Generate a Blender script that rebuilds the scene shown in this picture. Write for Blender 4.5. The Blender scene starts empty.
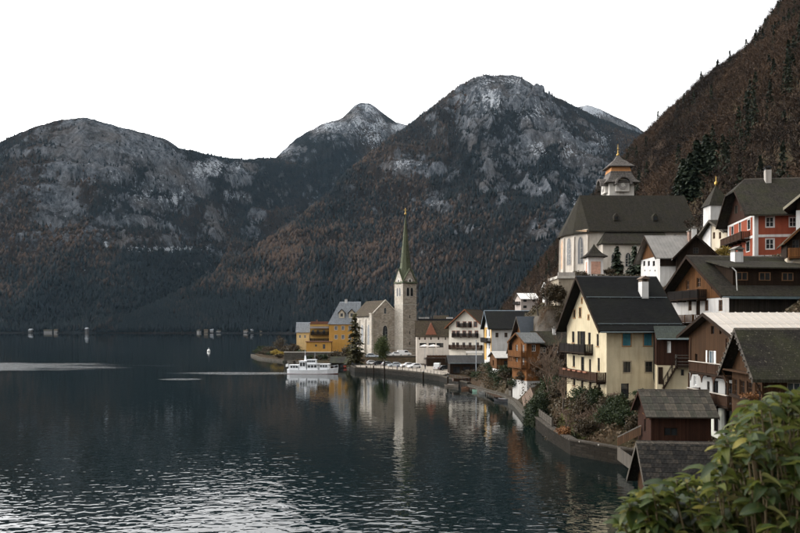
import bpy, math, random
import numpy as np
from math import radians, sin, cos, pi, hypot, atan2
from mathutils import Vector, Matrix

random.seed(7)
np.random.seed(7)
scene = bpy.context.scene
C = scene.collection

# ------------------------------------------------------------------ camera, sky, sun
F = 778.0      # focal length in photo pixels (photo is 800 wide)
HZ = 328.0     # eye-level line in the photo
H = 14.0       # eye height above the lake
cam_d = bpy.data.cameras.new('camera')
cam = bpy.data.objects.new('camera', cam_d)
C.objects.link(cam)
cam.location = (0, 0, H)
cam.rotation_euler = (radians(90), 0, 0)
cam_d.sensor_width = 36.0
cam_d.lens = 36.0 * F / 800.0
cam_d.shift_y = (HZ - 266.5) / 800.0
cam_d.clip_start = 0.1
cam_d.clip_end = 30000
cam_d.dof.use_dof = True
cam_d.dof.focus_distance = 110.0
cam_d.dof.aperture_fstop = 5.0
scene.camera = cam

SUN_EL = radians(26)
SUN_AZ = radians(-68)            # compass angle from +Y, negative = to the left
sun_dir = Vector((sin(SUN_AZ) * cos(SUN_EL), cos(SUN_AZ) * cos(SUN_EL), sin(SUN_EL)))   # towards the sun

world = bpy.data.worlds.new('World')
scene.world = world
world.use_nodes = True
wn = world.node_tree
wn.nodes.clear()
w_out = wn.nodes.new('ShaderNodeOutputWorld')
w_bg = wn.nodes.new('ShaderNodeBackground')
w_sky = wn.nodes.new('ShaderNodeTexSky')
w_sky.sky_type = 'NISHITA'
w_sky.sun_disc = False
w_sky.sun_elevation = SUN_EL
w_sky.sun_rotation = SUN_AZ
w_sky.dust_density = 3.0
w_tc = wn.nodes.new('ShaderNodeTexCoord')
w_map = wn.nodes.new('ShaderNodeMapping')
w_map.inputs['Scale'].default_value = (1.2, 1.2, 5.0)
w_no = wn.nodes.new('ShaderNodeTexNoise')
w_no.inputs['Scale'].default_value = 1.6
w_no.inputs['Detail'].default_value = 6
w_no.inputs['Roughness'].default_value = 0.55
w_rp = wn.nodes.new('ShaderNodeValToRGB')
w_rp.color_ramp.elements[0].position = 0.3
w_rp.color_ramp.elements[0].color = (19.0, 19.1, 19.4, 1)
w_rp.color_ramp.elements[1].position = 0.7
w_rp.color_ramp.elements[1].color = (24.4, 23.8, 23.2, 1)
w_mx = wn.nodes.new('ShaderNodeMix')
w_mx.data_type = 'RGBA'
w_mx.inputs[0].default_value = 0.88          # high white overcast over the blue
wn.links.new(w_tc.outputs['Generated'], w_map.inputs['Vector'])
wn.links.new(w_map.outputs['Vector'], w_no.inputs['Vector'])
wn.links.new(w_no.outputs['Fac'], w_rp.inputs['Fac'])
wn.links.new(w_sky.outputs['Color'], w_mx.inputs[6])
# thin cloud scatters forward: the sheet brightens broadly towards the veiled sun
w_dot = wn.nodes.new('ShaderNodeVectorMath'); w_dot.operation = 'DOT_PRODUCT'
w_nrm = wn.nodes.new('ShaderNodeVectorMath'); w_nrm.operation = 'NORMALIZE'
wn.links.new(w_tc.outputs['Generated'], w_nrm.inputs[0])
wn.links.new(w_nrm.outputs['Vector'], w_dot.inputs[0]); w_dot.inputs[1].default_value = sun_dir
w_pos = wn.nodes.new('ShaderNodeMath'); w_pos.operation = 'MAXIMUM'; w_pos.inputs[1].default_value = 0.0
w_pow = wn.nodes.new('ShaderNodeMath'); w_pow.operation = 'POWER'; w_pow.inputs[1].default_value = 2.5
w_mad = wn.nodes.new('ShaderNodeMath'); w_mad.operation = 'MULTIPLY_ADD'; w_mad.inputs[1].default_value = 3.8; w_mad.inputs[2].default_value = 1.0
wn.links.new(w_dot.outputs['Value'], w_pos.inputs[0]); wn.links.new(w_pos.outputs[0], w_pow.inputs[0]); wn.links.new(w_pow.outputs[0], w_mad.inputs[0])
w_sc = wn.nodes.new('ShaderNodeVectorMath'); w_sc.operation = 'SCALE'
wn.links.new(w_rp.outputs['Color'], w_sc.inputs[0]); wn.links.new(w_mad.outputs[0], w_sc.inputs['Scale'])
wn.links.new(w_sc.outputs['Vector'], w_mx.inputs[7])
wn.links.new(w_mx.outputs[2], w_bg.inputs['Color'])
w_bg.inputs['Strength'].default_value = 0.1
wn.links.new(w_bg.outputs['Background'], w_out.inputs['Surface'])

sun_d = bpy.data.lights.new('sun', 'SUN')
sun_d.energy = 1.5
sun_d.angle = radians(10)
sun_d.color = (1.0, 0.88, 0.72)
sun = bpy.data.objects.new('sun', sun_d)
sun.rotation_euler = sun_dir.to_track_quat('Z', 'Y').to_euler()
sun.location = (-200, 0, 300)
C.objects.link(sun)

vs = scene.view_settings
vs.view_transform = 'Standard'
vs.look = 'None'
vs.gamma = 1.0
vs.exposure = -0.55
scene.cycles.use_denoising = True
scene.cycles.denoiser = 'OPENIMAGEDENOISE'
scene.cycles.max_bounces = 6
scene.cycles.volume_bounces = 0
scene.cycles.transparent_max_bounces = 6
scene.cycles.caustics_reflective = False
scene.cycles.caustics_refractive = False

# ------------------------------------------------------------------ helpers
def PX(px, Y): return (px - 400.0) * Y / F
def PZ(py, Y): return H + (HZ - py) * Y / F
def P(px, py, Y): return Vector((PX(px, Y), Y, PZ(py, Y)))

class MB:
    def __init__(s): s.v = []; s.f = []
    def add(s, vs_, fs):
        n = len(s.v); s.v += [tuple(q) for q in vs_]; s.f += [tuple(i + n for i in f) for f in fs]; return s
    def box(s, x0, x1, y0, y1, z0, z1):
        return s.add([(x0,y0,z0),(x1,y0,z0),(x1,y1,z0),(x0,y1,z0),(x0,y0,z1),(x1,y0,z1),(x1,y1,z1),(x0,y1,z1)],
                     [(3,2,1,0),(4,5,6,7),(0,1,5,4),(1,2,6,5),(2,3,7,6),(3,0,4,7)])
    def hexa(s, a, b):            # two quads (lists of 4 points): bottom, top
        return s.add(list(a) + list(b), [(3,2,1,0),(4,5,6,7),(0,1,5,4),(1,2,6,5),(2,3,7,6),(3,0,4,7)])
    def prism(s, pts, vec):       # extrude a planar polygon by vec
        n = len(pts); vec = Vector(vec)
        q = [Vector(p) for p in pts]; r = [p + vec for p in q]
        return s.add(q + r, [tuple(range(n))[::-1], tuple(range(n, 2*n))] + [(i, (i+1) % n, n + (i+1) % n, n + i) for i in range(n)])
    def tube(s, p0, p1, r0, r1=None, n=6, caps=True):
        if r1 is None: r1 = r0
        p0 = Vector(p0); p1 = Vector(p1); d = (p1 - p0)
        if d.length < 1e-6: return s
        d.normalize(); a = d.orthogonal().normalized(); b = d.cross(a)
        vs_ = []
        for p, r in ((p0, r0), (p1, r1)):
            for i in range(n):
                t = 2*pi*i/n; vs_.append(p + a*(r*cos(t)) + b*(r*sin(t)))
        fs = [(i, (i+1) % n, n + (i+1) % n, n + i) for i in range(n)]
        if caps: fs += [tuple(range(n))[::-1], tuple(range(n, 2*n))]
        return s.add(vs_, fs)
    def lathe(s, prof, n=8, cx=0, cy=0, rot=0.0, sq=False):   # profile of (r, z) from the bottom up
        k = len(prof); vs_ = []
        for r, z in prof:
            for i in range(n):
                t = 2*pi*i/n + rot; vs_.append((cx + r*cos(t), cy + r*sin(t), z))
        fs = []
        for j in range(k-1):
            for i in range(n):
                fs.append((j*n+i, j*n+(i+1) % n, (j+1)*n+(i+1) % n, (j+1)*n+i))
        fs += [tuple(range(n))[::-1], tuple((k-1)*n + i for i in range(n))]
        return s.add(vs_, fs)
    def mesh(s, name, m, smooth=False):
        me = bpy.data.meshes.new(name); me.from_pydata(s.v, [], s.f); me.validate(); me.update()
        if m is not None: me.materials.append(m)
        if smooth: me.polygons.foreach_set('use_smooth', [True]*len(me.polygons))
        return me
    def build(s, name, m, parent=None, smooth=False, kind=None):
        o = bpy.data.objects.new(name, s.mesh(name, m, smooth)); C.objects.link(o)
        if parent is not None: o.parent = parent
        if kind: o['kind'] = kind
        return o

def np_mesh(name, V, Fc, m=None, smooth=False):
    V = np.asarray(V, dtype=np.float32); Fc = np.asarray(Fc, dtype=np.int32)
    k = Fc.shape[1]; n = len(Fc)
    me = bpy.data.meshes.new(name)
    me.vertices.add(len(V)); me.vertices.foreach_set('co', V.ravel())
    me.loops.add(n*k); me.loops.foreach_set('vertex_index', Fc.ravel())
    me.polygons.add(n)
    me.polygons.foreach_set('loop_start', np.arange(0, n*k, k, dtype=np.int32))
    if smooth: me.polygons.foreach_set('use_smooth', np.ones(n, dtype=bool))
    me.update(calc_edges=True); me.validate()
    if m is not None: me.materials.append(m)
    return me

def link(name, me, parent=None, kind=None):
    o = bpy.data.objects.new(name, me); C.objects.link(o)
    if parent is not None: o.parent = parent
    if kind: o['kind'] = kind
    return o

def tag(o, label, cat, group=None, kind=None):
    o['label'] = label; o['category'] = cat
    if group: o['group'] = group
    if kind: o['kind'] = kind
    return o

def thing(name, label, cat, loc=(0,0,0), rz=0.0, group=None):
    o = bpy.data.objects.new(name, None); C.objects.link(o)
    o.empty_display_size = 0.3
    o.location = loc; o.rotation_euler = (0, 0, rz)
    return tag(o, label, cat, group)

def copy_tree(o, parent=None):
    c = o.copy(); C.objects.link(c); c.parent = parent
    for ch in list(o.children): copy_tree(ch, c)
    return c

# ---- noise in numpy
def _hash(ix, iy, seed):
    h = (ix.astype(np.int64)*374761393 + iy.astype(np.int64)*668265263 + seed*1442695041) & 0xffffffff
    h = ((h ^ (h >> 13)) * 1274126177) & 0xffffffff
    h = h ^ (h >> 16)
    return (h & 0xffff) / 65535.0
def vnoise(x, y, seed=0):
    ix = np.floor(x); iy = np.floor(y); fx = x - ix; fy = y - iy
    fx = fx*fx*fx*(fx*(fx*6-15)+10); fy = fy*fy*fy*(fy*(fy*6-15)+10)
    a = _hash(ix, iy, seed); b = _hash(ix+1, iy, seed); c = _hash(ix, iy+1, seed); d = _hash(ix+1, iy+1, seed)
    return (a*(1-fx)+b*fx)*(1-fy) + (c*(1-fx)+d*fx)*fy
def fbm(x, y, seed=0, o=5, g=0.5, ridged=False):
    s = 0; a = 1; t = 0
    for i in range(o):
        n = vnoise(x, y, seed+i*17)
        if ridged: n = 1 - np.abs(2*n-1)
        s = s + a*n; t += a; a *= g; x = x*2.03 + 5.1; y = y*2.03 - 3.7
    return s/t
def sstep(a, b, x):
    t = np.clip((x-a)/(b-a), 0, 1); return t*t*(3-2*t)

# ------------------------------------------------------------------ materials
def new_mat(name):
    m = bpy.data.materials.new(name); m.use_nodes = True
    nt = m.node_tree; nt.nodes.clear()
    out = nt.nodes.new('ShaderNodeOutputMaterial'); b = nt.nodes.new('ShaderNodeBsdfPrincipled')
    nt.links.new(b.outputs[0], out.inputs['Surface'])
    return m, nt, b
class G:
    """tiny node-graph helper"""
    def __init__(s, nt): s.nt = nt
    def n(s, t, ins=None, **kw):
        nd = s.nt.nodes.new(t)
        for k, v in kw.items(): setattr(nd, k, v)
        for k, v in (ins or {}).items():
            if hasattr(v, 'is_output') or isinstance(v, bpy.types.NodeSocket): s.nt.links.new(v, nd.inputs[k])
            else: nd.inputs[k].default_value = v
        return nd
    def obj(s): return s.n('ShaderNodeTexCoord').outputs['Object']
    def pos(s): return s.n('ShaderNodeNewGeometry').outputs['Position']
    def math(s, op, a, b=0.0, c=0.0):
        return s.n('ShaderNodeMath', {0: a, 1: b, 2: c}, operation=op).outputs[0]
    def sep(s, v):
        q = s.n('ShaderNodeSeparateXYZ', {0: v}); return q.outputs[0], q.outputs[1], q.outputs[2]
    def comb(s, x, y, z): return s.n('ShaderNodeCombineXYZ', {0: x, 1: y, 2: z}).outputs[0]
    def scale(s, v, sc): return s.n('ShaderNodeMapping', {'Vector': v, 'Scale': sc}).outputs[0]
    def noise(s, v, scale=1.0, detail=4, rough=.55, dist=0.0):
        return s.n('ShaderNodeTexNoise', {'Vector': v, 'Scale': scale, 'Detail': detail, 'Roughness': rough, 'Distortion': dist}).outputs['Fac']
    def ramp(s, f, a, b, ca=(0,0,0,1), cb=(1,1,1,1)):
        r = s.n('ShaderNodeValToRGB', {0: f}); e = r.color_ramp.elements
        e[0].position = a; e[0].color = ca; e[1].position = b; e[1].color = cb
        return r.outputs[0]
    def mr(s, f, a, b, c=0.0, d=1.0): return s.n('ShaderNodeMapRange', {0: f, 1: a, 2: b, 3: c, 4: d}).outputs[0]
    def mix(s, f, a, b, blend='MIX'):
        m = s.n('ShaderNodeMix', data_type='RGBA', blend_type=blend)
        for i, v in ((0, f), (6, a), (7, b)):
            if isinstance(v, bpy.types.NodeSocket): s.nt.links.new(v, m.inputs[i])
            else: m.inputs[i].default_value = v
        return m.outputs[2]
    def bump(s, h, strength=.5, dist=.05, normal=None):
        ins = {'Height': h, 'Strength': strength, 'Distance': dist}
        if normal is not None: ins['Normal'] = normal
        return s.n('ShaderNodeBump', ins).outputs[0]
    def set(s, b, **kw):
        for k, v in kw.items():
            k = {'col': 'Base Color', 'rough': 'Roughness', 'nrm': 'Normal', 'metal': 'Metallic', 'spec': 'Specular IOR Level'}[k]
            if isinstance(v, bpy.types.NodeSocket): s.nt.links.new(v, b.inputs[k])
            else: b.inputs[k].default_value = v
def c4(c, k=1.0): return (min(1, c[0]*k), min(1, c[1]*k), min(1, c[2]*k), 1)

MATS = {}
def memo(fn):
    def w(name, *a, **k):
        if name not in MATS: MATS[name] = fn(name, *a, **k)
        return MATS[name]
    return w

@memo
def plaster(name, col, dirt=.3, rough=.9):
    m, nt, b = new_mat(name); g = G(nt); v = g.obj()
    n1 = g.noise(v, .5, 6); n2 = g.noise(g.scale(v, (1.6, 1.6, .22)), 1.3, 5); n3 = g.noise(v, 7, 4)
    c = g.mix(g.ramp(n1, .3, .7), c4(col, 1-dirt*.55), c4(col, 1.06))
    c = g.mix(g.math('MULTIPLY', g.ramp(n2, .46, .72), min(1, dirt*1.4)), c, c4((col[0]*.55, col[1]*.5, col[2]*.45)))
    c = g.mix(g.math('MULTIPLY', g.ramp(n3, .4, .7), dirt*.35), c, c4(col, .7))
    g.set(b, col=c, rough=rough, nrm=g.bump(g.noise(v, 14, 5), .45, .03), spec=.1)
    return m
@memo
def wood(name, col, pw=.2, horiz=False, var=.5, rough=.8):
    m, nt, b = new_mat(name); g = G(nt); v = g.obj(); x, y, z = g.sep(v)
    u = z if horiz else g.math('ADD', x, y)
    t = g.math('DIVIDE', u, pw); idx = g.math('FLOOR', t); fr = g.math('FRACT', t)
    wn_ = g.n('ShaderNodeTexWhiteNoise', {'W': idx}, noise_dimensions='1D').outputs['Value']
    sc = (4, 4, 60) if horiz else (14, 14, 1.2)
    gr = g.noise(g.scale(v, sc), 1.0, 5)
    big = g.noise(v, .5, 5)
    k = g.math('ADD', g.math('MULTIPLY', wn_, var), g.math('MULTIPLY', gr, .55))
    c = g.mix(k, c4(col, .42), c4(col, 1.35))
    c = g.mix(g.math('MULTIPLY', g.ramp(big, .48, .75), .55), c, c4((col[0]*.55, col[1]*.62, col[2]*.75)))
    edge = g.math('MINIMUM', g.mr(fr, 0, .1), g.mr(fr, 1, .9))
    c = g.mix(g.math('MULTIPLY_ADD', edge, -.75, .75), c, c4(col, .12))
    hgt = g.math('ADD', edge, g.math('MULTIPLY', gr, .3))
    g.set(b, col=c, rough=rough, nrm=g.bump(hgt, .8, .03), spec=.1)
    return m
@memo
def shingle(name, col, cw=.25, ch=.2, moss=.3, var=.6, rough=.85, moss_col=(.045, .05, .02), lichen=.0):
    m, nt, b = new_mat(name); g = G(nt); v = g.obj(); x, y, z = g.sep(v)
    vec = g.comb(x, g.math('MULTIPLY', y, 1.15), 0.0)
    br = g.n('ShaderNodeTexBrick', {'Vector': vec, 'Color1': c4(col, 1+var*.5), 'Color2': c4(col, 1-var*.6), 'Mortar': c4(col, .25),
             'Scale': 1.0, 'Mortar Size': .012, 'Mortar Smooth': .3, 'Bias': -.1, 'Brick Width': cw, 'Row Height': ch})
    c = br.outputs['Color']
    n1 = g.noise(v, .35, 6); n2 = g.noise(v, 2.2, 5)
    c = g.mix(g.math('MULTIPLY', g.ramp(n1, .42, .68), moss), c, c4(moss_col))
    c = g.mix(g.math('MULTIPLY', g.ramp(n2, .5, .75), .5), c, c4(col, .5))
    if lichen: c = g.mix(g.math('MULTIPLY', g.ramp(g.noise(v, 5.0, 3), .62, .7), lichen), c, (.3, .27, .2, 1))
    streak = g.noise(g.scale(v, (3, .3, .3)), 1.0, 4)
    c = g.mix(g.math('MULTIPLY', g.ramp(streak, .5, .75), .35), c, c4(col, 1.7))
    row = g.math('FRACT', g.math('DIVIDE', g.math('MULTIPLY', y, 1.15), ch))
    hgt = g.math('ADD', g.math('MULTIPLY', br.outputs['Fac'], -.6), g.math('ADD', g.math('MULTIPLY', row, .5), g.math('MULTIPLY', n2, .8)))
    g.set(b, col=c, rough=rough, nrm=g.bump(hgt, 1.0, .06), spec=.08)
    return m
@memo
def stone(name, col, cw=.7, ch=.35, var=.5, rough=.9, joint=(.4, .37, .33)):
    m, nt, b = new_mat(name); g = G(nt); v = g.obj(); x, y, z = g.sep(v)
    wob = g.math('MULTIPLY', g.noise(v, 1.2, 3), .35)
    vec = g.comb(g.math('ADD', g.math('ADD', x, y), wob), g.math('ADD', z, wob), 0.0)
    br = g.n('ShaderNodeTexBrick', {'Vector': vec, 'Color1': c4(col, 1+var*.45), 'Color2': c4(col, 1-var*.6), 'Mortar': c4(joint),
             'Scale': 1.0, 'Mortar Size': .03, 'Mortar Smooth': .4, 'Brick Width': cw, 'Row Height': ch})
    n1 = g.noise(v, .4, 6); n2 = g.noise(v, 3, 5)
    c = g.mix(g.math('MULTIPLY', g.ramp(n2, .4, .7), .4), br.outputs['Color'], c4(col, .5))
    c = g.mix(g.math('MULTIPLY', g.ramp(n1, .45, .72), .45), c, c4((col[0]*.6, col[1]*.55, col[2]*.45)))
    hgt = g.math('ADD', g.math('MULTIPLY', br.outputs['Fac'], -.7), n2)
    g.set(b, col=c, rough=rough, nrm=g.bump(hgt, 1.0, .12), spec=.05)
    return m
@memo
def plain(name, col, rough=.6, metal=0.0, var=.25, scale=2.0, spec=.4):
    m, nt, b = new_mat(name); g = G(nt); v = g.obj()
    n1 = g.noise(v, scale, 5)
    c = g.mix(g.ramp(n1, .3, .7), c4(col, 1-var), c4(col, 1+var*.5))
    g.set(b, col=c, rough=g.mr(n1, .3, .7, rough*.85, min(1, rough*1.15)), metal=metal, spec=spec, nrm=g.bump(n1, .15, .02))
    return m
@memo
def glass(name, col=(.012, .014, .016), rough=.08):
    m, nt, b = new_mat(name); g = G(nt); v = g.obj()
    n1 = g.noise(v, .9, 2)
    c = g.mix(g.ramp(n1, .35, .65), c4(col), c4(col, 2.2))
    g.set(b, col=c, rough=rough, spec=.45, nrm=g.bump(g.noise(v, 1.1, 1), .08, .05))
    return m
@memo
def foliage(name, c1, c2, trans=.25, rough=.6):
    m, nt, b = new_mat(name); g = G(nt)
    at = g.n('ShaderNodeAttribute', attribute_name='tint').outputs['Fac']
    c = g.mix(at, c4(c1), c4(c2))
    g.set(b, col=c, rough=rough, spec=.25)
    if trans:
        tr = g.n('ShaderNodeBsdfTranslucent', {'Color': c})
        mx = g.n('ShaderNodeMixShader', {0: trans, 1: b.outputs[0], 2: tr.outputs[0]})
        nt.links.new(mx.outputs[0], [n for n in nt.nodes if n.type == 'OUTPUT_MATERIAL'][0].inputs['Surface'])
    return m

M_GLASS = glass('window_glass')
M_BARK = plain('bark', (.055, .042, .032), .95, var=.4, scale=6)
M_DARK = plain('dark_metal', (.025, .026, .028), .5, .3)
M_STEEL = plain('weathered_steel', (.30, .33, .36), .45, .6)
M_WHITE = plain('white_paint', (.72, .72, .70), .55, var=.12)
M_GUTTER = plain('zinc', (.16, .20, .21), .45, .5)
M_GOLD = plain('gilded_metal', (0.3900, 0.2580, 0.0720), .3, .9)
M_CONC = plain('old_concrete', (0.1560, 0.1440, 0.1260), .9, var=.35, scale=1.5)

# ------------------------------------------------------------------ footprints: near corner (photo column, metres away), far gable corner, ridge length, floor level
HS = {
 'yellow':   ((606.5, 92), (567, 106), 8.2, 4.5),
 'annex':    ((657, 88), (654.5, 92.3), 3.45, 6.2),
 'chalet':   ((739, 72), (689.3, 84.5), 11.0, 3.3),
 'lattice':  ((762, 58.5), (732, 66), 11.0, 4.0),
 'dark':     ((729, 93), (671, 107), 17.0, 13.0),
 'tin':      ((660, 118), (641, 127), 6.5, 20.0),
 'tin2':     ((715, 114), (677, 115.5), 8.0, 20.0),
 'red':      ((754.5, 120), (728, 134), 11.0, 24.6),
 'redwing':  ((846, 111.5), (796.5, 115), 8.0, 24.6),
 'pale':     ((727, 136), (702, 146), 4.0, 27.6),
 'porch':    ((814, 98), (787, 99), 5.0, 20.2),
 'farwhite': ((521, 330), (515, 339), 7.2, 21.5),
 'fargable': ((549, 292), (542.5, 298), 5.0, 24.0),
 'whiteyel': ((491.5, 200), (484.5, 212), 12.0, 5.0),
 'timber_a': ((531, 148), (512, 160), 2.6, 4.2),
 'timber_b': ((527, 140), (512.5, 146.5), 2.5, 3.7),
 'timber_c': ((497, 172), (490, 179), 4.2, 3.6),
 'timber_d': ((536, 142), (532.5, 147.6), 5.0, 4.0),
 'timber_e': ((530, 161), (526, 168), 5.5, 8.0),
 'balcony':  ((483.5, 233), (449, 238), 11.0, 5.0),
 'longlow':  ((416.5, 262), (416, 270), 11.6, 5.0),
 'flatdark': ((418.5, 300), (418, 308), 13.5, 8.0),
 'darkshed': ((450, 212), (447.6, 219), 11.0, 1.4),
 'nave':     ((398.5, 296), (372.3, 289.9), 14.5, 3.8),
 'hotel':    ((329, 335), (331, 345), 13.0, 4.0),
 'hotel_l':  ((310, 338), (312, 345.5), 8.3, 4.0),
 'hotel_f':  ((306.3, 325), (307.5, 329.5), 10.4, 3.4),
 'greyroof': ((296.5, 345), (298, 352), 5.6, 4.0),
 'darkboat': ((331, 273), (332.7, 280), 7.6, 0.25),
 'shed':     ((651, 72), (638, 77.5), 5.4, 2.6),
 'boathouse':((656, 60.5), (638, 67.5), 9.5, 0.3),
 'shoreshed':((511, 148), (508.5, 152.5), 3.0, 1.0),
 'shoreboat':((540.5, 121), (526.4, 121.3), 17.0, 0.95),
}
def frame_of(k):
    (a, Ya), (b, Yb), L, z0 = HS[k]
    A = Vector((PX(a, Ya), Ya)); B = Vector((PX(b, Yb), Yb))
    W = (B - A).length; yd = (B - A)/W; xd = Vector((yd.y, -yd.x))
    return A, xd, yd, L, W, z0
CH_A = Vector((43.3, 180.0)); CH_YAW = radians(1.5)      # parish church, near corner of the nave
PADS = []
for k in HS:
    if k == 'darkboat': continue
    A, xd, yd, L, W, z0 = frame_of(k)
    PADS.append((A, xd, yd, L, W, z0, 3.0 if k in ('boathouse', 'shed') else 1.8 if k.startswith('shore') else 4.5))
PADS.append((Vector((28.2, 149.0)), Vector((1, 0)), Vector((0, 1)), 7.0, 16.0, 18.4, 5.0))
PADS.append((Vector((40.0, 179.0)), Vector((1, 0)), Vector((0, 1)), 30.0, 22.0, 26.8, 6.0))
PADS.append((Vector((PX(587, 160), 156)), Vector((1, 0)), Vector((0, 1)), 9.0, 24.0, 24.6, 4.0))
PADS.append((Vector((-12, 236)), Vector((1, 0)), Vector((0, 1)), 26.0, 34.0, 1.5, 6.0))
PADS.append((Vector((-13, 275)), Vector((1, 0)), Vector((0, 1)), 22.0, 30.0, 3.9, 3.5))

# ------------------------------------------------------------------ shoreline and the village slope
SHORE = [(-60,-60), (-38,-30), (-13,6), (1,22), (12,44), (18.6,60), (20.4,66), (23.6,78.5), (18.9,86), (18.6,97), (19.2,118), (20.6,141), (20.2,152),
         (17.4,168), (15.6,179), (13.3,188), (10.5,205), (5.6,218), (0,229), (-6.1,239), (-14.3,247), (-16,257), (-17.5,270), (-24,287), (-36,302), (-46,318), (-56,335), (-64,352),
         (-75,392), (-73,425), (-50,470), (-10,520), (40,600), (90,700), (150,820)]
LAND = SHORE + [(700, 820), (700, -60)]
def shore_sd(X, Y):
    """signed distance to the shoreline, positive on land"""
    d2 = np.full(X.shape, 1e12); ins = np.zeros(X.shape, bool)
    n = len(LAND)
    for i in range(n):
        x0, y0 = LAND[i]; x1, y1 = LAND[(i+1) % n]
        if i < len(SHORE)-1:
            dx, dy = x1-x0, y1-y0; t = np.clip(((X-x0)*dx + (Y-y0)*dy)/(dx*dx+dy*dy), 0, 1)
            d2 = np.minimum(d2, (X-x0-t*dx)**2 + (Y-y0-t*dy)**2)
        c = ((y0 > Y) != (y1 > Y))
        with np.errstate(divide='ignore', invalid='ignore'):
            xi = (x1-x0)*(Y-y0)/((y1-y0) if y1 != y0 else 1e-9) + x0
        ins ^= (c & (X < xi))
    d = np.sqrt(d2)
    return np.where(ins, d, -d)
XFY = [-60, -30, 6, 22, 44, 60, 78, 97, 120, 150, 200, 250, 300, 350, 450, 560, 640, 720, 820]
XFX = [-58, -36, -12, 2, 12, 20, 21, 20, 20, 23, 30, 36, 41, 44, 50, 58, 90, 170, 290]
def terrain_z(X, Y, pads=True):
    X = np.asarray(X, float); Y = np.asarray(Y, float)
    sd = shore_sd(X, Y)
    t = np.maximum(X - np.interp(Y, XFY, XFX), 0)
    s1 = np.interp(Y, [0, 18, 36, 52, 66, 90, 120, 170, 300, 450, 600], [.68, .62, .30, .30, .45, .6, .64, .82, 1.12, 1.24, 1.24])
    z = 1.35 + np.where(t < 45, s1*t, s1*45 + np.maximum(s1, 1.12)*(np.minimum(t, 112)-45) + .72*np.clip(t-112, 0, 60) + 1.4*np.maximum(t-172, 0))
    z = z + np.clip(t/12, 0, 1)*(fbm(X/38, Y/38, 3, 4) - .5)*7*np.clip(t/60, .12, 1.4) + (fbm(X/9, Y/9, 9, 3)-.5)*.5
    z = np.minimum(z, 1.35 + .62*np.maximum(sd-1, 0) + np.maximum(sd-14, 0)*1.4)
    if pads:
        for A, xd, yd, L, W, z0, fall in PADS:
            lx = (X-A.x)*xd.x + (Y-A.y)*xd.y; ly = (X-A.x)*yd.x + (Y-A.y)*yd.y
            d = np.hypot(np.maximum(np.maximum(-lx, lx-L), 0), np.maximum(np.maximum(-ly, ly-W), 0))
            w = 1 - sstep(0.6, fall, d)
            z = z*(1-w) + (z0-.06)*w
    w = sstep(.6, 2.0, sd)
    return np.where(sd > .6, z*w + (-1.2)*(1-w), -2.2)
def tz(x, y): return float(terrain_z(np.array([x]), np.array([y]))[0])

def ground_mat():
    m, nt, b = new_mat('village_ground'); g = G(nt); v = g.pos()
    n1 = g.noise(v, .08, 6); n2 = g.noise(v, .9, 6); n3 = g.noise(v, .3, 4)
    c = g.mix(g.ramp(n1, .4, .6), (.038, .026, .017, 1), (.030, .026, .014, 1))
    c = g.mix(g.math('MULTIPLY', g.ramp(n2, .45, .7), .7), c, (.062, .042, .027, 1))
    nz = g.sep(g.n('ShaderNodeNewGeometry').outputs['Normal'])[2]
    rk = g.math('MULTIPLY', g.mr(nz, .62, .45), g.ramp(n3, .35, .6))
    c = g.mix(rk, c, (.10, .09, .078, 1))
    g.set(b, col=c, rough=.95, nrm=g.bump(n2, 1.0, .5), spec=.04)
    return m
gx = np.concatenate([np.arange(-140, 60, 1.6), np.arange(60, 150, 2.4), np.arange(150, 520, 5)])
gy = np.concatenate([np.arange(-58, 170, 1.7), np.arange(170, 420, 2.4), np.arange(420, 815, 5)])
GX, GY = np.meshgrid(gx, gy)
GZ = terrain_z(GX, GY)
nx_, ny_ = len(gx), len(gy)
idx = np.arange(nx_*ny_).reshape(ny_, nx_)
faces = np.stack([idx[:-1,:-1], idx[:-1,1:], idx[1:,1:], idx[1:,:-1]], -1).reshape(-1, 4)
keep = (GZ[:-1,:-1].ravel() > -2.1) | (GZ[1:,1:].ravel() > -2.1) | (GZ[:-1,1:].ravel() > -2.1) | (GZ[1:,:-1].ravel() > -2.1)
o = link('hillside', np_mesh('hillside', np.stack([GX, GY, GZ], -1).reshape(-1, 3), faces[keep], ground_mat(), True), kind='structure')

# bed of the valley, one sheet far past everything
gmb = MB(); gmb.add([(-5500,-1150,-6),(4150,-1150,-6),(4150,8100,-6),(-5500,8100,-6)], [(0,1,2,3)])
gmb.build('ground', plain('lake_bed', (.05, .045, .035), .95, var=.3, scale=.01), kind='structure')

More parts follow.
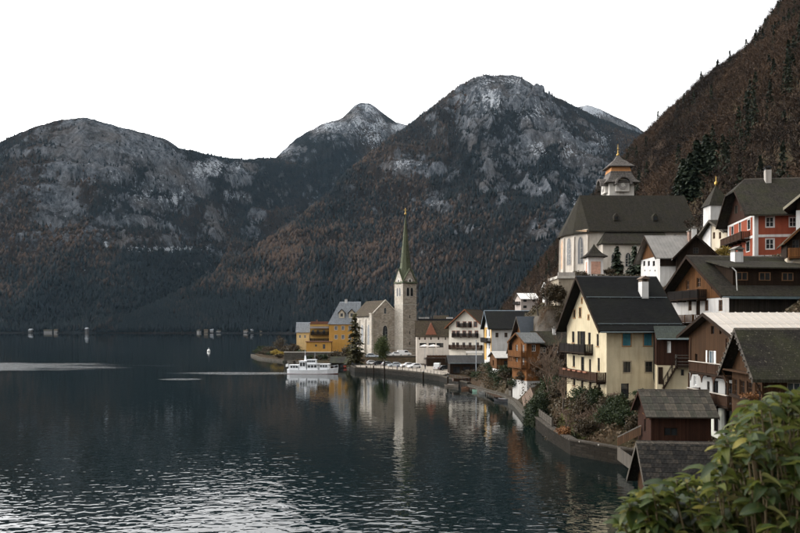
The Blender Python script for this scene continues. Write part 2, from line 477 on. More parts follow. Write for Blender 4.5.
# ------------------------------------------------------------------ lake
def lake_mat():
    m, nt, b = new_mat('lake_water'); g = G(nt); v = g.pos(); x, y, z = g.sep(v)
    def blob(cx, cy, rx, ry):
        dx = g.math('DIVIDE', g.math('SUBTRACT', x, cx), rx); dy = g.math('DIVIDE', g.math('SUBTRACT', y, cy), ry)
        return g.math('SUBTRACT', 1.0, g.math('SQRT', g.math('ADD', g.math('MULTIPLY', dx, dx), g.math('MULTIPLY', dy, dy))))
    edge = g.math('MULTIPLY', g.math('SUBTRACT', g.noise(g.scale(v, (.03, .1, 1)), 1.0, 5, .65), .5), 1.5)
    wind = None
    for bl in ((-168, 282, 80, 42), (-49, 240, 22, 9), (-60, 213, 6, 4), (-47, 244.5, 22, 2.2)):
        q = blob(*bl); wind = q if wind is None else g.math('MAXIMUM', wind, q)
    wind = g.mr(g.math('ADD', wind, edge), .05, .35)
    lanes = g.ramp(g.noise(g.scale(v, (.006, .02, 1)), 1.0, 4), .4, .62)
    near = g.math('ADD', g.mr(y, 58, 118, 1.0, .26), g.math('MULTIPLY', lanes, .07))
    near = g.math('MULTIPLY', near, g.mr(y, 600, 2000, 1.0, .5))
    w1 = g.noise(g.scale(v, (1.05, 1.35, 1)), 1.0, 1.2, .4, .6)
    w2 = g.noise(g.scale(v, (.40, .55, 1)), 1.0, 1, .4, .3)
    w3 = g.noise(g.scale(v, (2.6, 3.4, 1)), 1.0, 2, .5)
    hgt = g.math('ADD', g.math('MULTIPLY', w1, .056), g.math('ADD', g.math('MULTIPLY', w2, .066), g.math('MULTIPLY', w3, .0)))
    hgt = g.math('MULTIPLY', hgt, near)
    hgt = g.math('ADD', hgt, g.math('MULTIPLY', g.math('MULTIPLY', w3, wind), .17))
    g.set(b, col=(.002, .006, .006, 1), rough=.005, nrm=g.bump(hgt, 1.0, .55), spec=.5)
    b.inputs['IOR'].default_value = 1.333
    return m
lmb = MB(); lmb.add([(-5200,-900,0),(3500,-900,0),(3500,2750,0),(-5200,2750,0)], [(0,1,2,3)])
lmb.build('lake_water', lake_mat(), kind='structure')

# ------------------------------------------------------------------ mountains
def mountain_mat():
    m, nt, b = new_mat('mountain_ground'); g = G(nt); v = g.pos(); x, y, z = g.sep(v)
    rock = g.n('ShaderNodeAttribute', attribute_name='rock').outputs['Fac']
    snow = g.n('ShaderNodeAttribute', attribute_name='snow').outputs['Fac']
    brn = g.n('ShaderNodeAttribute', attribute_name='brown').outputs['Fac']
    n1 = g.noise(g.scale(v, (.022, .022, .009)), 1.0, 10, .72); n2 = g.noise(v, .035, 6, .65); n3 = g.noise(v, .006, 5)
    n4 = g.noise(g.scale(v, (.06, .06, .011)), 1.0, 9, .75); n6 = g.noise(v, .11, 4, .7); n5 = g.noise(g.scale(v, (.012, .012, .020)), 1.0, 8, .7)
    forest = g.mix(g.ramp(n2, .35, .7), (.0058, .0092, .0112, 1), (.020, .0195, .0185, 1))
    forest = g.mix(g.math('MULTIPLY', brn, .8), forest, (.052, .033, .022, 1))
    rc = g.mix(g.ramp(n4, .36, .66), (.012, .017, .024, 1), (.26, .275, .30, 1))
    rc = g.mix(g.math('MULTIPLY', g.ramp(n3, .45, .65), .55), rc, (.11, .085, .066, 1))
    rc = g.mix(g.ramp(n5, .52, .62), rc, (.026, .026, .026, 1))
    rf = g.ramp(g.math('ADD', rock, g.math('MULTIPLY', g.math('SUBTRACT', n1, .5), 1.9)), .39, .61)
    c = g.mix(rf, forest, rc)
    sf = g.ramp(g.math('ADD', snow, g.math('ADD', g.math('MULTIPLY', g.math('SUBTRACT', n4, .5), 2.2), g.math('MULTIPLY', g.math('SUBTRACT', n6, .5), 2.6))), .60, .74)
    c = g.mix(sf, c, (.50, .53, .57, 1))
    nb = g.bump(g.math('ADD', n1, g.math('MULTIPLY', n4, .8)), 1.0, 45.0)
    g.set(b, col=c, rough=.95, nrm=nb, spec=.03)
    return m
M_MTN = mountain_mat()
def blobs(px, py, L):
    s = np.zeros_like(px)
    for cx, cy, rx, ry, k in L:
        s = np.maximum(s, k*np.exp(-(((px-cx)/rx)**2 + ((py-cy)/ry)**2)))
    return s
TREES = []     # far trees: arrays of (pos, height, tint)
def mountain(name, crest, foot, nu, nv, prof, amp, seed, rockb, snowb, ntree, back=1600, rough_crest=7, gully=1.0, browns=()):
    cpx = np.array([c[0] for c in crest], float); cpy = np.array([c[1] for c in crest], float); cY = np.array([c[2] for c in crest], float)
    u = np.linspace(cpx[0], cpx[-1], nu)
    py = np.interp(u, cpx, cpy); Yc = np.interp(u, cpx, cY)
    k = np.ones(9)/9
    pad = lambda a: np.convolve(np.pad(a, 4, mode='edge'), k, mode='valid')
    py = .5*py + .5*pad(py); Yc = pad(pad(pad(Yc)))
    Yf = np.interp(u, [f[0] for f in foot], [f[1] for f in foot])
    zc = H + (HZ - py)*Yc/F
    v = np.concatenate([np.linspace(0, 1, nv), 1 + np.linspace(0, 1, 26)[1:]**1.3])
    U, V = np.meshgrid(u, v)
    vf = np.minimum(V, 1)
    hp = np.interp(vf, [p[0] for p in prof], [p[1] for p in prof])
    k2 = np.ones(7)/7
    Yy = np.where(V <= 1, Yf + (Yc-Yf)*vf, Yc + (V-1)*back)
    Xx = (U-400)/F*Yy
    Z = np.where(V <= 1, -4 + (zc+4)*hp, zc*(1-(V-1)**.9) - 5)
    # relief: gullies running down the fall line, cross ribs and broken rock
    wx = Xx + (fbm(Xx/500, Yy/500, seed+50, 3)-.5)*420
    wy = Yy + (fbm(Xx/450, Yy/450, seed+60, 3)-.5)*260
    r1 = fbm(wx/520, wy/1100, seed, 5, .52, True) - .62
    r2 = fbm(wx/150, wy/520, seed+7, 5, .55, True) - .62
    r3 = fbm(Xx/70, Yy/70, seed+13, 4, .55) - .5
    env = np.clip(vf*1.6, 0, 1)*np.clip((1-vf)*5, 0, 1)
    env = np.where(V > 1, 0.35*np.clip((V-1)*5, 0, 1), env)
    tiny = np.where(V > 1, 0, 1)
    Z = Z + env*(amp*r1*2.1*gully + amp*1.0*r2*gully + amp*.42*r3)*np.clip(zc/900, .25, 1.2)
    Z = Z + (np.clip(vf*3, 0, 1))*rough_crest*2*(fbm(Xx/38, Yy/60, seed+21, 4, .6)-.5)*tiny
    # terraces make steep bands and ledges
    st = 95.0; q = (Z + 60*fbm(Xx/300, Yy/300, seed+31, 3))/st; fr = q - np.floor(q)
    Z = Z + env*np.clip(vf*2-.5, 0, 1)*.38*st*(sstep(.25, .75, fr) - fr)
    V3 = np.stack([Xx, Yy, Z], -1)
    PXc = 400 + Xx/Yy*F; PYc = HZ - (Z-H)/Yy*F
    nzm = np.gradient(Z, axis=0)/np.maximum(np.gradient(Yy, axis=0), 1.0)
    steep = sstep(.55, 1.25, np.abs(nzm))
    n = fbm(Xx/160, Yy/160, seed+3, 5, .6); n5 = fbm(Xx/60, Z/110, seed+5, 4, .6)
    rock = np.clip(blobs(PXc, PYc, rockb)*(1.0 + (n-.5)*1.5) + .40*steep*sstep(60, 320, Z) + (n5-.5)*.75 - .10, 0, 1)
    snow = np.clip(blobs(PXc, PYc, snowb)*(.88+(n5-.5)*2.2) + .07*sstep(600, 1100, Z), 0, 1)
    brown = np.clip(sstep(.40, .70, fbm(Xx/420, Yy/420, seed+9, 4))*.85*np.interp(Z, [0, 200, 600], [.5, .9, 1]) + blobs(PXc, PYc, browns), 0, 1)
    nvv = len(v); ii = np.arange(nvv*nu).reshape(nvv, nu)
    fc = np.stack([ii[:-1,:-1], ii[:-1,1:], ii[1:,1:], ii[1:,:-1]], -1).reshape(-1, 4)
    me = np_mesh(name, V3.reshape(-1, 3), fc, M_MTN, True)
    for nm, a in (('rock', rock), ('snow', snow), ('brown', brown)):
        at = me.attributes.new(nm, 'FLOAT', 'POINT'); at.data.foreach_set('value', a.ravel().astype(np.float32))
    link(name, me, kind='structure')
    # forest cover
    rng = np.random.default_rng(seed)
    i = rng.random(ntree*3)*(nv-2); j = rng.random(ntree*3)*(nu-2)
    i0 = i.astype(int); j0 = j.astype(int); fi = (i-i0)[:,None]; fj = (j-j0)[:,None]
    p = (V3[i0,j0]*(1-fi)+V3[i0+1,j0]*fi)*(1-fj) + (V3[i0,j0+1]*(1-fi)+V3[i0+1,j0+1]*fi)*fj
    rk = rock[i0,j0]; sn = snow[i0,j0]; bn = brown[i0,j0]
    ok = (rng.random(len(p)) > np.clip((rk-.20)*2.0, 0, .93)) & (sn < .45) & (p[:,2] > 3)
    p = p[ok][:ntree]; bn = bn[ok][:ntree]
    big = fbm(p[:,0]/90, p[:,1]/90, seed+77, 3)
    hgt = (13 + rng.random(len(p))*13)*np.interp(p[:,2], [0, 400, 1100], [1, .85, .42])
    lo_ = fbm(p[:,0]/330, p[:,1]/330, seed+88, 3)
    tint = np.clip(bn*.62 + (rng.random(len(p))-.5)*.8 + (big-.5)*.9 + (lo_-.5)*.9 + .10, 0, 1)
    TREES.append((p, hgt, tint))

FEET = [(-400, 2120), (0, 2150), (110, 2150), (260, 2080), (420, 1800), (560, 1500), (760, 1300), (1100, 1200)]
mountain('mountain_left',
   [(-420,230,2600),(-250,175,2900),(-120,160,3000),(-50,150,3000),(0,142,3050),(26,130,3080),(62,119,3150),(88,118,3150),(120,127,3200),(140,132,3250),(166,139,3300),(179,148,3350),(208,154,3500),(227,158.5,3600),(247,159.5,3700),(275,157,3900),(300,165,4000),(330,190,4100)],
   [(-420,2120),(0,2150),(140,2200),(220,2500),(330,2900)], 560, 170,
   [(0,0),(.12,.035),(.45,.33),(.62,.50),(.75,.70),(.9,.91),(1,1)], 120, 11,
   [(110,150,62,30,1.0),(185,175,60,24,.85),(60,205,22,32,.7),(150,205,40,30,.55),(235,172,26,16,.75),(212,222,12,26,.7),(110,230,40,14,.35),(25,150,20,10,.3)],
   [(195,168,12,12,.75),(222,168,22,10,.9),(240,195,14,5,.75),(150,192,60,36,.38),(175,200,4,10,.85),(170,249,46,3.2,.80),(105,244,4,6,.7)],
   26000, browns=[(40,262,18,6,1.0),(140,240,60,12,.7),(200,215,30,20,.6),(230,235,14,30,.7)])
mountain('mountain_far_peak',
   [(186,318,2450),(205,292,2650),(222,262,2900),(237,228,3250),(252,196,3600),(266,170,3900),(278,155,4150),(288,146,4250),(297,138,4350),(309,131,4430),(320,125,4500),(332,121,4550),(343,118.5,4600),(350,110,4650),(355,105,4680),(362,102.5,4700),(370,103,4700),(376,107,4720),(382,112,4750),(395,122,4800),(408,125.5,4850),(430,132,4900),(470,140,5000),(520,160,5000)],
   [(186,2300),(280,2700),(400,3000),(520,3100)], 380, 150,
   [(0,0),(.15,.06),(.5,.42),(.75,.70),(.9,.89),(1,1)], 120, 23,
   [(365,112,22,16,1.1),(330,128,34,12,.8),(290,150,16,14,.6),(395,130,16,10,.8),(255,215,8,24,.5)],
   [(365,108,20,9,.72),(365,124,26,12,.62),(372,140,10,10,.7),(330,126,20,7,.62),(400,127,12,5,.7),(285,150,10,6,.5)],
   15000, browns=[(270,190,22,24,.6),(225,270,18,30,.5)])
mountain('mountain_behind_right',
   [(520,150,5000),(560,116,5000),(576,108,5000),(588,104.5,5000),(600,109,5000),(614,116,5000),(627,122,5000),(640,129,5000),(655,138,5000),(690,150,5000),(760,190,5000)],
   [(520,3900),(760,3900)], 160, 60, [(0,0),(.5,.45),(1,1)], 90, 37,
   [(590,118,60,20,.9)], [(592,110,30,8,.85)], 600)
mountain('mountain_main',
   [(96,331,2140),(130,321,2180),(170,300,2260),(215,276,2370),(260,246,2520),(300,218,2680),(330,194,2820),(345,174,2920),(375,150,3080),(400,130.5,3220),(425,113,3330),(440,101,3400),(449,94,3430),(462,86,3480),(475,79.5,3520),(490,77,3550),(501,75.6,3580),(511,75.4,3600),(520,77,3600),(530,83,3600),(543,91,3600),(560,100,3600),(575,107,3600),(590,114,3600),(610,122,3580),(640,133,3520),(680,152,3400),(740,190,3200),(830,240,2900)],
   FEET, 640, 240,
   [(0,0),(.12,.045),(.4,.33),(.6,.55),(.8,.78),(.93,.94),(1,1)], 130, 41,
   [(500,90,46,20,.95),(478,118,20,26,.7),(487,165,10,34,.85),(500,190,8,22,.8),(545,130,34,24,.75),(520,160,30,22,.5),(405,166,36,9,.62),(437,172,16,8,.5),(533,188,20,10,.7),(590,150,26,22,.62),(575,195,22,26,.6),(430,205,26,10,.55),(415,215,8,16,.4),(560,215,16,26,.6),(455,225,34,12,.35),(535,240,20,20,.5),(600,190,16,40,.6)],
   [(503,81,24,6,.62),(490,100,22,16,.55),(530,112,24,16,.5),(405,165,30,6,.5),(540,150,16,10,.55),(535,186,12,6,.5),(565,150,30,20,.42),(600,140,20,12,.5),(575,205,10,16,.5),(430,203,14,6,.45)],
   34000, browns=[(190,285,60,12,.9),(250,255,40,8,.7),(480,210,40,30,.5),(450,260,22,16,.9),(500,250,30,18,.5),(540,225,20,10,.7)])

def far_tree_mat():
    m, nt, b = new_mat('far_forest'); g = G(nt)
    at = g.n('ShaderNodeAttribute', attribute_name='tint').outputs['Fac']
    r = g.n('ShaderNodeValToRGB', {0: at}); e = r.color_ramp.elements
    e[0].position = 0; e[0].color = (.0038, .0066, .0082, 1); e[1].position = 1; e[1].color = (.054, .034, .023, 1)
    k = e.new(.45); k.color = (.0085, .0115, .012, 1); k = e.new(.7); k.color = (.027, .0205, .0165, 1)
    g.set(b, col=r.outputs[0], rough=.95, spec=.1)
    return m
p = np.concatenate([t[0] for t in TREES]); hh = np.concatenate([t[1] for t in TREES]); ti = np.concatenate([t[2] for t in TREES])
n = len(p); rng = np.random.default_rng(5)
sides = 4; ang0 = rng.random(n)*6.28
wide = np.where(ti > .55, .30, .22)*(0.8+.4*rng.random(n))
V = np.zeros((n, sides*2+1, 3), np.float32)
for s_ in range(sides):
    a = ang0 + 2*pi*s_/sides
    lo = np.where(ti > .55, .22, .12)
    V[:, s_, 0] = p[:,0] + np.cos(a)*hh*wide; V[:, s_, 1] = p[:,1] + np.sin(a)*hh*wide; V[:, s_, 2] = p[:,2] + hh*lo
    V[:, sides+s_, 0] = p[:,0] + np.cos(a)*hh*.04; V[:, sides+s_, 1] = p[:,1] + np.sin(a)*hh*.04; V[:, sides+s_, 2] = p[:,2] - 2
tip = sides*2
V[:, tip, :2] = p[:, :2] + (rng.random((n, 2))-.5)*2; V[:, tip, 2] = p[:,2] + hh*np.where(ti > .55, .8, 1.0)
base = (np.arange(n)*(sides*2+1))[:, None]
fl = []
for s_ in range(sides):
    t2 = (s_+1) % sides
    fl.append(np.concatenate([base+s_, base+t2, base+tip], 1)); fl.append(np.concatenate([base+s_, base+sides+s_, base+t2], 1))
me = np_mesh('mountain_forest', V.reshape(-1, 3), np.concatenate(fl), far_tree_mat())
at = me.attributes.new('tint', 'FLOAT', 'POINT'); at.data.foreach_set('value', np.repeat(ti, sides*2+1).astype(np.float32))
tag(link('mountain_forest', me), 'dark and brown winter forest covering the far mountain slopes', 'forest', kind='stuff')

# ------------------------------------------------------------------ building kit
def clip_poly(poly, a, b, c):     # keep a*s + b*z <= c
    out = []
    for i in range(len(poly)):
        p, q = poly[i], poly[(i+1) % len(poly)]
        dp = a*p[0]+b*p[1]-c; dq = a*q[0]+b*q[1]-c
        if dp <= 1e-9: out.append(p)
        if (dp < -1e-9 and dq > 1e-9) or (dp > 1e-9 and dq < -1e-9):
            t = dp/(dp-dq); out.append((p[0]+t*(q[0]-p[0]), p[1]+t*(q[1]-p[1])))
    return out

class House:
    def __init__(s, key, name, label, cat, group=None):
        s.A, s.xd, s.yd, s.L, s.W, s.z0 = frame_of(key)
        s.root = thing(name, label, cat, (s.A.x, s.A.y, s.z0), atan2(s.xd.y, s.xd.x), group)
        s.op = {'F': [], 'G': [], 'B': [], 'E': []}
    # wall plane coordinates: along the wall, height, outward distance
    def m(s, f, a, z, d=0.0):
        return {'F': (a, -d, z), 'G': (-d, a, z), 'B': (a, s.W+d, z), 'E': (s.L+d, a, z)}[f]
    def at(s, f, px, py):
        """wall coordinates of the point of wall f seen at photo position (px, py)"""
        o, d = {'F': (s.A, s.xd), 'G': (s.A, s.yd), 'B': (s.A + s.yd*s.W, s.xd), 'E': (s.A + s.xd*s.L, s.yd)}[f]
        k = (px-400)/F
        t = (k*o.y - o.x)/(d.x - k*d.y)
        Y = o.y + t*d.y
        return t, PZ(py, Y) - s.z0
    def wb(s, mb, f, a0, a1, z0, z1, d0, d1):
        A = [s.m(f, a0, z0, d0), s.m(f, a1, z0, d0), s.m(f, a1, z0, d1), s.m(f, a0, z0, d1)]
        B = [s.m(f, a0, z1, d0), s.m(f, a1, z1, d0), s.m(f, a1, z1, d1), s.m(f, a0, z1, d1)]
        return mb.hexa(A, B)
    def shape(s, e, r, rs=.5, hip=0.0, hip_e=0.0):
        s.eave, s.ridge, s.rs, s.hip, s.hip_e = e, r, rs, hip, hip_e
    def gpoly(s, f):
        h = s.hip if f == 'G' else s.hip_e
        W = s.W; yr = W*s.rs; e = s.eave; r = s.ridge
        if h <= 0: return [(0,-3), (W,-3), (W,e), (yr,r), (0,e)]
        if h >= 1: return [(0,-3), (W,-3), (W,e), (0,e)]
        zh = r - (r-e)*h
        return [(0,-3), (W,-3), (W,e), (yr+(W-yr)*h, zh), (yr-yr*h, zh), (0,e)]
    def walls(s, bands):
        """bands: list of (name, top height or None, material, proud)"""
        zlo = -3.0
        for nm, ztop, mt, off in bands:
            mb = MB()
            zhi = 1e3 if ztop is None else ztop
            for f in 'FGBE':
                poly = s.gpoly(f) if f in 'GE' else [(0,-3), (s.L,-3), (s.L,s.eave), (0,s.eave)]
                poly = clip_poly(clip_poly(poly, 0, 1, zhi), 0, -1, -zlo)
                if len(poly) < 3: continue
                rects = [r for r in s.op[f] if r[3] > zlo and r[2] < zhi]
                ss = sorted({min(p[0] for p in poly), max(p[0] for p in poly), *[r[0] for r in rects], *[r[1] for r in rects]})
                zs = sorted({min(p[1] for p in poly), max(p[1] for p in poly), *[r[2] for r in rects], *[r[3] for r in rects]})
                for i in range(len(ss)-1):
                    for j in range(len(zs)-1):
                        cs, cz = (ss[i]+ss[i+1])/2, (zs[j]+zs[j+1])/2
                        if any(r[0] < cs < r[1] and r[2] < cz < r[3] for r in rects): continue
                        q = poly
                        for a, b, c in ((1,0,ss[i+1]), (-1,0,-ss[i]), (0,1,zs[j+1]), (0,-1,-zs[j])):
                            q = clip_poly(q, a, b, c)
                            if len(q) < 3: break
                        if len(q) >= 3: mb.add([s.m(f, a, z, off) for a, z in q], [tuple(range(len(q)))])
                for a0, a1, z0, z1 in rects:
                    for c in (((a0,z0),(a1,z0)), ((a1,z0),(a1,z1)), ((a1,z1),(a0,z1)), ((a0,z1),(a0,z0))):
                        mb.add([s.m(f, *c[0], off), s.m(f, *c[1], off), s.m(f, *c[1], -.22), s.m(f, *c[0], -.22)], [(0,1,2,3)])
            if mb.f: mb.build(nm, mt, s.root)
            zlo = zhi
    def roof(s, mt, og=.8, oe=.8, th=.22, name='roof', verge=None, og_e=None, cap=None, gutter=None, guards=(), guard_mat=None):
        og_e = og if og_e is None else og_e
        W, L, yr, e, r = s.W, s.L, s.W*s.rs, s.eave, s.ridge
        mF = (r-e)/yr; mB = (r-e)/(W-yr)
        up = Vector((0, 0, th))
        def zF(y): return e + mF*y
        def zB(y): return e + mB*(W-y)
        x0, x1 = -og, L+og_e
        h, he = s.hip, s.hip_e
        def run(hh, o_): return (o_ + .0) if hh == 0 else (hh*(W/2)*.9 if hh < 1 else W/2*.95)
        xr0 = x0 if h == 0 else x0 + run(h, og); xr1 = x1 if he == 0 else x1 - run(he, og_e)
        lift = .03
        def v(x, y, z): return Vector((x, y, z + lift))
        def slope(near):
            fz = zF if near else zB
            ye = -oe if near else W+oe
            def yh(hh): return yr + (ye-yr)*hh
            pts = [v(xr0, yr, r)]
            if h == 0: pts.append(v(x0, ye, fz(ye)))
            elif h < 1: pts += [v(x0, yr + ((0 if near else W)-yr)*h, r-(r-e)*h), v(x0, ye, fz(ye))]
            else: pts.append(v(x0, ye, fz(ye)))
            if he == 0: pts.append(v(x1, ye, fz(ye)))
            elif he < 1: pts += [v(x1, ye, fz(ye)), v(x1, yr + ((0 if near else W)-yr)*he, r-(r-e)*he)]
            else: pts.append(v(x1, ye, fz(ye)))
            pts.append(v(xr1, yr, r))
            if near is False: pts = pts[::-1]
            return pts
        mb = MB()
        for near in (True, False):
            mb.prism(slope(near), up)
        for hh, xe, xr in ((h, x0, xr0), (he, x1, xr1)):
            if hh <= 0: continue
            if hh < 1: tri = [v(xr, yr, r), v(xe, yr + (W-yr)*hh, r-(r-e)*hh), v(xe, yr - yr*hh, r-(r-e)*hh)]
            else: tri = [v(xr, yr, r), v(xe, W+oe, zB(W+oe)), v(xe, -oe, zF(-oe))]
            if xe > xr: tri = tri[::-1]
            mb.prism(tri, up)
        ro = mb.build(name, mt, s.root)
        s.roof_ob = ro; s.zF = zF; s.zB = zB; s.th = th; s.og = og; s.oe = oe; s.x0, s.x1 = x0, x1
        if cap is not None:
            cb = MB(); zc = r + th + lift
            cb.prism([(xr0-.02, yr-.16, zc-.10), (xr0-.02, yr+.16, zc-.10), (xr0-.02, yr, zc+.07)], (xr1-xr0+.04, 0, 0))
            cb.build('ridge_cap', cap, ro)
        if verge is not None:
            ends = ((x0-.06, x0-.005, h), (x1+.005, x1+.06, he))
            for xa, xb, hh in ends:
                if hh >= 1: continue
                for near in (True, False):
                    vb = MB()
                    ye = -oe if near else W+oe; fz = zF if near else zB
                    yt = yr + ((0 if near else W)-yr)*hh; zt = r-(r-e)*hh
                    vb.hexa([(xa, ye, fz(ye)-.12), (xb, ye, fz(ye)-.12), (xb, yt, zt-.12), (xa, yt, zt-.12)],
                            [(xa, ye, fz(ye)+th+.06), (xb, ye, fz(ye)+th+.06), (xb, yt, zt+th+.06), (xa, yt, zt+th+.06)])
                    vb.build('bargeboard', verge, ro)
        if gutter is not None:
            for ye, fz in ((-oe-.07, zF(-oe)), (W+oe+.07, zB(W+oe))):
                gb = MB(); gb.tube((x0+.1, ye, fz+.08), (x1-.1, ye, fz+.08), .075, n=6); gb.build('gutter', gutter, ro)
        for t in guards:
            y = -oe + (yr+oe)*t
            gb = MB(); gb.tube((x0+.15, y, zF(y)+th+.14), (x1-.15, y, zF(y)+th+.14), .05, n=5)
            k = int((x1-x0)/1.4)
            for i in range(k+1):
                xx = x0+.3 + (x1-x0-.6)*i/k; gb.box(xx-.02, xx+.02, y-.03, y+.03, zF(y)+th, zF(y)+th+.16)
            gb.build('snow_guard', guard_mat or M_GUTTER, ro)
        return ro
    def chimney(s, x, y, ztop, sx=.8, sy=.8, mt=None, cap=None, style='pot'):
        yr = s.W*s.rs; zr = (s.zF(y) if y < yr else s.zB(y)) - .3
        mb = MB(); mb.box(x-sx/2, x+sx/2, y-sy/2, y+sy/2, zr, ztop)
        o = mb.build('chimney', mt, s.roof_ob)
        cb = MB()
        if style == 'gable':
            for dx in (-sx/2+.08, sx/2-.08): cb.box(x+dx-.07, x+dx+.07, y-sy/2+.03, y+sy/2-.03, ztop, ztop+.34)
            cb.prism([(x-sx/2-.14, y-sy/2-.14, ztop+.34), (x+sx/2+.14, y-sy/2-.14, ztop+.34), (x+sx/2+.14, y-sy/2-.14, ztop+.40), (x, y-sy/2-.14, ztop+.75), (x-sx/2-.14, y-sy/2-.14, ztop+.40)], (0, sy+.28, 0))
        else:
            cb.box(x-sx/2-.1, x+sx/2+.1, y-sy/2-.1, y+sy/2+.1, ztop, ztop+.12)
            cb.box(x-sx/4, x+sx/4, y-sy/4, y+sy/4, ztop+.12, ztop+.42)
        cb.build('chimney_cap', cap or M_DARK, s.roof_ob)
        return o
    def window(s, f, a, z, w=.9, h=1.3, fr=None, nx=2, nz=2, sill=None, shutter=None, surround=None, closed=None, fw=.07, arch=False, door=False, glassm=None):
        """a, z: centre on the wall"""
        fr = fr or M_WHITE
        a0, a1, z0, z1 = a-w/2, a+w/2, z-h/2, z+h/2
        lim = s.L if f in 'FB' else s.W
        if a0 < .05 or a1 > lim-.05: return None
        s.op[f].append((a0, a1, z0, z1))
        fb = MB()
        d0, d1 = -.16, -.08
        for q in ((a0, a0+fw, z0, z1), (a1-fw, a1, z0, z1), (a0+fw, a1-fw, z0, z0+fw), (a0+fw, a1-fw, z1-fw, z1)): s.wb(fb, f, *q, d0, d1)
        for i in range(1, nx):
            c = a0 + w*i/nx; s.wb(fb, f, c-.025, c+.025, z0+fw, z1-fw, d0, d1-.01)
        for i in range(1, nz):
            c = z0 + h*i/nz; s.wb(fb, f, a0+fw, a1-fw, c-.02, c+.02, d0, d1-.02)
        wo = fb.build('door' if door else 'window', fr, s.root)
        pb = MB(); s.wb(pb, f, a0, a1, z0, z1, -.24, -.17); pb.build('pane', glassm or M_GLASS, wo)
        if sill: sb = MB(); s.wb(sb, f, a0-.09, a1+.09, z0-.09, z0, -.1, .10); sb.build('sill', sill, wo)
        if surround:
            sb = MB(); k = .13
            for q in ((a0-k, a0, z0-k, z1+k), (a1, a1+k, z0-k, z1+k), (a0, a1, z1, z1+k), (a0, a1, z0-k, z0)): s.wb(sb, f, *q, -.02, .035)
            if arch:
                sb.prism([s.m(f, a0-k, z1+k, -.02), s.m(f, a1+k, z1+k, -.02), s.m(f, a+w*.2, z1+k+.22, -.02), s.m(f, a-w*.2, z1+k+.22, -.02)],
                         Vector(s.m(f, 0, 0, .035)) - Vector(s.m(f, 0, 0, -.02)))
            sb.build('surround', surround, wo)
        if shutter:
            for sg in (-1, 1):
                sb = MB(); c0 = a0-.04-w/2 if sg < 0 else a1+.04
                s.wb(sb, f, c0, c0+w/2, z0, z1, .02, .06)
                for i in range(5): s.wb(sb, f, c0+.05, c0+w/2-.05, z0+h*(i+.25)/5, z0+h*(i+.55)/5, .06, .08)
                sb.build('shutter', shutter, wo)
        if closed:
            for sg in (0, 1):
                sb = MB(); c0 = a0 + sg*w/2
                s.wb(sb, f, c0+.01, c0+w/2-.01, z0, z1, .0, .045)
                for i in range(7): s.wb(sb, f, c0+.06, c0+w/2-.06, z0+h*(i+.25)/7, z0+h*(i+.6)/7, .045, .065)
                sb.build('shutter', closed, wo)
        return wo
    def pwin(s, f, px, py, w=.9, h=1.3, **k):
        a, z = s.at(f, px, py); return s.window(f, a, z, w, h, **k)
    def balcony(s, f, a0, a1, z, depth=1.2, h=1.0, mt=None, slab=None, step=.16, board=.12, posts_to=None, style='boards', rail=None):
        bb = MB(); s.wb(bb, f, a0, a1, z-.16, z, .0, depth)
        n = max(2, int((a1-a0)/2.2)+1)
        for i in range(n):
            c = a0+.15 + (a1-a0-.3)*i/(n-1); s.wb(bb, f, c-.07, c+.07, z-.34, z-.16, .0, depth-.1)
        bo = bb.build('balcony', slab or mt, s.root)
        rb = MB()
        def run(p, q):            # p, q: (a, d) corners
            ln = hypot(q[0]-p[0], q[1]-p[1]); k = max(1, int(ln/step))
            al = abs(q[0]-p[0]) > abs(q[1]-p[1])
            def bx(t0, t1, za, zb, th):
                A0 = p[0]+(q[0]-p[0])*t0; A1 = p[0]+(q[0]-p[0])*t1; D0 = p[1]+(q[1]-p[1])*t0; D1 = p[1]+(q[1]-p[1])*t1
                if al: s.wb(rb, f, A0, A1, za, zb, D0-th, D0+th)
                else: s.wb(rb, f, A0-th, A0+th, za, zb, min(D0, D1), max(D0, D1))
            bx(0, 1, z+h-.08, z+h, .05); bx(0, 1, z+.08, z+.15, .03)
            if style == 'rails':
                for i in (1, 2): bx(0, 1, z+h*i/3, z+h*i/3+.1, .025)
            else:
                for i in range(k): bx((i+.5-board/step/2)/k, (i+.5+board/step/2)/k, z+.04, z+h-.1, .02)
            m_ = max(1, int(ln/1.8))
            for i in range(m_+1):
                t = i/m_; w_ = .05/ln; t = min(max(t, w_), 1-w_); bx(t-w_, t+w_, z-.05, z+h+.02, .055)
        dd = depth-.06
        run((a0+.05, dd), (a1-.05, dd)); run((a0+.05, .02), (a0+.05, dd-.06)); run((a1-.05, .02), (a1-.05, dd-.06))
        rb.build('railing', rail or mt, bo)
        if posts_to:
            for c in (a0+.1, a1-.1):
                pb = MB(); s.wb(pb, f, c-.07, c+.07, z, posts_to, depth-.2, depth-.06); pb.build('post', mt, bo)
        return bo
    def part(s, name, mt, fn, parent=None):
        mb = MB(); fn(mb); return mb.build(name, mt, parent or s.root)
    def z(s, py, Y): return PZ(py, Y) - s.z0

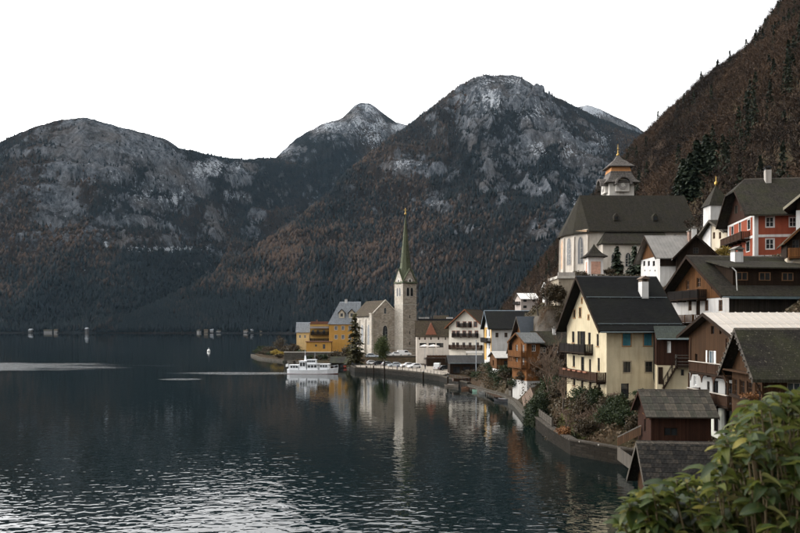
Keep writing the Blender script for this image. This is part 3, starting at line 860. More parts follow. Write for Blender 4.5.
# ------------------------------------------------------------------ building materials
CREAM = plaster('cream_yellow_plaster', (0.5225, 0.4512, 0.3087), .40)
WHITEP = plaster('white_limewash', (0.5524, 0.5441, 0.5273), .36)
WHITEG = plaster('greenish_white_plaster', (.64, .66, .58), .28)
GREYP = plaster('grey_plaster', (.40, .37, .34), .4)
REDP = plaster('brick_red_plaster', (0.2371, 0.0644, 0.0360), .28)
YELP = plaster('ochre_yellow_plaster', (0.4420, 0.2465, 0.0638), .25)
YELB = plaster('bright_yellow_plaster', (0.4675, 0.2890, 0.0935), .2)
W_DARK = wood('dark_brown_boards', (0.0240, 0.0144, 0.0088), .19)
W_RED = wood('red_brown_boards', (.034, .0145, .0085), .17)
W_MID = wood('weathered_brown_boards', (.052, .027, .013), .2)
W_WARM = wood('warm_amber_boards', (0.1020, 0.0459, 0.0173), .2)
W_ORANGE = wood('orange_larch_boards', (0.1674, 0.0713, 0.0248), .22)
W_GREY = wood('silvered_boards', (0.0880, 0.0770, 0.0633), .2)
W_RAIL = wood('railing_boards', (0.0550, 0.0286, 0.0165), .16, var=.3)
W_RAILD = wood('blackened_railing', (0.0175, 0.0140, 0.0120), .16, var=.3)
R_BLACK = shingle('black_slate_sheet', (0.0097, 0.0101, 0.0105), .42, .24, .1, .35, .75)
R_GREY = shingle('grey_brown_shingles', (0.0360, 0.0317, 0.0266), .2, .22, .4)
R_DARK = shingle('dark_weathered_shingles', (0.0224, 0.0200, 0.0176), .2, .2, .45, lichen=.25)
R_OLIVE = shingle('mossy_church_slates', (.030, .027, .022), .3, .26, .65, .4, moss_col=(.031, .029, .018))
R_BROWN = shingle('brown_roof_tiles', (0.0562, 0.0420, 0.0300), .22, .26, .3)
R_PINK = shingle('faded_red_tiles', (0.1200, 0.0840, 0.0640), .26, .3, .2)
R_CHURCH = shingle('brown_church_tiles', (0.0600, 0.0465, 0.0338), .3, .3, .3)
R_SLATE = shingle('light_grey_slates', (0.1920, 0.2080, 0.2240), .4, .3, .1, .25, .6)
R_TIN = plain('weathered_tin', (0.2080, 0.1960, 0.1800), .5, .35, var=.3, scale=.8)
R_TINL = plain('pale_sheet_metal', (0.4500, 0.4095, 0.3600), .5, .25, var=.18, scale=.5)
TEAL = plain('teal_shutter_paint', (.035, .15, .19), .6, var=.25)
GREENS = plain('dark_green_shutter_paint', (.018, .045, .035), .6)
W_FRAME = plain('dark_window_frame', (.035, .028, .022), .6)
BROWNF = plain('brown_window_frame', (.16, .085, .04), .6)
OCHRE = plain('ochre_surround', (.33, .19, .085), .8)
LIGHTS = plain('pale_stone_sill', (.45, .42, .37), .8)
BRICK = stone('brick_chimney', (.30, .11, .06), .25, .09, .4)
STONEG = stone('rubble_grey', (0.0855, 0.0788, 0.0675), .55, .3, .6, joint=(.15, .14, .12))
M_CURT = plain('white_curtain', (.7, .7, .68), .8)
GLASSB = glass('bluish_window_glass', (.03, .045, .055), .06)

# ================================================================== the big cream-yellow house
h = House('yellow', 'yellow_house', 'tall cream yellow house with black roof and two dark balconies above the lake garden', 'house')
h.shape(h.z(326, 92), h.z(278.5, 99))
for px in (626.6, 647.7):
    o = h.pwin('F', px, 339.5, .98, 1.45, fr=W_FRAME, sill=OCHRE, surround=OCHRE, arch=True, closed=TEAL)
h.pwin('F', 627, 367, .92, 1.25, fr=W_FRAME, surround=plain('taupe_surround', (.30, .25, .17), .9))
h.pwin('F', 649, 366.8, .92, 1.25, fr=W_FRAME, surround=plain('taupe_surround', (.30, .25, .17), .9))
h.pwin('F', 625, 391, .98, 1.8, fr=W_DARK, nx=1, nz=1, door=True)
for px, py, w, hh in ((573.2, 337, 1.0, 1.5), (589.4, 338.5, .9, 1.5), (597.7, 340, .75, 1.5), (573.8, 361, .9, 1.5), (590, 365.5, .75, 1.6), (598.7, 364.5, .75, 1.6),
                      (574.2, 381.5, .9, 1.05), (582.2, 383.5, .9, 1.1), (590.2, 386, .8, 1.1), (599, 389, .8, 1.2),
                      (574.3, 314, .8, 1.0), (580.2, 312.5, .75, 1.2), (582, 300.5, .35, .6), (588.6, 317.2, .45, .5)):
    h.pwin('G', px, py, w, hh, fr=W_FRAME if py < 395 else BROWNF, sill=OCHRE, nx=1 if w < .7 else 2, surround=OCHRE if py > 300 and py < 330 else None)
h.pwin('G', 581.5, 339, 1.3, 2.0, fr=W_FRAME, door=True, shutter=W_RAILD)
h.pwin('G', 582.5, 364.5, 1.2, 2.0, fr=W_FRAME, door=True)
h.walls([('wall', None, CREAM, 0)])
h.roof(R_BLACK, 1.25, .95, .26, verge=W_DARK, gutter=M_GUTTER, guards=(.1, .58), cap=M_DARK)
a0, zz = h.at('G', 593, 352); a1, _ = h.at('G', 566.5, 352)
h.balcony('G', a0, min(a1, h.W-.1), zz-.1, 1.15, 1.05, W_RAILD, W_DARK)
_, zz = h.at('G', 590, 378.5)
h.balcony('G', .1, h.W-.1, zz, 1.25, 1.05, W_RAIL, W_DARK)
h.chimney(6.45, 4.2, h.z(281.5, 96), .85, 1.1, plaster('white_chimney', (.62, .62, .61), .3), plain('brown_cap_tiles', (.12, .085, .06), .8), 'gable')
h.part('downpipe', M_GUTTER, lambda mb: (mb.tube((6.2, -.12, h.eave-.1), (6.2, -.12, -1), .05)))
for i in range(5): h.part('flower_box', plain('terracotta', (.22, .09, .05), .9), lambda mb: mb.box(-1.45, -1.22, 3+i*1.9, 4.1+i*1.9, zz+.82, zz+1.0))

# wooden annex with stairs between the yellow house and the chalet
h = House('annex', 'wooden_annex', 'small dark wooden annex with lean-to roof and outdoor stairs beside the yellow house', 'annex')
h.shape(h.z(338, 88), h.z(327.5, 91.5), .98)
zc = h.z(365, 88)
h.pwin('F', 669, 347, .42, 1.3, fr=M_WHITE, nx=1, glassm=M_CURT)
h.pwin('F', 682.5, 372.5, .35, .7, fr=W_FRAME, nx=1, nz=1)
h.walls([('wall', zc, CREAM, 0), ('timber_wall', None, W_RED, .05)])
h.roof(shingle('dark_green_sheet', (.030, .036, .032), .5, .9, .2, .2), .12, .75, .16, cap=None, gutter=M_GUTTER)
a, _ = h.at('F', 675, 360); b_, _ = h.at('F', 692, 360)
h.balcony('F', a, b_, zc, 1.0, 1.2, W_GREY, W_DARK, style='rails')
def stairs(mb):
    a0 = h.at('F', 676, 365)[0]; a1 = h.at('F', 663, 365)[0]
    z1 = zc; z0_ = h.z(388, 87.2)
    for i in range(9):
        t = i/8; x = a0 + (a1-a0)*t; z = z1 + (z0_-z1)*t
        mb.box(x-.13, x+.13, -1.0, -.15, z-.05, z)
    for y in (-1.04, -.1):
        mb.hexa([(a0-.05, y-.04, z1-.25), (a0+.12, y-.04, z1-.25), (a0+.12, y+.04, z1-.25), (a0-.05, y+.04, z1-.25)], [(a0-.05, y-.04, z1), (a0+.12, y-.04, z1), (a0+.12, y+.04, z1), (a0-.05, y+.04, z1)])
        mb.tube((a0, y, z1-.12), (a1, y, z0_-.12), .07, n=4); mb.tube((a0, y, z1+.9), (a1, y, z0_+.9), .04, n=4)
        for t in (0, .33, .66, 1): mb.box(a0+(a1-a0)*t-.03, a0+(a1-a0)*t+.03, y-.03, y+.03, z1+(z0_-z1)*t-.1, z1+(z0_-z1)*t+.9)
h.part('stairs', W_DARK, stairs)
h.part('stair_door', W_DARK, lambda mb: h.wb(mb, 'F', .12, .62, h.z(384, 88), h.z(367, 88), .0, .05))

# chalet with the pale metal roof
h = House('chalet', 'balcony_chalet', 'chalet with pale seamed metal roof, two wooden balconies and white ground floor', 'house')
h.shape(h.z(335.5, 72.5), h.z(315.0, 78.3))
z1 = h.z(403, 75.5); z2 = h.z(373, 77.5)       # the two balcony floors
# upper floor
a, z = h.at('G', 711, 351); h.window('G', a, z2+1.15, 1.5, 2.1, fr=M_WHITE, nx=2, nz=1, glassm=GLASSB, door=True)
for q0, q1 in ((.85, 1.2), (-1.35, -.85)): h.part('curtain', M_CURT, lambda mb: h.wb(mb, 'G', a+q0, a+q1, z2+.1, z2+2.2, .02, .06))
h.window('G', 2.0, z2+1.15, 2.2, 2.0, fr=W_DARK, nx=3, nz=1)
h.window('G', 10.4, z2+1.2, .7, 1.1, fr=W_DARK, nx=1)
a, z = h.at('G', 713, 330); h.window('G', a, z, .8, .8, fr=W_DARK)
a, z = h.at('G', 721, 331); h.window('G', a, z, .5, .6, fr=W_DARK, nx=1)
# middle floor
a, z = h.at('G', 708.5, 381); h.window('G', a, z1+1.35, .7, 1.0, fr=W_FRAME)
h.window('G', 5.4, z1+1.1, 1.4, 1.9, fr=W_DARK, nx=2, nz=1, door=True)
h.window('G', 2.2, z1+1.1, 1.8, 1.9, fr=W_DARK, nx=2, nz=1, door=True)
a, z = h.at('G', 695.3, 380.5); h.window('G', a, z, .7, 1.0, fr=M_WHITE, glassm=GLASSB)
# ground floor, tall dark doors with white reveals
for px in (716.5, 727.5, 738):
    a, z = h.at('G', px, 424); h.window('G', a, z1-1.75, 1.05, 2.5, fr=W_DARK, nx=2, nz=2, door=True, surround=WHITEP)
h.walls([('wall', z1-.2, WHITEG, 0), ('upper_wall', z2-.2, plaster('shaded_loggia_plaster', (.36, .36, .35), .35), .02), ('timber_wall', None, W_MID, .05)])  # white loggia wall greyed, shade of the recess put into its colour
# standing-seam roof built sheet by sheet
ro = h.roof(plain('roof_boarding', (.05, .038, .028), .9), .95, 1.15, .16, verge=W_DARK, og_e=.5)
def seam_sheet():
    n = 15; x0, x1 = h.x0, h.x1; wd = (x1-x0)/n; yr = h.W/2
    mesh = {}
    for near in (True, False):
        for j in range(2):
            t0, t1 = (0, .52) if j == 0 else (.515, 1.0)
            ye = -h.oe-.04 if near else h.W+h.oe+.04; fz = h.zF if near else h.zB
            y0 = ye+(yr-ye)*t0; y1 = ye+(yr-ye)*t1
            mb = MB(); base = h.th+.05 + (.02 if j else 0)
            A = [(0.02, y0, fz(y0)+base), (wd-.02, y0, fz(y0)+base), (wd-.02, y1, fz(y1)+base), (0.02, y1, fz(y1)+base)]
            mb.hexa(A, [(a[0], a[1], a[2]+.025) for a in A])
            B = [(wd-.05, y0, fz(y0)+base), (wd+.0, y0, fz(y0)+base), (wd+.0, y1, fz(y1)+base), (wd-.05, y1, fz(y1)+base)]
            mb.hexa(B, [(a[0], a[1], a[2]+.10) for a in B])
            me = mb.mesh('roof_sheet', R_TINL)
            for i in range(n):
                q = link('roof_sheet', me, ro); q.location = (x0+i*wd, 0, 0)
seam_sheet()
h.balcony('G', .1, 9.2, z2, 1.25, 1.05, W_RAIL, W_DARK, posts_to=h.z(338, 75))
h.balcony('G', -.6, 9.4, z1, 1.35, 1.05, W_RAIL, W_DARK, posts_to=z2-.2)
def snowline(mb):
    mb.box(-1.3, -1.18, 9.3-.05, 9.25, z2+1.05, z2+1.1)
def arches(mb):
    for a0, a1 in ((.25, 3.1), (3.1, 6.2), (6.2, 9.2)):
        for sg in (0, 1):
            c = a0 if sg == 0 else a1; k = .8 if sg == 0 else -.8
            mb.prism([(-1.05, c, z2-.2), (-1.05, c+k, z2-.2), (-1.05, c+k*.55, z2-.32), (-1.05, c+k*.2, z2-.6), (-1.05, c, z2-1.0)], (-.08, 0, 0))
h.part('arch_bracket', W_RAIL, arches)
def covers(mb):
    h.wb(mb, 'G', .1, 9.2, z2+1.03, z2+1.09, 1.08, 1.34); h.wb(mb, 'G', -.6, 9.4, z1+1.03, z1+1.09, 1.18, 1.44)
h.part('rail_cover', plain('zinc_rail_cover', (.42, .38, .33), .6, .2), covers)

# low house with lattice windows and a mossy shingle roof
h = House('lattice', 'lattice_window_house', 'low wooden house with mossy dark shingle roof and lattice windows behind the leafy shrub', 'house')
h.shape(h.z(373, 58.5), h.z(332, 62.2))
for i in range(4):
    a = .95 + i*1.95; h.window('G', a, h.z(392, 61), 1.35, 1.6, fr=W_MID, nx=3, nz=3, fw=.1)
h.window('G', h.W/2, h.z(356, 62), .7, .7, fr=W_MID)
h.window('F', 2.3, h.z(392, 58), 1.0, 1.4, fr=M_WHITE, glassm=GLASSB)
h.walls([('timber_wall', None, W_MID, 0)])
h.roof(R_DARK, .9, .85, .24, verge=W_GREY, cap=W_GREY, og_e=.5)
for i in range(9):
    for near in (0, 1):
        t = (i+.5)/9; ye = -h.oe if near == 0 else h.W+h.oe; fz = h.zF if near == 0 else h.zB
        y = ye + (h.W/2-ye)*t; h.part('lath_end', W_GREY, lambda mb: mb.box(h.x0-.2, h.x0-.02, y-.09, y+.09, fz(y)+.05, fz(y)+.17), h.roof_ob)
def brace(mb):
    mb.tube((-.75, h.W+.3, h.eave-.2), (-.05, h.W+.3, h.eave-1.6), .08, n=4); mb.tube((-.75, -.2, h.eave-.2), (-.05, -.2, h.eave-1.6), .08, n=4)
    mb.box(-.8, -.04, 0.1, h.W-.1, h.eave-.16, h.eave-.04)
h.part('brace', W_MID, brace)
def gbox(mb): h.wb(mb, 'G', .2, h.W-.2, h.z(401.5, 61), h.z(398.5, 61), .02, .3)
h.part('window_box', W_DARK, gbox)

# dark chalet above it
h = House('dark', 'dark_timber_chalet', 'large dark timber chalet with white ground floor and long dormer above the metal roof', 'house')
h.shape(h.z(292, 93), h.z(257.8, 100))
zw = h.z(298.5, 98)
for px in (690, 706.5, 720.5):
    a, z = h.at('G', px, 305.5); h.window('G', a, z, .85, 1.35, fr=BROWNF)
a, z = h.at('G', 698, 307); h.window('G', a, z-.1, 1.0, 1.9, fr=W_WARM, nx=1, nz=1, door=True, glassm=W_DARK)
a, z = h.at('G', 688, 285); h.window('G', a, z, .9, 1.2, fr=BROWNF); a, z = h.at('G', 699, 282.5); h.window('G', a, z, 1.0, 1.2, fr=BROWNF)
a, z = h.at('G', 713, 284.5); h.window('G', a, z, .75, 1.0, fr=W_FRAME)
h.walls([('wall', zw, WHITEP, 0), ('timber_wall', None, W_WARM, .06)])
h.part('shingle_cladding', shingle('dark_wall_shingles', (.030, .025, .021), .25, .2, .1), lambda mb: mb.box(-.03, h.L, -.2, -.09, -1.0, h.eave))
h.roof(R_GREY, 1.6, 1.1, .24, verge=W_DARK, cap=W_GREY, gutter=M_GUTTER, og_e=.3)
a0 = h.at('G', 707, 290)[0]; a1 = min(h.at('G', 676, 290)[0], h.W-.1); zb = h.z(299, 101)
h.balcony('G', a0, a1, zb, 1.3, 1.1, W_RAILD, W_DARK)
a0 = h.at('G', 701, 318)[0]
h.balcony('G', a0, h.W-.2, h.z(322.5, 101), 1.2, 1.0, W_WARM, W_DARK, style='boards', step=.24, board=.12)
# long shed dormer
dx0 = h.at('F', 737, 276)[0]; yb = 4.2
zd1 = h.z(268, 94.3); zd0 = h.zF(1.0)
def dorm(mb): mb.hexa([(dx0, .9, zd0-.4), (h.L, .9, zd0-.4), (h.L, 5.0, zd0-.4), (dx0, 5.0, zd0-.4)], [(dx0, .9, zd1), (h.L, .9, zd1), (h.L, 5.0, zd1+.9), (dx0, 5.0, zd1+.9)])
do = h.part('dormer', W_DARK, dorm)
h.part('dormer_roof', R_GREY, lambda mb: mb.prism([(dx0-.9, .3, zd1-.08), (h.L+.2, .3, zd1-.08), (h.L+.2, 5.6, zd1+1.15), (dx0-.9, 5.6, zd1+1.15)], (0, 0, .16)), do)
for px in (746, 769, 792):
    a = h.at('F', px, 279)[0]; zc_ = (zd0+zd1)/2+.15
    mb = MB()
    for q in ((a-.75, a-.65, zc_-.5, zc_+.5), (a+.65, a+.75, zc_-.5, zc_+.5), (a-.65, a+.65, zc_-.5, zc_-.42), (a-.65, a+.65, zc_+.42, zc_+.5), (a-.04, a+.04, zc_-.42, zc_+.42)):
        mb.box(q[0], q[1], .80, .89, q[2], q[3])
    wdw = mb.build('window', BROWNF, do)
    pb = MB(); pb.box(a-.65, a+.65, .85, .895, zc_-.42, zc_+.42); pb.build('pane', M_GLASS, wdw)
h.part('downpipe', plain('pale_downpipe', (.33, .33, .31), .5), lambda mb: (mb.tube((dx0-.5, .25, zd1), (dx0-.1, -.0, zd1-.5), .07), mb.tube((dx0-.1, -.0, zd1-.5), (dx0-.1, -.2, h.zF(-.2)+.3), .07)))
h.part('eave_board', plain('blue_grey_eave', (.10, .14, .15), .5), lambda mb: mb.box(-.6, h.L+.2, -1.28, -1.2, h.zF(-1.1)-.12, h.zF(-1.1)+.18))
xa = h.at('F', 757.5, 260)[0]
h.chimney(xa+.35, 4.9, h.z(252, 98), 1.15, 1.0, plaster('white_chimney', (.62, .62, .61), .3), M_CONC, 'gable')

# white house with tin roof, two wings
h = House('tin', 'tin_roofed_house', 'white house with brown gable and grey tin roof below the parish church', 'house')
h.shape(h.z(255.5, 118), h.z(237, 122.5))
zt = h.z(257, 121)
for px in (644.2, 648.8, 653.8): h.pwin('G', px, 263.5, 1.0, .8, fr=W_FRAME, nx=1, nz=1)
for px in (645, 650, 655): h.pwin('G', px, 270.6, .5, .22, fr=W_FRAME, nx=1, nz=1)
zf = h.z(266, 118)
h.walls([('wall', zt, WHITEP, 0), ('timber_wall', None, W_WARM, .05)])
h.part('cladding', W_DARK, lambda mb: mb.box(-.03, h.L, -.16, -.055, zf, h.eave))
h.roof(R_TIN, .9, .8, .14, verge=W_DARK, cap=R_TIN)
for i in range(15):
    pass
def ribs(mb):
    k = 16
    for i in range(k):
        x = h.x0 + (h.x1-h.x0)*(i+.5)/k; y0, y1 = -h.oe, h.W/2
        mb.hexa([(x-.03, y0, h.zF(y0)+.16), (x+.03, y0, h.zF(y0)+.16), (x+.03, y1, h.zF(y1)+.16), (x-.03, y1, h.zF(y1)+.16)],
                [(x-.03, y0, h.zF(y0)+.23), (x+.03, y0, h.zF(y0)+.23), (x+.03, y1, h.zF(y1)+.23), (x-.03, y1, h.zF(y1)+.23)])
h.part('roof_rib', R_TIN, ribs, h.roof_ob)
h.chimney(h.L-.6, 3.2, h.z(231.5, 121), .8, .8, BRICK, M_CONC)
h2 = House('tin2', 'tin_gabled_wing', 'dark gabled house with pale tin roof next to the brick chimney', 'house')
h = h2
h.shape(h.z(254, 114), h.z(236, 114.5))
h.window('G', h.W*.5, h.z(250, 114), .8, .9, fr=W_FRAME); h.window('G', h.W*.3, h.z(262, 114), .8, 1.0, fr=W_FRAME); h.window('G', h.W*.72, h.z(262, 114), .8, 1.0, fr=W_FRAME)
h.walls([('wall', h.z(270, 114), WHITEP, 0), ('timber_wall', None, W_DARK, .05)])
h.roof(R_TIN, .9, .7, .14, verge=W_DARK, cap=R_TINL)
h.chimney(3.2, h.W*.5, h.z(229, 118), .7, .7, WHITEP, M_CONC)

# red house
h = House('red', 'red_house', 'brick red house with white corner bands, green shutters and a brown shingle roof', 'house')
h.shape(h.z(211, 120), h.z(181, 127), hip=.36)
zr = h.z(214, 120)
for py in (222, 244): h.pwin('F', 770, py, 1.15, 1.5, fr=M_WHITE, surround=WHITEP)
for py in (222, 245): h.pwin('F', 793, py, 1.0, 1.4, fr=M_WHITE, surround=WHITEP)
for px, py, w, hh in ((749, 224.5, 1.3, 1.5), (740, 227.5, .9, 1.9), (732.5, 230.5, 1.2, 1.4)): h.pwin('G', px, py, w, hh, fr=GREENS, surround=WHITEP)
for px, py, w, hh in ((748, 246.5, 1.7, 1.5), (734, 252, 1.5, 1.5)): h.pwin('G', px, py, w, hh, fr=GREENS, surround=WHITEP)
h.pwin('G', 741, 250.5, 1.0, 1.9, fr=W_DARK, door=True)
for px, py in ((736.5, 209.5), (742.5, 206.5)): h.pwin('G', px, py, .7, 1.3, fr=W_FRAME, shutter=GREENS)
h.walls([('wall', zr, REDP, 0), ('timber_wall', None, W_RED, .06)])
zm = h.z(236, 120); zbm = h.z(256.5, 120)
def bands(mb):
    k = .05
    mb.box(-k, .55, -k, -.002, -1, zr); mb.box(-k, -.002, -.002, .75, -1, zr); mb.box(-k, -.002, h.W-.9, h.W+.0, -1, zr)
    for z, t in ((zr-.32, .30), (zm-.2, .4), (zbm-.2, .4)):
        mb.box(.56, h.L, -k-.003, -.004, z, z+t); mb.box(-k-.003, -.004, .76, h.W-.91, z, z+t)
h.part('corner_band', WHITEP, bands)
h.roof(R_GREY, 1.7, 1.1, .26, verge=W_DARK, cap=W_GREY, og_e=.2)
a0, _ = h.at('G', 750, 238); a1, _ = h.at('G', 728.6, 238)
h.balcony('G', a0, min(a1, h.W-.1), h.z(241, 126), 1.4, 1.1, W_RAIL, W_DARK)
h.chimney(h.at('F', 786, 190)[0]-.6, 6.4, h.z(170.5, 126), .9, .9, GREYP, M_DARK, 'gable')
h = House('redwing', 'red_house_wing', 'projecting wing with dark gable and white corner at the right edge of the red house', 'house')
h.shape(h.z(199, 113), h.z(199, 113)+2.6)
h.window('B', 2.6, h.z(225, 115), 1.0, 1.4, fr=GREENS, surround=WHITEP); h.window('B', 5.4, h.z(225, 117), 1.0, 1.4, fr=GREENS, surround=WHITEP)
h.window('G', h.W-2.0, h.z(225, 113), 1.1, 1.4, fr=GREENS, surround=WHITEP); h.window('G', h.W-4.2, h.z(225, 113), 1.1, 1.4, fr=GREENS, surround=WHITEP)
h.walls([('wall', h.z(208, 113), REDP, 0), ('timber_wall', None, W_DARK, .06)])
h.part('corner_band', WHITEP, lambda mb: (mb.box(-.05, -.002, h.W-.6, h.W+.05, -1, h.z(208.5, 113)), mb.box(-.0, .7, h.W+.002, h.W+.05, -1, h.z(208.5, 113))))
h.roof(R_GREY, 1.5, 1.6, .24, verge=plain('pale_bargeboard', (.3, .27, .2), .7), cap=W_GREY)

# pale house left of the red one, and the porch house at the picture edge
h = House('pale', 'pale_cottage', 'small cream cottage with grey shingle roof squeezed left of the red house', 'house')
h.shape(h.z(231, 136), h.z(221.5, 141))
for px, py in ((708, 236), (714, 235.5), (720, 235.5)): h.pwin('G', px, py, .9, 1.2, fr=BROWNF)
h.walls([('wall', None, plaster('sand_plaster', (.50, .44, .34), .3), 0)])
h.roof(R_GREY, 1.0, .9, .2, verge=W_GREY, cap=W_GREY)
h = House('porch', 'balcony_porch_house', 'house with small brown gable, golden wood balcony and round arch at the right edge', 'house')
h.shape(h.z(240, 98), h.z(228, 98))
h.window('G', h.W-1.0, h.z(243.5, 98), .8, 1.1, fr=W_FRAME); h.window('G', h.W-2.3, h.z(243.5, 98), .8, 1.1, fr=W_FRAME)
h.window('G', h.W-1.2, h.z(269, 98), 1.2, 1.3, fr=M_CONC, nx=1, nz=1)
h.walls([('wall', h.z(257, 98), plaster('sand_plaster', (.50, .44, .34), .3), 0), ('timber_wall', None, W_DARK, .05)])
h.part('arch', LIGHTS, lambda mb: [mb.hexa(
    [(-.06, h.W-1.2+.62*cos(t0), h.z(264, 98)+.6*sin(t0)), (.0, h.W-1.2+.62*cos(t0), h.z(264, 98)+.6*sin(t0)), (.0, h.W-1.2+.62*cos(t1), h.z(264, 98)+.6*sin(t1)), (-.06, h.W-1.2+.62*cos(t1), h.z(264, 98)+.6*sin(t1))],
    [(-.06, h.W-1.2+.85*cos(t0), h.z(264, 98)+.85*sin(t0)), (.0, h.W-1.2+.85*cos(t0), h.z(264, 98)+.85*sin(t0)), (.0, h.W-1.2+.85*cos(t1), h.z(264, 98)+.85*sin(t1)), (-.06, h.W-1.2+.85*cos(t1), h.z(264, 98)+.85*sin(t1))])
    for t0, t1 in [(pi*i/8, pi*(i+1)/8) for i in range(8)]])
h.roof(R_BROWN, .9, .5, .16, verge=W_WARM)
h.balcony('G', .1, h.W-.1, h.z(257, 98), .9, 1.15, W_ORANGE, W_WARM)

# ------------------------------------------------------------------ shed and boathouse at the near shore
h = House('shed', 'brown_garden_shed', 'small reddish brown wooden shed with grey plank roof above the boathouse', 'shed')
h.shape(h.z(414, 72), h.z(392, 74.8))
h.window('F', h.at('F', 671, 432)[0], h.z(431.5, 72), 1.25, .75, fr=W_DARK, nx=2, nz=1)
h.window('G', h.W*.45, h.z(426, 74), .7, 1.2, fr=W_DARK, nx=1)
h.walls([('timber_wall', None, W_RED, 0)])
ro = h.roof(plain('roof_boarding', (.05, .038, .028), .9), .55, .55, .1, verge=W_RED, gutter=None)
pmats = [plain('roof_plank_%d' % i, c, .9, var=.45, scale=3, spec=.06) for i, c in enumerate([(.052, .048, .040), (.064, .058, .048), (.042, .039, .034), (.074, .065, .052), (.047, .046, .037)])]
def planks():
    yr = h.W/2; rows = 4; cols = 13; wd = (h.x1-h.x0+.1)/cols
    rnd = random.Random(3)
    for near in (True, False):
        ye = -h.oe-.08 if near else h.W+h.oe+.08; fz = h.zF if near else h.zB
        ms = []
        for k_ in range(5):
            y0, y1 = ye, ye+(yr-ye)/rows*1.12
            mb = MB(); A = [(.008, y0, fz(y0)), (wd-.008, y0, fz(y0)), (wd-.008, y1, fz(y1)-.035), (.008, y1, fz(y1)-.035)]
            mb.hexa(A, [(a[0], a[1], a[2]+.05) for a in A]); ms.append(mb.mesh('roof_plank', pmats[k_]))
        for r_ in range(rows):
            for c_ in range(cols):
                q = link('roof_plank', rnd.choice(ms), ro)
                dy = (yr-ye)/rows*r_
                q.location = (h.x0-.05+c_*wd, dy, (h.zF(dy)-h.zF(0) if near else h.zB(dy)-h.zB(0)) + h.th+.07+rnd.uniform(-.012, .012))
planks()
h.part('ridge_board', W_GREY, lambda mb: mb.prism([(h.x0-.08, h.W/2-.2, h.ridge+.10), (h.x0-.08, h.W/2+.2, h.ridge+.10), (h.x0-.08, h.W/2, h.ridge+.30)], (h.x1-h.x0+.16, 0, 0)), ro)
h.part('lean_to_rail', W_WARM, lambda mb: mb.tube((-.15, -.1, h.z(419, 72)), (-.1, 3.0, h.z(413, 75)), .05, n=4))

h = House('boathouse', 'lakeside_boathouse', 'dark shingled boathouse roof at the water below the leafy shrub', 'boathouse')
h.shape(h.z(491, 61), h.z(445, 64))
h.window('G', h.W*.5, .9, 3.0, 1.7, fr=W_DARK, nx=2, nz=1, door=True)
h.walls([('timber_wall', None, W_MID, 0)])
h.roof(R_DARK, .8, .75, .22, verge=W_GREY, cap=W_GREY)
# courses of long shingle strips, one board per strip
def courses():
    rnd = random.Random(5); yr = h.W/2; rows = 13
    cm = [plain('roof_shingle_%d' % i, c, .92, var=.5, scale=5, spec=.05) for i, c in enumerate([(.022, .021, .0195), (.029, .027, .024), (.018, .0175, .0165), (.036, .032, .027)])]
    ye = -h.oe-.06; st = (yr-ye)/rows
    meshes = []
    for wi in (.28, .36, .45):
        for c in cm:
            A = [(.006, 0, 0), (wi-.006, 0, 0), (wi-.006, st*1.35, h.zF(st*1.35)-h.zF(0)-.045), (.006, st*1.35, h.zF(st*1.35)-h.zF(0)-.045)]
            mb = MB(); mb.hexa(A, [(a[0], a[1], a[2]+.045) for a in A]); meshes.append((wi, mb.mesh('shingle', c)))
    cnt = 0
    rest = MB()
    for r_ in range(rows-1, -1, -1):
        x = h.x0-.03
        while x < h.x1-.05:
            wi, me = rnd.choice(meshes)
            y = ye+st*r_; z = h.zF(y)+h.th+.045+rnd.uniform(-.01, .012)
            if x < 6.5 and cnt < 290:
                q = link('shingle', me, h.roof_ob); q.location = (x, y, z); cnt += 1
            else:
                rest.add([(v.co.x+x, v.co.y+y, v.co.z+z) for v in me.vertices], [tuple(p_.vertices) for p_ in me.polygons])
            x += wi
    rest.build('shingle_course', cm[0], h.roof_ob, kind='stuff')
courses()

# ------------------------------------------------------------------ sheds along the shore
h = House('shoreshed', 'small_shore_shed', 'little open boat shed with grey tile roof on the shore beside the pink-tiled one', 'boathouse')
h.shape(h.z(388.5, 148), h.z(379.5, 150))
h.window('F', 1.5, .7, 2.0, 1.2, fr=W_DARK, nx=1, nz=1)
h.walls([('wall', None, W_GREY, 0)])
h.roof(R_BROWN, .5, .5, .14, cap=W_GREY)
h = House('shoreboat', 'long_shore_boathouse', 'long low boathouse with faded pinkish tiles and white base along the shore wall', 'boathouse')
h.shape(h.z(405.5, 120.5), h.z(397, 121))
for i in range(5): h.window('B', 2+i*3.1, 1.0, .8, .6, fr=W_FRAME)
h.walls([('wall', h.z(411, 120.5), WHITEP, 0), ('timber_wall', None, W_WARM, .05)])
h.roof(R_PINK, .4, .45, .14, cap=R_PINK)

# ------------------------------------------------------------------ timber houses in the middle
h = House('timber_a', 'steep_roof_timber_house', 'timber house with steep blue-black roof among the brown houses', 'house')
h.shape(h.z(352, 148), h.z(317.5, 154))
for a in (3, 5.5, 8): h.window('G', a, h.z(352, 154), .9, 1.2, fr=M_WHITE)
h.window('G', 5.6, h.z(335, 154), .9, 1.1, fr=M_WHITE)
h.walls([('wall', 1.6, WHITEP, 0), ('timber_wall', None, W_ORANGE, .05)])
h.roof(plain('blue_black_sheet', (.028, .036, .045), .4, .2), 1.0, .7, .2, verge=W_GREY)
h.balcony('G', 2, h.W-1, h.z(362, 153), 1.1, 1.0, W_WARM, W_DARK)
h = House('timber_b', 'orange_timber_annex', 'narrow orange timber annex with grey gable roof and stacked balconies facing the lake', 'house')
h.shape(h.z(342, 140), h.z(333.5, 143))
for a in (1.6, 4.6): h.window('G', a, h.z(348.5, 143), .9, 1.3, fr=M_WHITE); h.window('G', a, h.z(361, 143), .9, 1.3, fr=M_WHITE)
h.window('F', 1.3, h.z(348, 140), .8, 1.2, fr=M_WHITE)
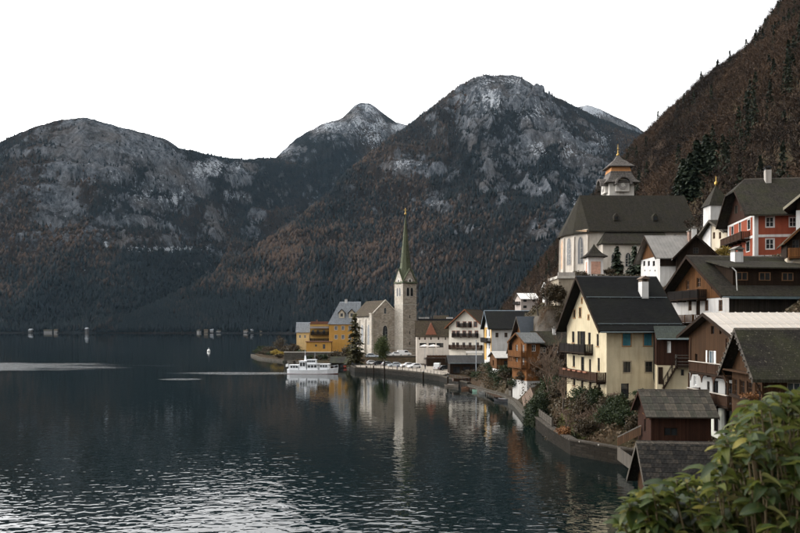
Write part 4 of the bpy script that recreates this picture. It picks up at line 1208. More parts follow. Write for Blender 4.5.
h.walls([('wall', h.z(381, 140), plaster('worn_white_plaster', (.46, .45, .43), .5), 0), ('timber_wall', None, W_ORANGE, .05)])
h.roof(shingle('blue_grey_sheet', (.13, .135, .135), .5, .6, .1, .2), .8, .6, .16, verge=W_WARM)
h.balcony('G', .2, h.W-.2, h.z(356, 143), 1.1, 1.0, W_ORANGE, W_WARM, posts_to=h.z(343, 143)); h.balcony('G', .2, h.W-.2, h.z(367, 143), 1.1, 1.0, W_ORANGE, W_WARM, posts_to=h.z(356, 143)-.2)
h.balcony('F', .1, h.L-.1, h.z(367, 140), .9, .95, W_WARM, W_WARM)
h = House('timber_c', 'low_timber_boathouse', 'low amber timber hut with pale flat-pitched roof and white base near the boats', 'hut')
h.shape(h.z(357.5, 172), h.z(351.8, 175.5))
h.window('F', 2.1, h.z(363, 172), 1.1, 1.0, fr=W_DARK); h.window('G', 3.5, h.z(363, 175), 1.0, 1.2, fr=W_DARK)
h.walls([('wall', h.z(369, 172), WHITEP, 0), ('timber_wall', None, W_WARM, .05)])
h.roof(plain('pale_grey_sheet', (.36, .34, .31), .6, .1), .5, .6, .14)
h = House('timber_d', 'brown_roof_cottage', 'brown timber cottage with flat-pitched brown roof left of the cream yellow house', 'house')
h.shape(h.z(343, 142), h.z(332.5, 145))
h.window('F', 1.3, h.z(350, 142), .9, 1.1, fr=M_WHITE); h.window('F', 3.5, h.z(350, 142), .9, 1.1, fr=M_WHITE); h.window('F', 2.4, h.z(362, 142), .9, 1.2, fr=M_WHITE)
h.walls([('wall', 1.2, GREYP, 0), ('timber_wall', None, W_DARK, .05)])
h.roof(R_GREY, .7, .7, .16, cap=R_GREY)
h.chimney(3.6, 2.2, h.z(328.5, 144), .6, .6, WHITEP, M_CONC)
h = House('timber_e', 'upper_brown_cottage', 'brown roofed cottage rising behind the steep blue-black roof', 'house')
h.shape(h.z(327, 161), h.z(317, 164.5))
h.window('F', 2, h.z(331, 161), .9, 1.1, fr=M_WHITE); h.window('F', 4, h.z(331, 161), .9, 1.1, fr=M_WHITE)
h.walls([('timber_wall', None, W_DARK, 0)])
h.roof(R_BROWN, .8, .8, .16, cap=R_BROWN)

# ------------------------------------------------------------------ houses behind the landing
h = House('whiteyel', 'white_and_yellow_house', 'house with white front, yellow side and broad black roof behind the orange timber annex', 'house')
h.shape(h.z(327, 200), h.z(311.5, 206))
for px in (486.5, 489.3):
    for py in (333, 345): h.pwin('G', px, py, 1.2, 1.8, fr=W_FRAME)
for px in (497, 506, 515): h.pwin('F', px, 335, .8, 1.2, fr=BROWNF)
h.walls([('wall', None, WHITEP, 0)])
h.part('yellow_wall', YELB, lambda mb: (mb.box(-.05, -.002, 8.5, h.W-.02, .5, h.eave-.1), mb.box(-.05, -.002, .02, 1.6, .5, h.eave-.1), mb.box(-.05, -.002, 1.6, 8.5, h.eave-.5, h.eave-.1)))
h.balcony('G', .4, h.W-.4, h.z(341.5, 205), 1.2, 1.0, W_RAILD, W_DARK)
h.roof(R_BLACK, 1.0, 1.0, .22, verge=plain('blue_grey_trim', (.13, .17, .20), .5), cap=plain('blue_grey_trim', (.13, .17, .20), .5))
h = House('balcony', 'balcony_guesthouse', 'white guesthouse with wide gable and three rows of dark balconies facing the square', 'house')
h.shape(h.z(326, 235), h.z(310, 235))
for py, xs in ((346, (453.5, 457.5, 463.8, 470, 477.5)), (334.5, (453.8, 458, 464.3, 470, 476.5)), (325.3, (458, 464.5, 470, 475.5))):
    for px in xs: h.pwin('G', px, py-1.0, .95, 1.55, fr=BROWNF, surround=plain('rust_surround', (.26, .09, .05), .9) if py < 340 else None)
h.walls([('wall', None, plaster('ivory_plaster', (.72, .67, .58), .25), 0)])
a = lambda px: h.at('G', px, 330)[0]
h.balcony('G', a(471.5), a(459), h.z(326.3, 235), 1.2, 1.0, W_RAILD, W_DARK); h.balcony('G', a(478.5), a(453), h.z(336.5, 235), 1.2, 1.0, W_RAILD, W_DARK); h.balcony('G', a(482.5), a(450), h.z(348.5, 235), 1.3, 1.1, W_RAIL, W_DARK)
h.roof(R_BROWN, 1.3, 1.0, .24, verge=wood('rust_boards', (.20, .08, .04), .3), cap=R_BROWN)
h = House('longlow', 'long_low_shop_building', 'long white building with brown roof and red hipped gable between tower and guesthouse', 'building')
h.shape(h.z(335, 262), h.z(321.5, 266))
for px in (419.5, 425, 431, 438.5, 445.5): h.pwin('F', px, 338.5, .5, .9, fr=BROWNF, nx=1)
for px in (423, 432, 440): h.pwin('F', px, 345.2, 2.3, 1.5, fr=W_DARK, nx=3, nz=1, door=True)
h.walls([('wall', None, plaster('warm_white_plaster', (.66, .60, .53), .25), 0)])
h.roof(R_CHURCH, .4, .6, .2, cap=R_CHURCH)
def hipg(mb):
    x = h.at('F', 431, 330)[0]; z0_ = h.eave+.1; zt_ = h.z(322.5, 264)
    mb.add([(x-1.9, -.3, z0_), (x+1.9, -.3, z0_), (x, -.1, zt_), (x-.0, 4.0, zt_), (x-1.9, 3.0, z0_), (x+1.9, 3.0, z0_)], [(0,1,2), (1,5,3,2), (0,2,3,4)])
h.part('hipped_gable', plain('rust_tiles', (.22, .085, .05), .9), hipg, h.roof_ob)
h = House('flatdark', 'dark_flat_roof_building', 'dark flat-roofed building with pale rooflights behind the long white building', 'building')
h.shape(h.z(320, 300), h.z(320, 300)+.05, hip=1)
for px in (424, 434, 444): h.pwin('F', px, 325, 1.4, 1.2, fr=W_FRAME)
h.walls([('wall', None, plain('dark_cladding', (.05, .052, .055), .7), 0)])
h.part('roof', plain('black_felt', (.03, .03, .032), .9), lambda mb: mb.box(-.4, h.L+.4, -.4, h.W+.4, h.eave, h.eave+.5))
for px, w_ in ((421.5, 2.0), (427, 1.7), (450, 2.4)):
    a = h.at('F', px, 319)[0]
    h.part('rooflight', WHITEP, lambda mb: mb.box(a-w_/2, a+w_/2, .5, 2.5, h.eave+.5, h.eave+1.1))
h.part('roof_hut', R_BROWN, lambda mb: mb.prism([(6, 3, h.eave+.5), (6, 8, h.eave+.5), (6, 5.5, h.eave+1.9)], (6, 0, 0)))
h = House('darkshed', 'dark_boat_shed', 'long low dark shed with charcoal roof beside the landing stage', 'shed')
h.shape(h.z(362.5, 212), h.z(355.8, 215.5))
for i in range(4): h.window('F', 1.8+i*2.7, 1.2, 1.9, 1.7, fr=W_DARK, nx=2, nz=1, door=True)
h.walls([('timber_wall', None, W_DARK, 0)])
h.roof(shingle('charcoal_felt', (.042, .042, .043), .8, 1.0, .15, .25), .6, .6, .16, gutter=M_GUTTER)
h = House('farwhite', 'white_roofed_villa', 'grey villa with whitish roof up the slope behind the black-roofed house', 'house')
h.shape(h.z(298.5, 330), h.z(293.5, 334))
for px in (525, 534):
    for py in (300.5, 306.8): h.pwin('F', px, py, 1.5, 1.1, fr=W_FRAME)
h.walls([('wall', None, plaster('pinkish_grey_plaster', (.42, .37, .34), .3), 0)])
h.roof(plain('whitish_roofing', (.66, .64, .60), .7), .6, .8, .2, verge=W_DARK)
h.balcony('G', 1, 8, h.z(304, 334), 1.4, 1.0, W_RAILD, W_DARK)
h = House('fargable', 'white_gable_cottage', 'small white cottage with dark roof on the slope below the parish church', 'house')
h.shape(h.z(289, 292), h.z(282.5, 295))
h.pwin('F', 552, 293, .8, 1.0, fr=W_FRAME); h.window('G', 3.4, h.z(292, 295), .8, 1.0, fr=W_FRAME)
h.walls([('wall', None, WHITEP, 0)])
h.roof(R_GREY, .6, .8, .2, verge=M_WHITE)

# ------------------------------------------------------------------ yellow hotel on the headland
h = House('hotel', 'ochre_hotel', 'ochre yellow hotel with high grey slate roof and dormers left of the stone church', 'hotel')
h.shape(h.z(322.5, 335), h.z(302.5, 340), hip=1)
for px in (336, 343, 350):
    for py in (328, 337): h.pwin('F', px, py, 1.2, 1.7, fr=M_WHITE, surround=LIGHTS)
for a in (3, 7): h.window('G', a, h.z(329, 340), 1.1, 1.6, fr=M_WHITE, surround=LIGHTS); h.window('G', a, h.z(337, 340), 1.1, 1.6, fr=M_WHITE, surround=LIGHTS)
h.walls([('wall', None, YELP, 0)])
h.roof(R_SLATE, .5, .5, .22, cap=M_STEEL)
for px in (341.5, 351.5):
    a = h.at('F', px, 315)[0]; zd = h.z(318, 336)
    dm = h.part('dormer', plaster('sand_plaster', (.50, .44, .34), .3), lambda mb: mb.prism([(a-1.2, .9, zd), (a+1.2, .9, zd), (a+1.2, .9, zd+2.2), (a, .9, zd+3.6), (a-1.2, .9, zd+2.2)], (0, 3.6, 0)))
    h.part('dormer_roof', R_GREY, lambda mb: (mb.prism([(a-1.6, .5, zd+2.0), (a, .5, zd+3.7), (a, .5, zd+3.95), (a-1.75, .5, zd+2.1)], (0, 4.2, 0)), mb.prism([(a, .5, zd+3.7), (a+1.6, .5, zd+2.0), (a+1.75, .5, zd+2.1), (a, .5, zd+3.95)], (0, 4.2, 0))), dm)
    h.part('dormer_window', M_GLASS, lambda mb: mb.box(a-.55, a+.55, .82, .895, zd+.6, zd+2.0), dm)
h.chimney(7.0, 5.2, h.z(299.5, 340), 1.1, 1.1, WHITEP, M_CONC)
h = House('hotel_l', 'hotel_side_wing', 'flat-topped yellow hotel wing with rust-brown roof terrace and dark wooden balconies', 'building')
h.shape(h.z(324, 338), h.z(324, 338)+.05, hip=1)
for px in (313, 318, 324): h.pwin('F', px, 332, 1.1, 1.6, fr=W_FRAME)
h.window('G', 3.5, h.z(331, 341), 1.1, 1.6, fr=W_FRAME)
h.walls([('wall', None, YELB, 0)])
h.part('terrace_parapet', plain('rust_brown_parapet', (.14, .06, .035), .9), lambda mb: (mb.box(-.3, h.L+.3, -.3, h.W+.3, h.eave, h.eave+.35), mb.box(.2, h.L-.2, .2, .4, h.eave+.35, h.eave+1.1), mb.box(2.6, 3.0, .4, 3, h.eave+.35, h.eave+1.9), mb.box(.2, .4, .4, h.W-.2, h.eave+.35, h.eave+1.1)))
h.balcony('F', .4, h.L-.1, h.z(334.5, 337), 2.0, 1.3, W_RAILD, W_DARK, posts_to=h.z(328, 337)); h.balcony('F', .2, h.L-.1, h.z(341.5, 337), 2.2, 1.4, W_RAILD, W_DARK, posts_to=h.z(335, 337))
h.part('awning', plain('grey_brown_awning', (.10, .085, .075), .9), lambda mb: mb.prism([(.2, -2.2, h.z(328.5, 337)), (h.L, -2.2, h.z(328.5, 337)), (h.L, -.1, h.z(326.5, 337)), (.2, -.1, h.z(326.5, 337))], (0, 0, .12)))
h = House('hotel_f', 'low_yellow_pavilion', 'low flat yellow pavilion in front of the hotel terrace by the water', 'building')
h.shape(h.z(342, 325), h.z(342, 325)+.05, hip=1)
h.pwin('F', 324, 346.5, 1.0, 1.9, fr=W_FRAME, nx=1, door=True); h.pwin('F', 316, 345.5, .8, .9, fr=W_FRAME)
h.walls([('wall', None, YELP, 0)])
h.part('roof', plain('rust_brown_parapet', (.14, .06, .035), .9), lambda mb: mb.box(-.4, h.L+.4, -.4, h.W+.4, h.eave, h.eave+.3))
h = House('greyroof', 'grey_roofed_cottage', 'pale yellow cottage with light grey roof at the headland left of the hotel', 'house')
h.shape(h.z(331.5, 345), h.z(323, 348.5))
h.pwin('F', 300, 336.5, .9, 1.3, fr=M_WHITE); h.pwin('F', 305, 336.5, .9, 1.3, fr=M_WHITE)
h.walls([('wall', None, plaster('straw_plaster', (.60, .46, .24), .3), 0)])
h.roof(R_SLATE, .4, .5, .2, cap=M_STEEL)
h = House('darkboat', 'black_boathouse', 'black open boathouse with low mossy roof behind the passenger boat', 'boathouse')
h.shape(h.z(362.5, 273), h.z(357, 276.5))
for i in range(3): h.window('F', 1.5+i*2.5, .55, 2.0, 1.1, fr=W_DARK, nx=1, nz=1, door=True)
h.walls([('timber_wall', None, W_DARK, 0)])
h.roof(shingle('mossy_black_roof', (.035, .034, .03), .5, .5, .5, .3, moss_col=(.06, .07, .02)), .5, .6, .16)
h.part('hull', plain('red_hull_paint', (.30, .05, .03), .5), lambda mb: mb.prism([(4.6, -.5, 0), (7.2, -.5, 0), (7.5, -.5, .6), (4.3, -.5, .6)], (0, .44, 0)))

# ------------------------------------------------------------------ churches
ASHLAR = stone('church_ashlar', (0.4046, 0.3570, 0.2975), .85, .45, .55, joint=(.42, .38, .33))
ASHL = stone('sunlit_pale_stone', (0.5400, 0.4968, 0.4320), .9, .5, .35, joint=(.48, .45, .40))  # lighter copy of the ashlar, light on left faces put into its colour
COPPER = shingle('green_copper_slates', (.085, .095, .06), .3, .35, .3, .35, .6)
CHURCHW = plaster('parish_church_plaster', (0.5400, 0.4950, 0.4320), .38)
CORNICE = plain('ochre_cornice', (.42, .29, .18), .8)

def gothic(root, m, a, z0, w, h, fr, surround=None, name='window'):
    """pointed window, m(a, z, d) maps wall coordinates"""
    def outline(k):
        ww = w/2+k; zs = z0 + h*.62
        pts = [(a-ww, z0-k), (a+ww, z0-k), (a+ww, zs)]
        for i in range(1, 5):
            t = i/5; pts.append((a+ww*cos(t*pi/2)**.8, zs + (h*.38+k)*sin(t*pi/2)))
        pts.append((a, z0+h+k*1.4))
        for i in range(4, 0, -1):
            t = i/5; pts.append((a-ww*cos(t*pi/2)**.8, zs + (h*.38+k)*sin(t*pi/2)))
        pts.append((a-ww, zs)); return pts
    out = Vector(m(0, 0, 1)) - Vector(m(0, 0, 0))
    mb = MB(); mb.prism([m(p[0], p[1], .005) for p in outline(.18)], out*.05)
    wo = mb.build(name, surround or fr, root)
    mb = MB(); mb.prism([m(p[0], p[1], .056) for p in outline(0)], out*.02); mb.build('pane', M_GLASS, wo)
    mb = MB()
    def bx(a0, a1, za, zb): mb.hexa([m(a0, za, .077), m(a1, za, .077), m(a1, za, .11), m(a0, za, .11)], [m(a0, zb, .077), m(a1, zb, .077), m(a1, zb, .11), m(a0, zb, .11)])
    bx(a-.05, a+.05, z0, z0+h*.93)
    for i in range(1, 4): bx(a-w/2+.02, a-.051, z0+h*.62*i/3.2, z0+h*.62*i/3.2+.06)
    mb.build('tracery', fr, wo)
    return wo
def clock(root, m, a, z, r, face, hand):
    n = 20; out = Vector(m(0, 0, 1)) - Vector(m(0, 0, 0))
    mb = MB(); mb.prism([m(a+r*cos(2*pi*i/n), z+r*sin(2*pi*i/n), .06) for i in range(n)], out*.08); co = mb.build('clock', face, root)
    mb = MB(); mb.prism([m(a+r*.42*cos(2*pi*i/n), z+r*.42*sin(2*pi*i/n), .14) for i in range(n)], out*.03); mb.build('dial', hand, co)
    for ang, ln in ((1.2, .85), (-.4, .62)):
        mb = MB(); c, s_ = cos(ang), sin(ang); k = r*.06
        mb.prism([m(a-k*s_, z+k*c, .172), m(a+k*s_, z-k*c, .172), m(a+r*ln*c+k*s_, z+r*ln*s_-k*c, .172), m(a+r*ln*c-k*s_, z+r*ln*s_+k*c, .172)], out*.02); mb.build('clock_hand', hand, co)

# lakeside church: nave
h = House('nave', 'stone_church_nave', 'stone church nave with brown tiled roof and pointed gable window beside the tall tower', 'church')
h.shape(h.z(315.5, 290), h.z(301, 292))
h.walls([('wall', None, ASHLAR, 0)])
h.part('side_wall', ASHL, lambda mb: mb.box(.02, h.L-.02, h.W+.002, h.W+.06, -1, h.eave-.02))  # skin over the left wall, its light painted as a lighter tone
h.part('corner_buttress', ASHL, lambda mb: (mb.box(-.7, .9, h.W-.1, h.W+.75, -1, h.eave+.5), mb.box(-.9, 1.0, h.W-.2, h.W+.9, h.eave+.5, h.eave+.9)))
for i in range(2): h.part('buttress', ASHL, lambda mb: mb.hexa([(4.6+i*4.9, h.W+.06, -1), (5.4+i*4.9, h.W+.06, -1), (5.4+i*4.9, h.W+1.0, -1), (4.6+i*4.9, h.W+1.0, -1)], [(4.6+i*4.9, h.W+.06, h.eave-1), (5.4+i*4.9, h.W+.06, h.eave-1), (5.4+i*4.9, h.W+.3, h.eave-1.6), (4.6+i*4.9, h.W+.3, h.eave-1.6)]))
mB = lambda a, z, d: h.m('B', a, z, d+.06)
for a in (2.6, 7.5, 12.4): gothic(h.root, mB, a, 4.0, 1.7, 7.5, M_STEEL, LIGHTS)
mG = lambda a, z, d: h.m('G', a, z, d)
gothic(h.root, mG, h.W/2+.2, h.z(340, 291), 2.0, 5.4, M_STEEL, LIGHTS)
gothic(h.root, mG, h.W/2+.2, h.z(313.5, 291), .9, 2.2, M_STEEL, LIGHTS)
h.roof(R_CHURCH, .0, .5, .25, cap=R_CHURCH, og_e=.3)
h.part('gable_coping', ASHL, lambda mb: [mb.hexa([(-.18, y0, z0_), (.3, y0, z0_), (.3, y1, z1_), (-.18, y1, z1_)], [(-.18, y0, z0_+.5), (.3, y0, z0_+.5), (.3, y1, z1_+.5), (-.18, y1, z1_+.5)]) for y0, z0_, y1, z1_ in ((-.3, h.eave, h.W/2, h.ridge+.12), (h.W/2, h.ridge+.12, h.W+.3, h.eave))])
h.part('string_course', LIGHTS, lambda mb: mb.box(-.14, -.004, .1, h.W-.2, 2.6, 2.85))
# tower
TA = Vector((PX(403, 290), 290)); TYAW = h.root.rotation_euler.z; TS = 6.0; TZ = 3.8
t = thing('church_clock_tower', 'tall stone church tower with clocks and slender green spire by the lake', 'tower', (TA.x, TA.y, TZ), TYAW)
# local: x back, -y to the right
zE = PZ(283.5, 293)-TZ; zA = PZ(269.5, 293)-TZ; zS = PZ(214.5, 293)-TZ; zC = PZ(207.5, 293)-TZ
mb = MB(); mb.box(0, TS, -TS, 0, -1, zE); mb.build('tower_wall', ASHLAR, t)
tm = {'R': lambda a, z, d: (-d, -a, z), 'L': lambda a, z, d: (a, d, z), 'K': lambda a, z, d: (TS+d, -a, z), 'Q': lambda a, z, d: (a, -TS-d, z)}
for f, m in tm.items():
    mb = MB(); out = Vector(m(0, 0, 1)) - Vector(m(0, 0, 0))
    mb.prism([m(.0, zE+.002, -.3), m(TS, zE+.002, -.3), m(TS/2, zA, -.3)], out*.32); go = mb.build('tower_gable', ASHL if f == 'L' else ASHLAR, t)  # left gable coloured as lit, the others in the darker tone
    mb = MB(); mb.prism([m(.0-.25, zE-.05, -2.9), m(TS/2, zA+.1, -2.9), m(TS/2, zA+.35, -2.9), m(-.4, zE+.1, -2.9)], out*3.1); mb.prism([m(TS/2, zA+.1, -2.9), m(TS+.25, zE-.05, -2.9), m(TS+.4, zE+.1, -2.9), m(TS/2, zA+.35, -2.9)], out*3.1); mb.build('gable_roof', COPPER, t)
    clock(t, m, TS/2, zE+.9, 1.05, plain('clock_white', (.62, .60, .55), .7), plain('clock_black', (.02, .02, .02), .6))
    for a in (TS/2-.85, TS/2+.85): gothic(t, m, a, PZ(296, 291)-TZ, 1.15, 3.2, W_DARK, LIGHTS)
    for py in (318, 334, 345):
        mb = MB(); mb.prism([m(TS/2-.16, PZ(py, 291)-TZ, .01), m(TS/2+.16, PZ(py, 291)-TZ, .01), m(TS/2+.16, PZ(py, 291)-TZ+1.1, .01), m(TS/2-.16, PZ(py, 291)-TZ+1.1, .01)], out*.03); mb.build('slit_window', M_GLASS, t)
mb = MB(); mb.box(.004, TS-.004, .004, .05, -1, zE); mb.build('sunlit_face', ASHL, t)  # skin that paints the light on the left face of the tower
mb = MB()
for z in (PZ(345, 290)-TZ-1.4, PZ(305, 290)-TZ): mb.box(-.12, TS+.12, -TS-.12, .12, z, z+.3)
mb.build('string_course', LIGHTS, t)
mb = MB(); mb.lathe([(3.5, zE-.2), (2.75, zE+3.0), (2.05, zE+.26*(zS-zE)), (.10, zS)], 8, TS/2, -TS/2, pi/8); so = mb.build('spire', COPPER, t)
mb = MB(); mb.lathe([(.10, zS-.1), (.45, zS+.25), (.45, zS+.6), (.08, zS+.95)], 8, TS/2, -TS/2); mb.box(TS/2-.09, TS/2+.09, -TS/2-.09, -TS/2+.09, zS+.9, zC); mb.build('orb', M_GOLD, so)
mb = MB(); mb.tube((TS/2+.0, -TS/2-.75, zC-.8), (TS/2+.0, -TS/2+.75, zC-.8), .1, n=6); mb.build('cross_arm', M_GOLD, so)

# parish church on the terrace
CZ = 26.8
t = thing('parish_church', 'white parish church on the terrace with broad mossy roof and polygonal apse', 'church', (CH_A.x, CH_A.y, CZ), CH_YAW)
cL, cW, cE, cR = 25.4, 16.0, PZ(229, 180)-CZ, PZ(196.5, 188)-CZ
AP = [(0, 0), (-2.4, 2.6), (-3.9, 6), (-3.9, 10), (-2.4, 13.4), (0, 16)]
ring = AP + [(cL, cW), (cL, 0)]
mb = MB(); n = len(ring)
for i in range(n):
    a, b = ring[i], ring[(i+1) % n]; mb.add([(*b, -4), (*a, -4), (*a, cE), (*b, cE)], [(0,1,2,3)])
mb.add([(cL, 0, cE), (cL, cW, cE), (cL, cW/2, cR)], [(0,1,2)])
mb.build('wall', CHURCHW, t)
mb = MB(); ov = .7
def outw(p, k): d = Vector((p[0]-2, p[1]-8)).normalized(); return (p[0]+d.x*k, p[1]+d.y*k)
dz = ov*(cR-cE)/8; top = (0.3, 8, cR+.3)
for i in range(len(AP)-1):
    a, b = outw(AP[i], ov), outw(AP[i+1], ov)
    if i == 0: a = (0.3, -ov)
    if i == len(AP)-2: b = (0.3, cW+ov)
    mb.add([(*a, cE-dz+.05), (*b, cE-dz+.05), top], [(0,2,1)]); mb.add([(*a, cE-dz-.25), (*b, cE-dz-.25), (*b, cE-dz+.05), (*a, cE-dz+.05)], [(0,1,2,3)])
mb.build('apse_roof', R_OLIVE, t)
mb = MB()
for s_ in (0, 1):
    y0 = -ov if s_ == 0 else cW+ov
    q = [(0.3, y0, cE-dz), (cL+.5, y0, cE-dz), (cL+.5, 8, cR), (.3, 8, cR)]
    mb.prism(q if s_ == 0 else q[::-1], (0, 0, .3))
ro = mb.build('roof', R_OLIVE, t)
for px in (615, 654):
    x = PX(px, 183)-CH_A.x; y = 2.3; z = cE + (cR-cE)*y/8+.2
    mb = MB(); mb.prism([(x-.6, y-.9, z-.6), (x+.6, y-.9, z-.6), (x+.6, y-.9, z+.5), (x, y-.9, z+1.2), (x-.6, y-.9, z+.5)], (0, 2.2, 0)); dm = mb.build('dormer', R_GREY, ro)
    mb = MB(); mb.box(x-.35, x+.35, y-.95, y-.905, z-.4, z+.4); mb.build('pane', M_GLASS, dm)
for i in range(len(AP)-1):
    a, b = Vector(AP[i]), Vector(AP[i+1]); d = (b-a).normalized(); nr = Vector((-d.y, d.x)); L_ = (b-a).length
    if nr.x > 0: nr = -nr
    m = (lambda a_, d_, n_: (lambda s_, z, dd: (a_.x+d_.x*s_+n_.x*dd, a_.y+d_.y*s_+n_.y*dd, z)))(a, d, nr)
    if i in (0, 1, 3): gothic(t, m, L_/2, 2.2, 1.3, 6.2, LIGHTS, GREYP)
    if i == 2:
        mb = MB(); mb.prism([m(.8, 1.5, .005), m(L_-.8, 1.5, .005), m(L_-.8, 7.5, .005), m(L_/2, 8.6, .005), m(.8, 7.5, .005)], Vector((nr.x, nr.y, 0))*.04); mb.build('wall_painting', plain('faded_fresco', (.50, .33, .22), .9, var=.4, scale=1.2), t)
    mb = MB(); mb.hexa([m(-.05, cE-.75, .0), m(L_+.05, cE-.75, .0), m(L_+.05, cE-.75, .3), m(-.05, cE-.75, .3)], [m(-.05, cE-.2, .0), m(L_+.05, cE-.2, .0), m(L_+.05, cE-.2, .3), m(-.05, cE-.2, .3)]); mb.build('cornice', CORNICE, t)
    mb = MB(); mb.hexa([m(-.3, -4, -.1), m(.3, -4, -.1), m(.3, -4, .5), m(-.3, -4, .5)], [m(-.3, cE-1.5, -.1), m(.3, cE-1.5, -.1), m(.3, cE-1.5, .2), m(-.3, cE-1.5, .2)]); mb.build('buttress', CHURCHW, t)
# side aisle
ax0, ax1, ad = 2.6, 17.6, 3.5
az1 = PZ(231.5, 180)-CZ; az0 = PZ(243, 176.3)-CZ
mb = MB(); mb.box(ax0, ax1, -ad, -.004, -4, az0); ao = mb.build('side_aisle', CHURCHW, t)
mb = MB(); mb.add([(ax0-.5, -ad-.5, az0-.1), (ax1+.3, -ad-.5, az0-.1), (ax1+.3, -.01, az1), (ax0+1.6, -.01, az1), (ax0-.5, -.01, az0-.1), (ax0-.5, -ad-.5, az0-.35), (ax1+.3, -ad-.5, az0-.35)], [(0,1,2,3), (0,3,4), (5,6,1,0)]); mb.build('aisle_roof', R_GREY, ao)
mC = lambda a, z, d: (a, -ad-d, z)
for x in (5.2, 8.4): gothic(ao, mC, x, 1.2, 1.1, 3.0, LIGHTS, GREYP)
mb = MB(); mb.box(6.5, 7.3, -ad-.06, -ad-.005, -.5, 1.6); mb.build('door', W_DARK, ao)
for x in (20.5, 23.3): gothic(t, lambda a, z, d: (a, -d, z), x, 5.2, 1.2, 3.6, LIGHTS, GREYP)
mb = MB(); mb.box(17.7, cL, -.3, -.004, cE-.75, cE-.25); mb.box(.2, ax0, -.3, -.004, cE-.75, cE-.25); mb.build('nave_cornice', CORNICE, t)
# its tower
TW = 6.2
tx, ty = PX(609.5, 195)-CH_A.x, 15.0
tt = thing('parish_church_tower', 'white clock tower with tiered pagoda roof behind the mossy church roof', 'tower', (CH_A.x+tx, CH_A.y+ty, CZ), CH_YAW)
zt = lambda py: PZ(py, 198)-CZ
mb = MB(); mb.box(0, TW, 0, TW, -2, zt(182)); mb.build('tower_wall', plaster('tower_limewash', (0.5940, 0.5670, 0.5220), .3), tt)
c = TW/2; r2 = 2**.5
SHG = shingle('tower_roof_shingles', (0.1280, 0.1160, 0.1080), .3, .25, .2)
mb = MB(); mb.lathe([(4.6*r2*.93, zt(185.2)), (4.65*r2*.93, zt(184.6)), (3.9*r2*.93, zt(182)), (3.3*r2*.93, zt(178.5)), (2.9*r2*.93, zt(175)), (2.7*r2*.93, zt(172.6))], 4, c, c, pi/4); lr = mb.build('lower_roof', SHG, tt)
mb = MB(); mb.lathe([(2.75*r2*.93, zt(173)), (2.45*r2*.93, zt(167.5))], 4, c, c, pi/4); mb.build('lantern', plaster('ochre_lantern', (.50, .25, .11), .3), tt)
mb = MB(); mb.lathe([(3.6*r2*.9, zt(168.6)), (3.65*r2*.9, zt(168)), (2.8*r2*.9, zt(165.5)), (1.9*r2*.9, zt(162.3)), (1.1*r2*.9, zt(160)), (.7*r2*.9, zt(158)), (.35, zt(155.5))], 4, c, c, pi/4); ur = mb.build('upper_roof', SHG, tt)
mb = MB(); mb.lathe([(.22, zt(156.4)), (.40, zt(155.2)), (.40, zt(154.4)), (.12, zt(153.2)), (.08, zt(149.5)), (.24, zt(148.6)), (.07, zt(147.6)), (.04, zt(144))], 8, c, c); mb.build('finial', M_GOLD, ur)
for m in (lambda a, z, d: (a, -d, z), lambda a, z, d: (-d, TW-a, z)):
    zc_ = zt(187.6); out = Vector(m(0, 0, 1)) - Vector(m(0, 0, 0))
    N_ = 9
    mb = MB(); mb.prism([m(c+1.7, zc_-1.6, .01), m(c+1.7, zc_, .01)] + [m(c+1.7*cos(pi*i/8), zc_+1.7*sin(pi*i/8), .01) for i in range(1, 8)] + [m(c-1.7, zc_, .01), m(c-1.7, zc_-1.6, .01)], out*.75); mb.build('clock_gable', plaster('tower_limewash', (.66, .63, .58), .3), tt)
    clock(tt, lambda a, z, d: m(a, z, d+.76), c, zc_, 1.2, plain('clock_stone', (.30, .28, .26), .8), plain('clock_white', (.62, .60, .55), .7))
    mb = MB(); N_ = 9
    pts = [(2.9 if i in (0,) else 0, 0) for i in range(0)]
    outer = [(c+2.15*cos(pi*i/N_), zc_+2.15*sin(pi*i/N_)) for i in range(N_+1)]; inner = [(c+1.72*cos(pi*i/N_), zc_+1.72*sin(pi*i/N_)) for i in range(N_+1)]
    for i in range(N_):
        A = [m(*inner[i], .02), m(*inner[i+1], .02), m(*inner[i+1], 2.0), m(*inner[i], 2.0)]; B = [m(*outer[i], .02), m(*outer[i+1], .02), m(*outer[i+1], 2.0), m(*outer[i], 2.0)]
        mb.hexa(A, B)
    mb.build('clock_hood', SHG, lr)
    mb = MB(); mb.prism([m(c-.6, zt(196), .01), m(c+.6, zt(196), .01), m(c+.6, zt(193), .01), m(c-.6, zt(193), .01)], out*.03); mb.build('louvre', GREYP, tt)

# shrine with concave roof, below the church
sy = 157.0; sx0 = PX(588.3, sy); sw = PX(603.3, sy)-sx0; sz = PZ(277, sy)
t = thing('gate_shrine', 'small white shrine with pinkish panel and dark pyramid roof in front of the church', 'shrine', (sx0, sy, sz))
mb = MB(); hh_ = PZ(257, sy)-sz; mb.box(0, sw, 0, sw, -2, hh_); mb.build('wall', plaster('shrine_limewash', (.68, .65, .62), .25), t)
mb = MB(); mb.box(.55, sw-.55, -.05, -.004, .6, hh_-.9); mb.build('niche_panel', plain('pink_panel', (.52, .30, .22), .9, var=.3), t)
mb = MB(); mb.box(-.05, -.004, .9, sw-.9, .6, hh_-.9); mb.build('niche_panel', plain('pink_panel', (.52, .30, .22), .9, var=.3), t)
mb = MB(); R_ = (sw/2+.75)*r2; mb.lathe([(R_, hh_), (R_, hh_+.15), (R_*.62, hh_+.75), (R_*.34, hh_+1.5), (R_*.1, hh_+2.35), (.05, hh_+2.8)], 4, sw/2, sw/2, pi/4); mb.build('roof', R_GREY, t)
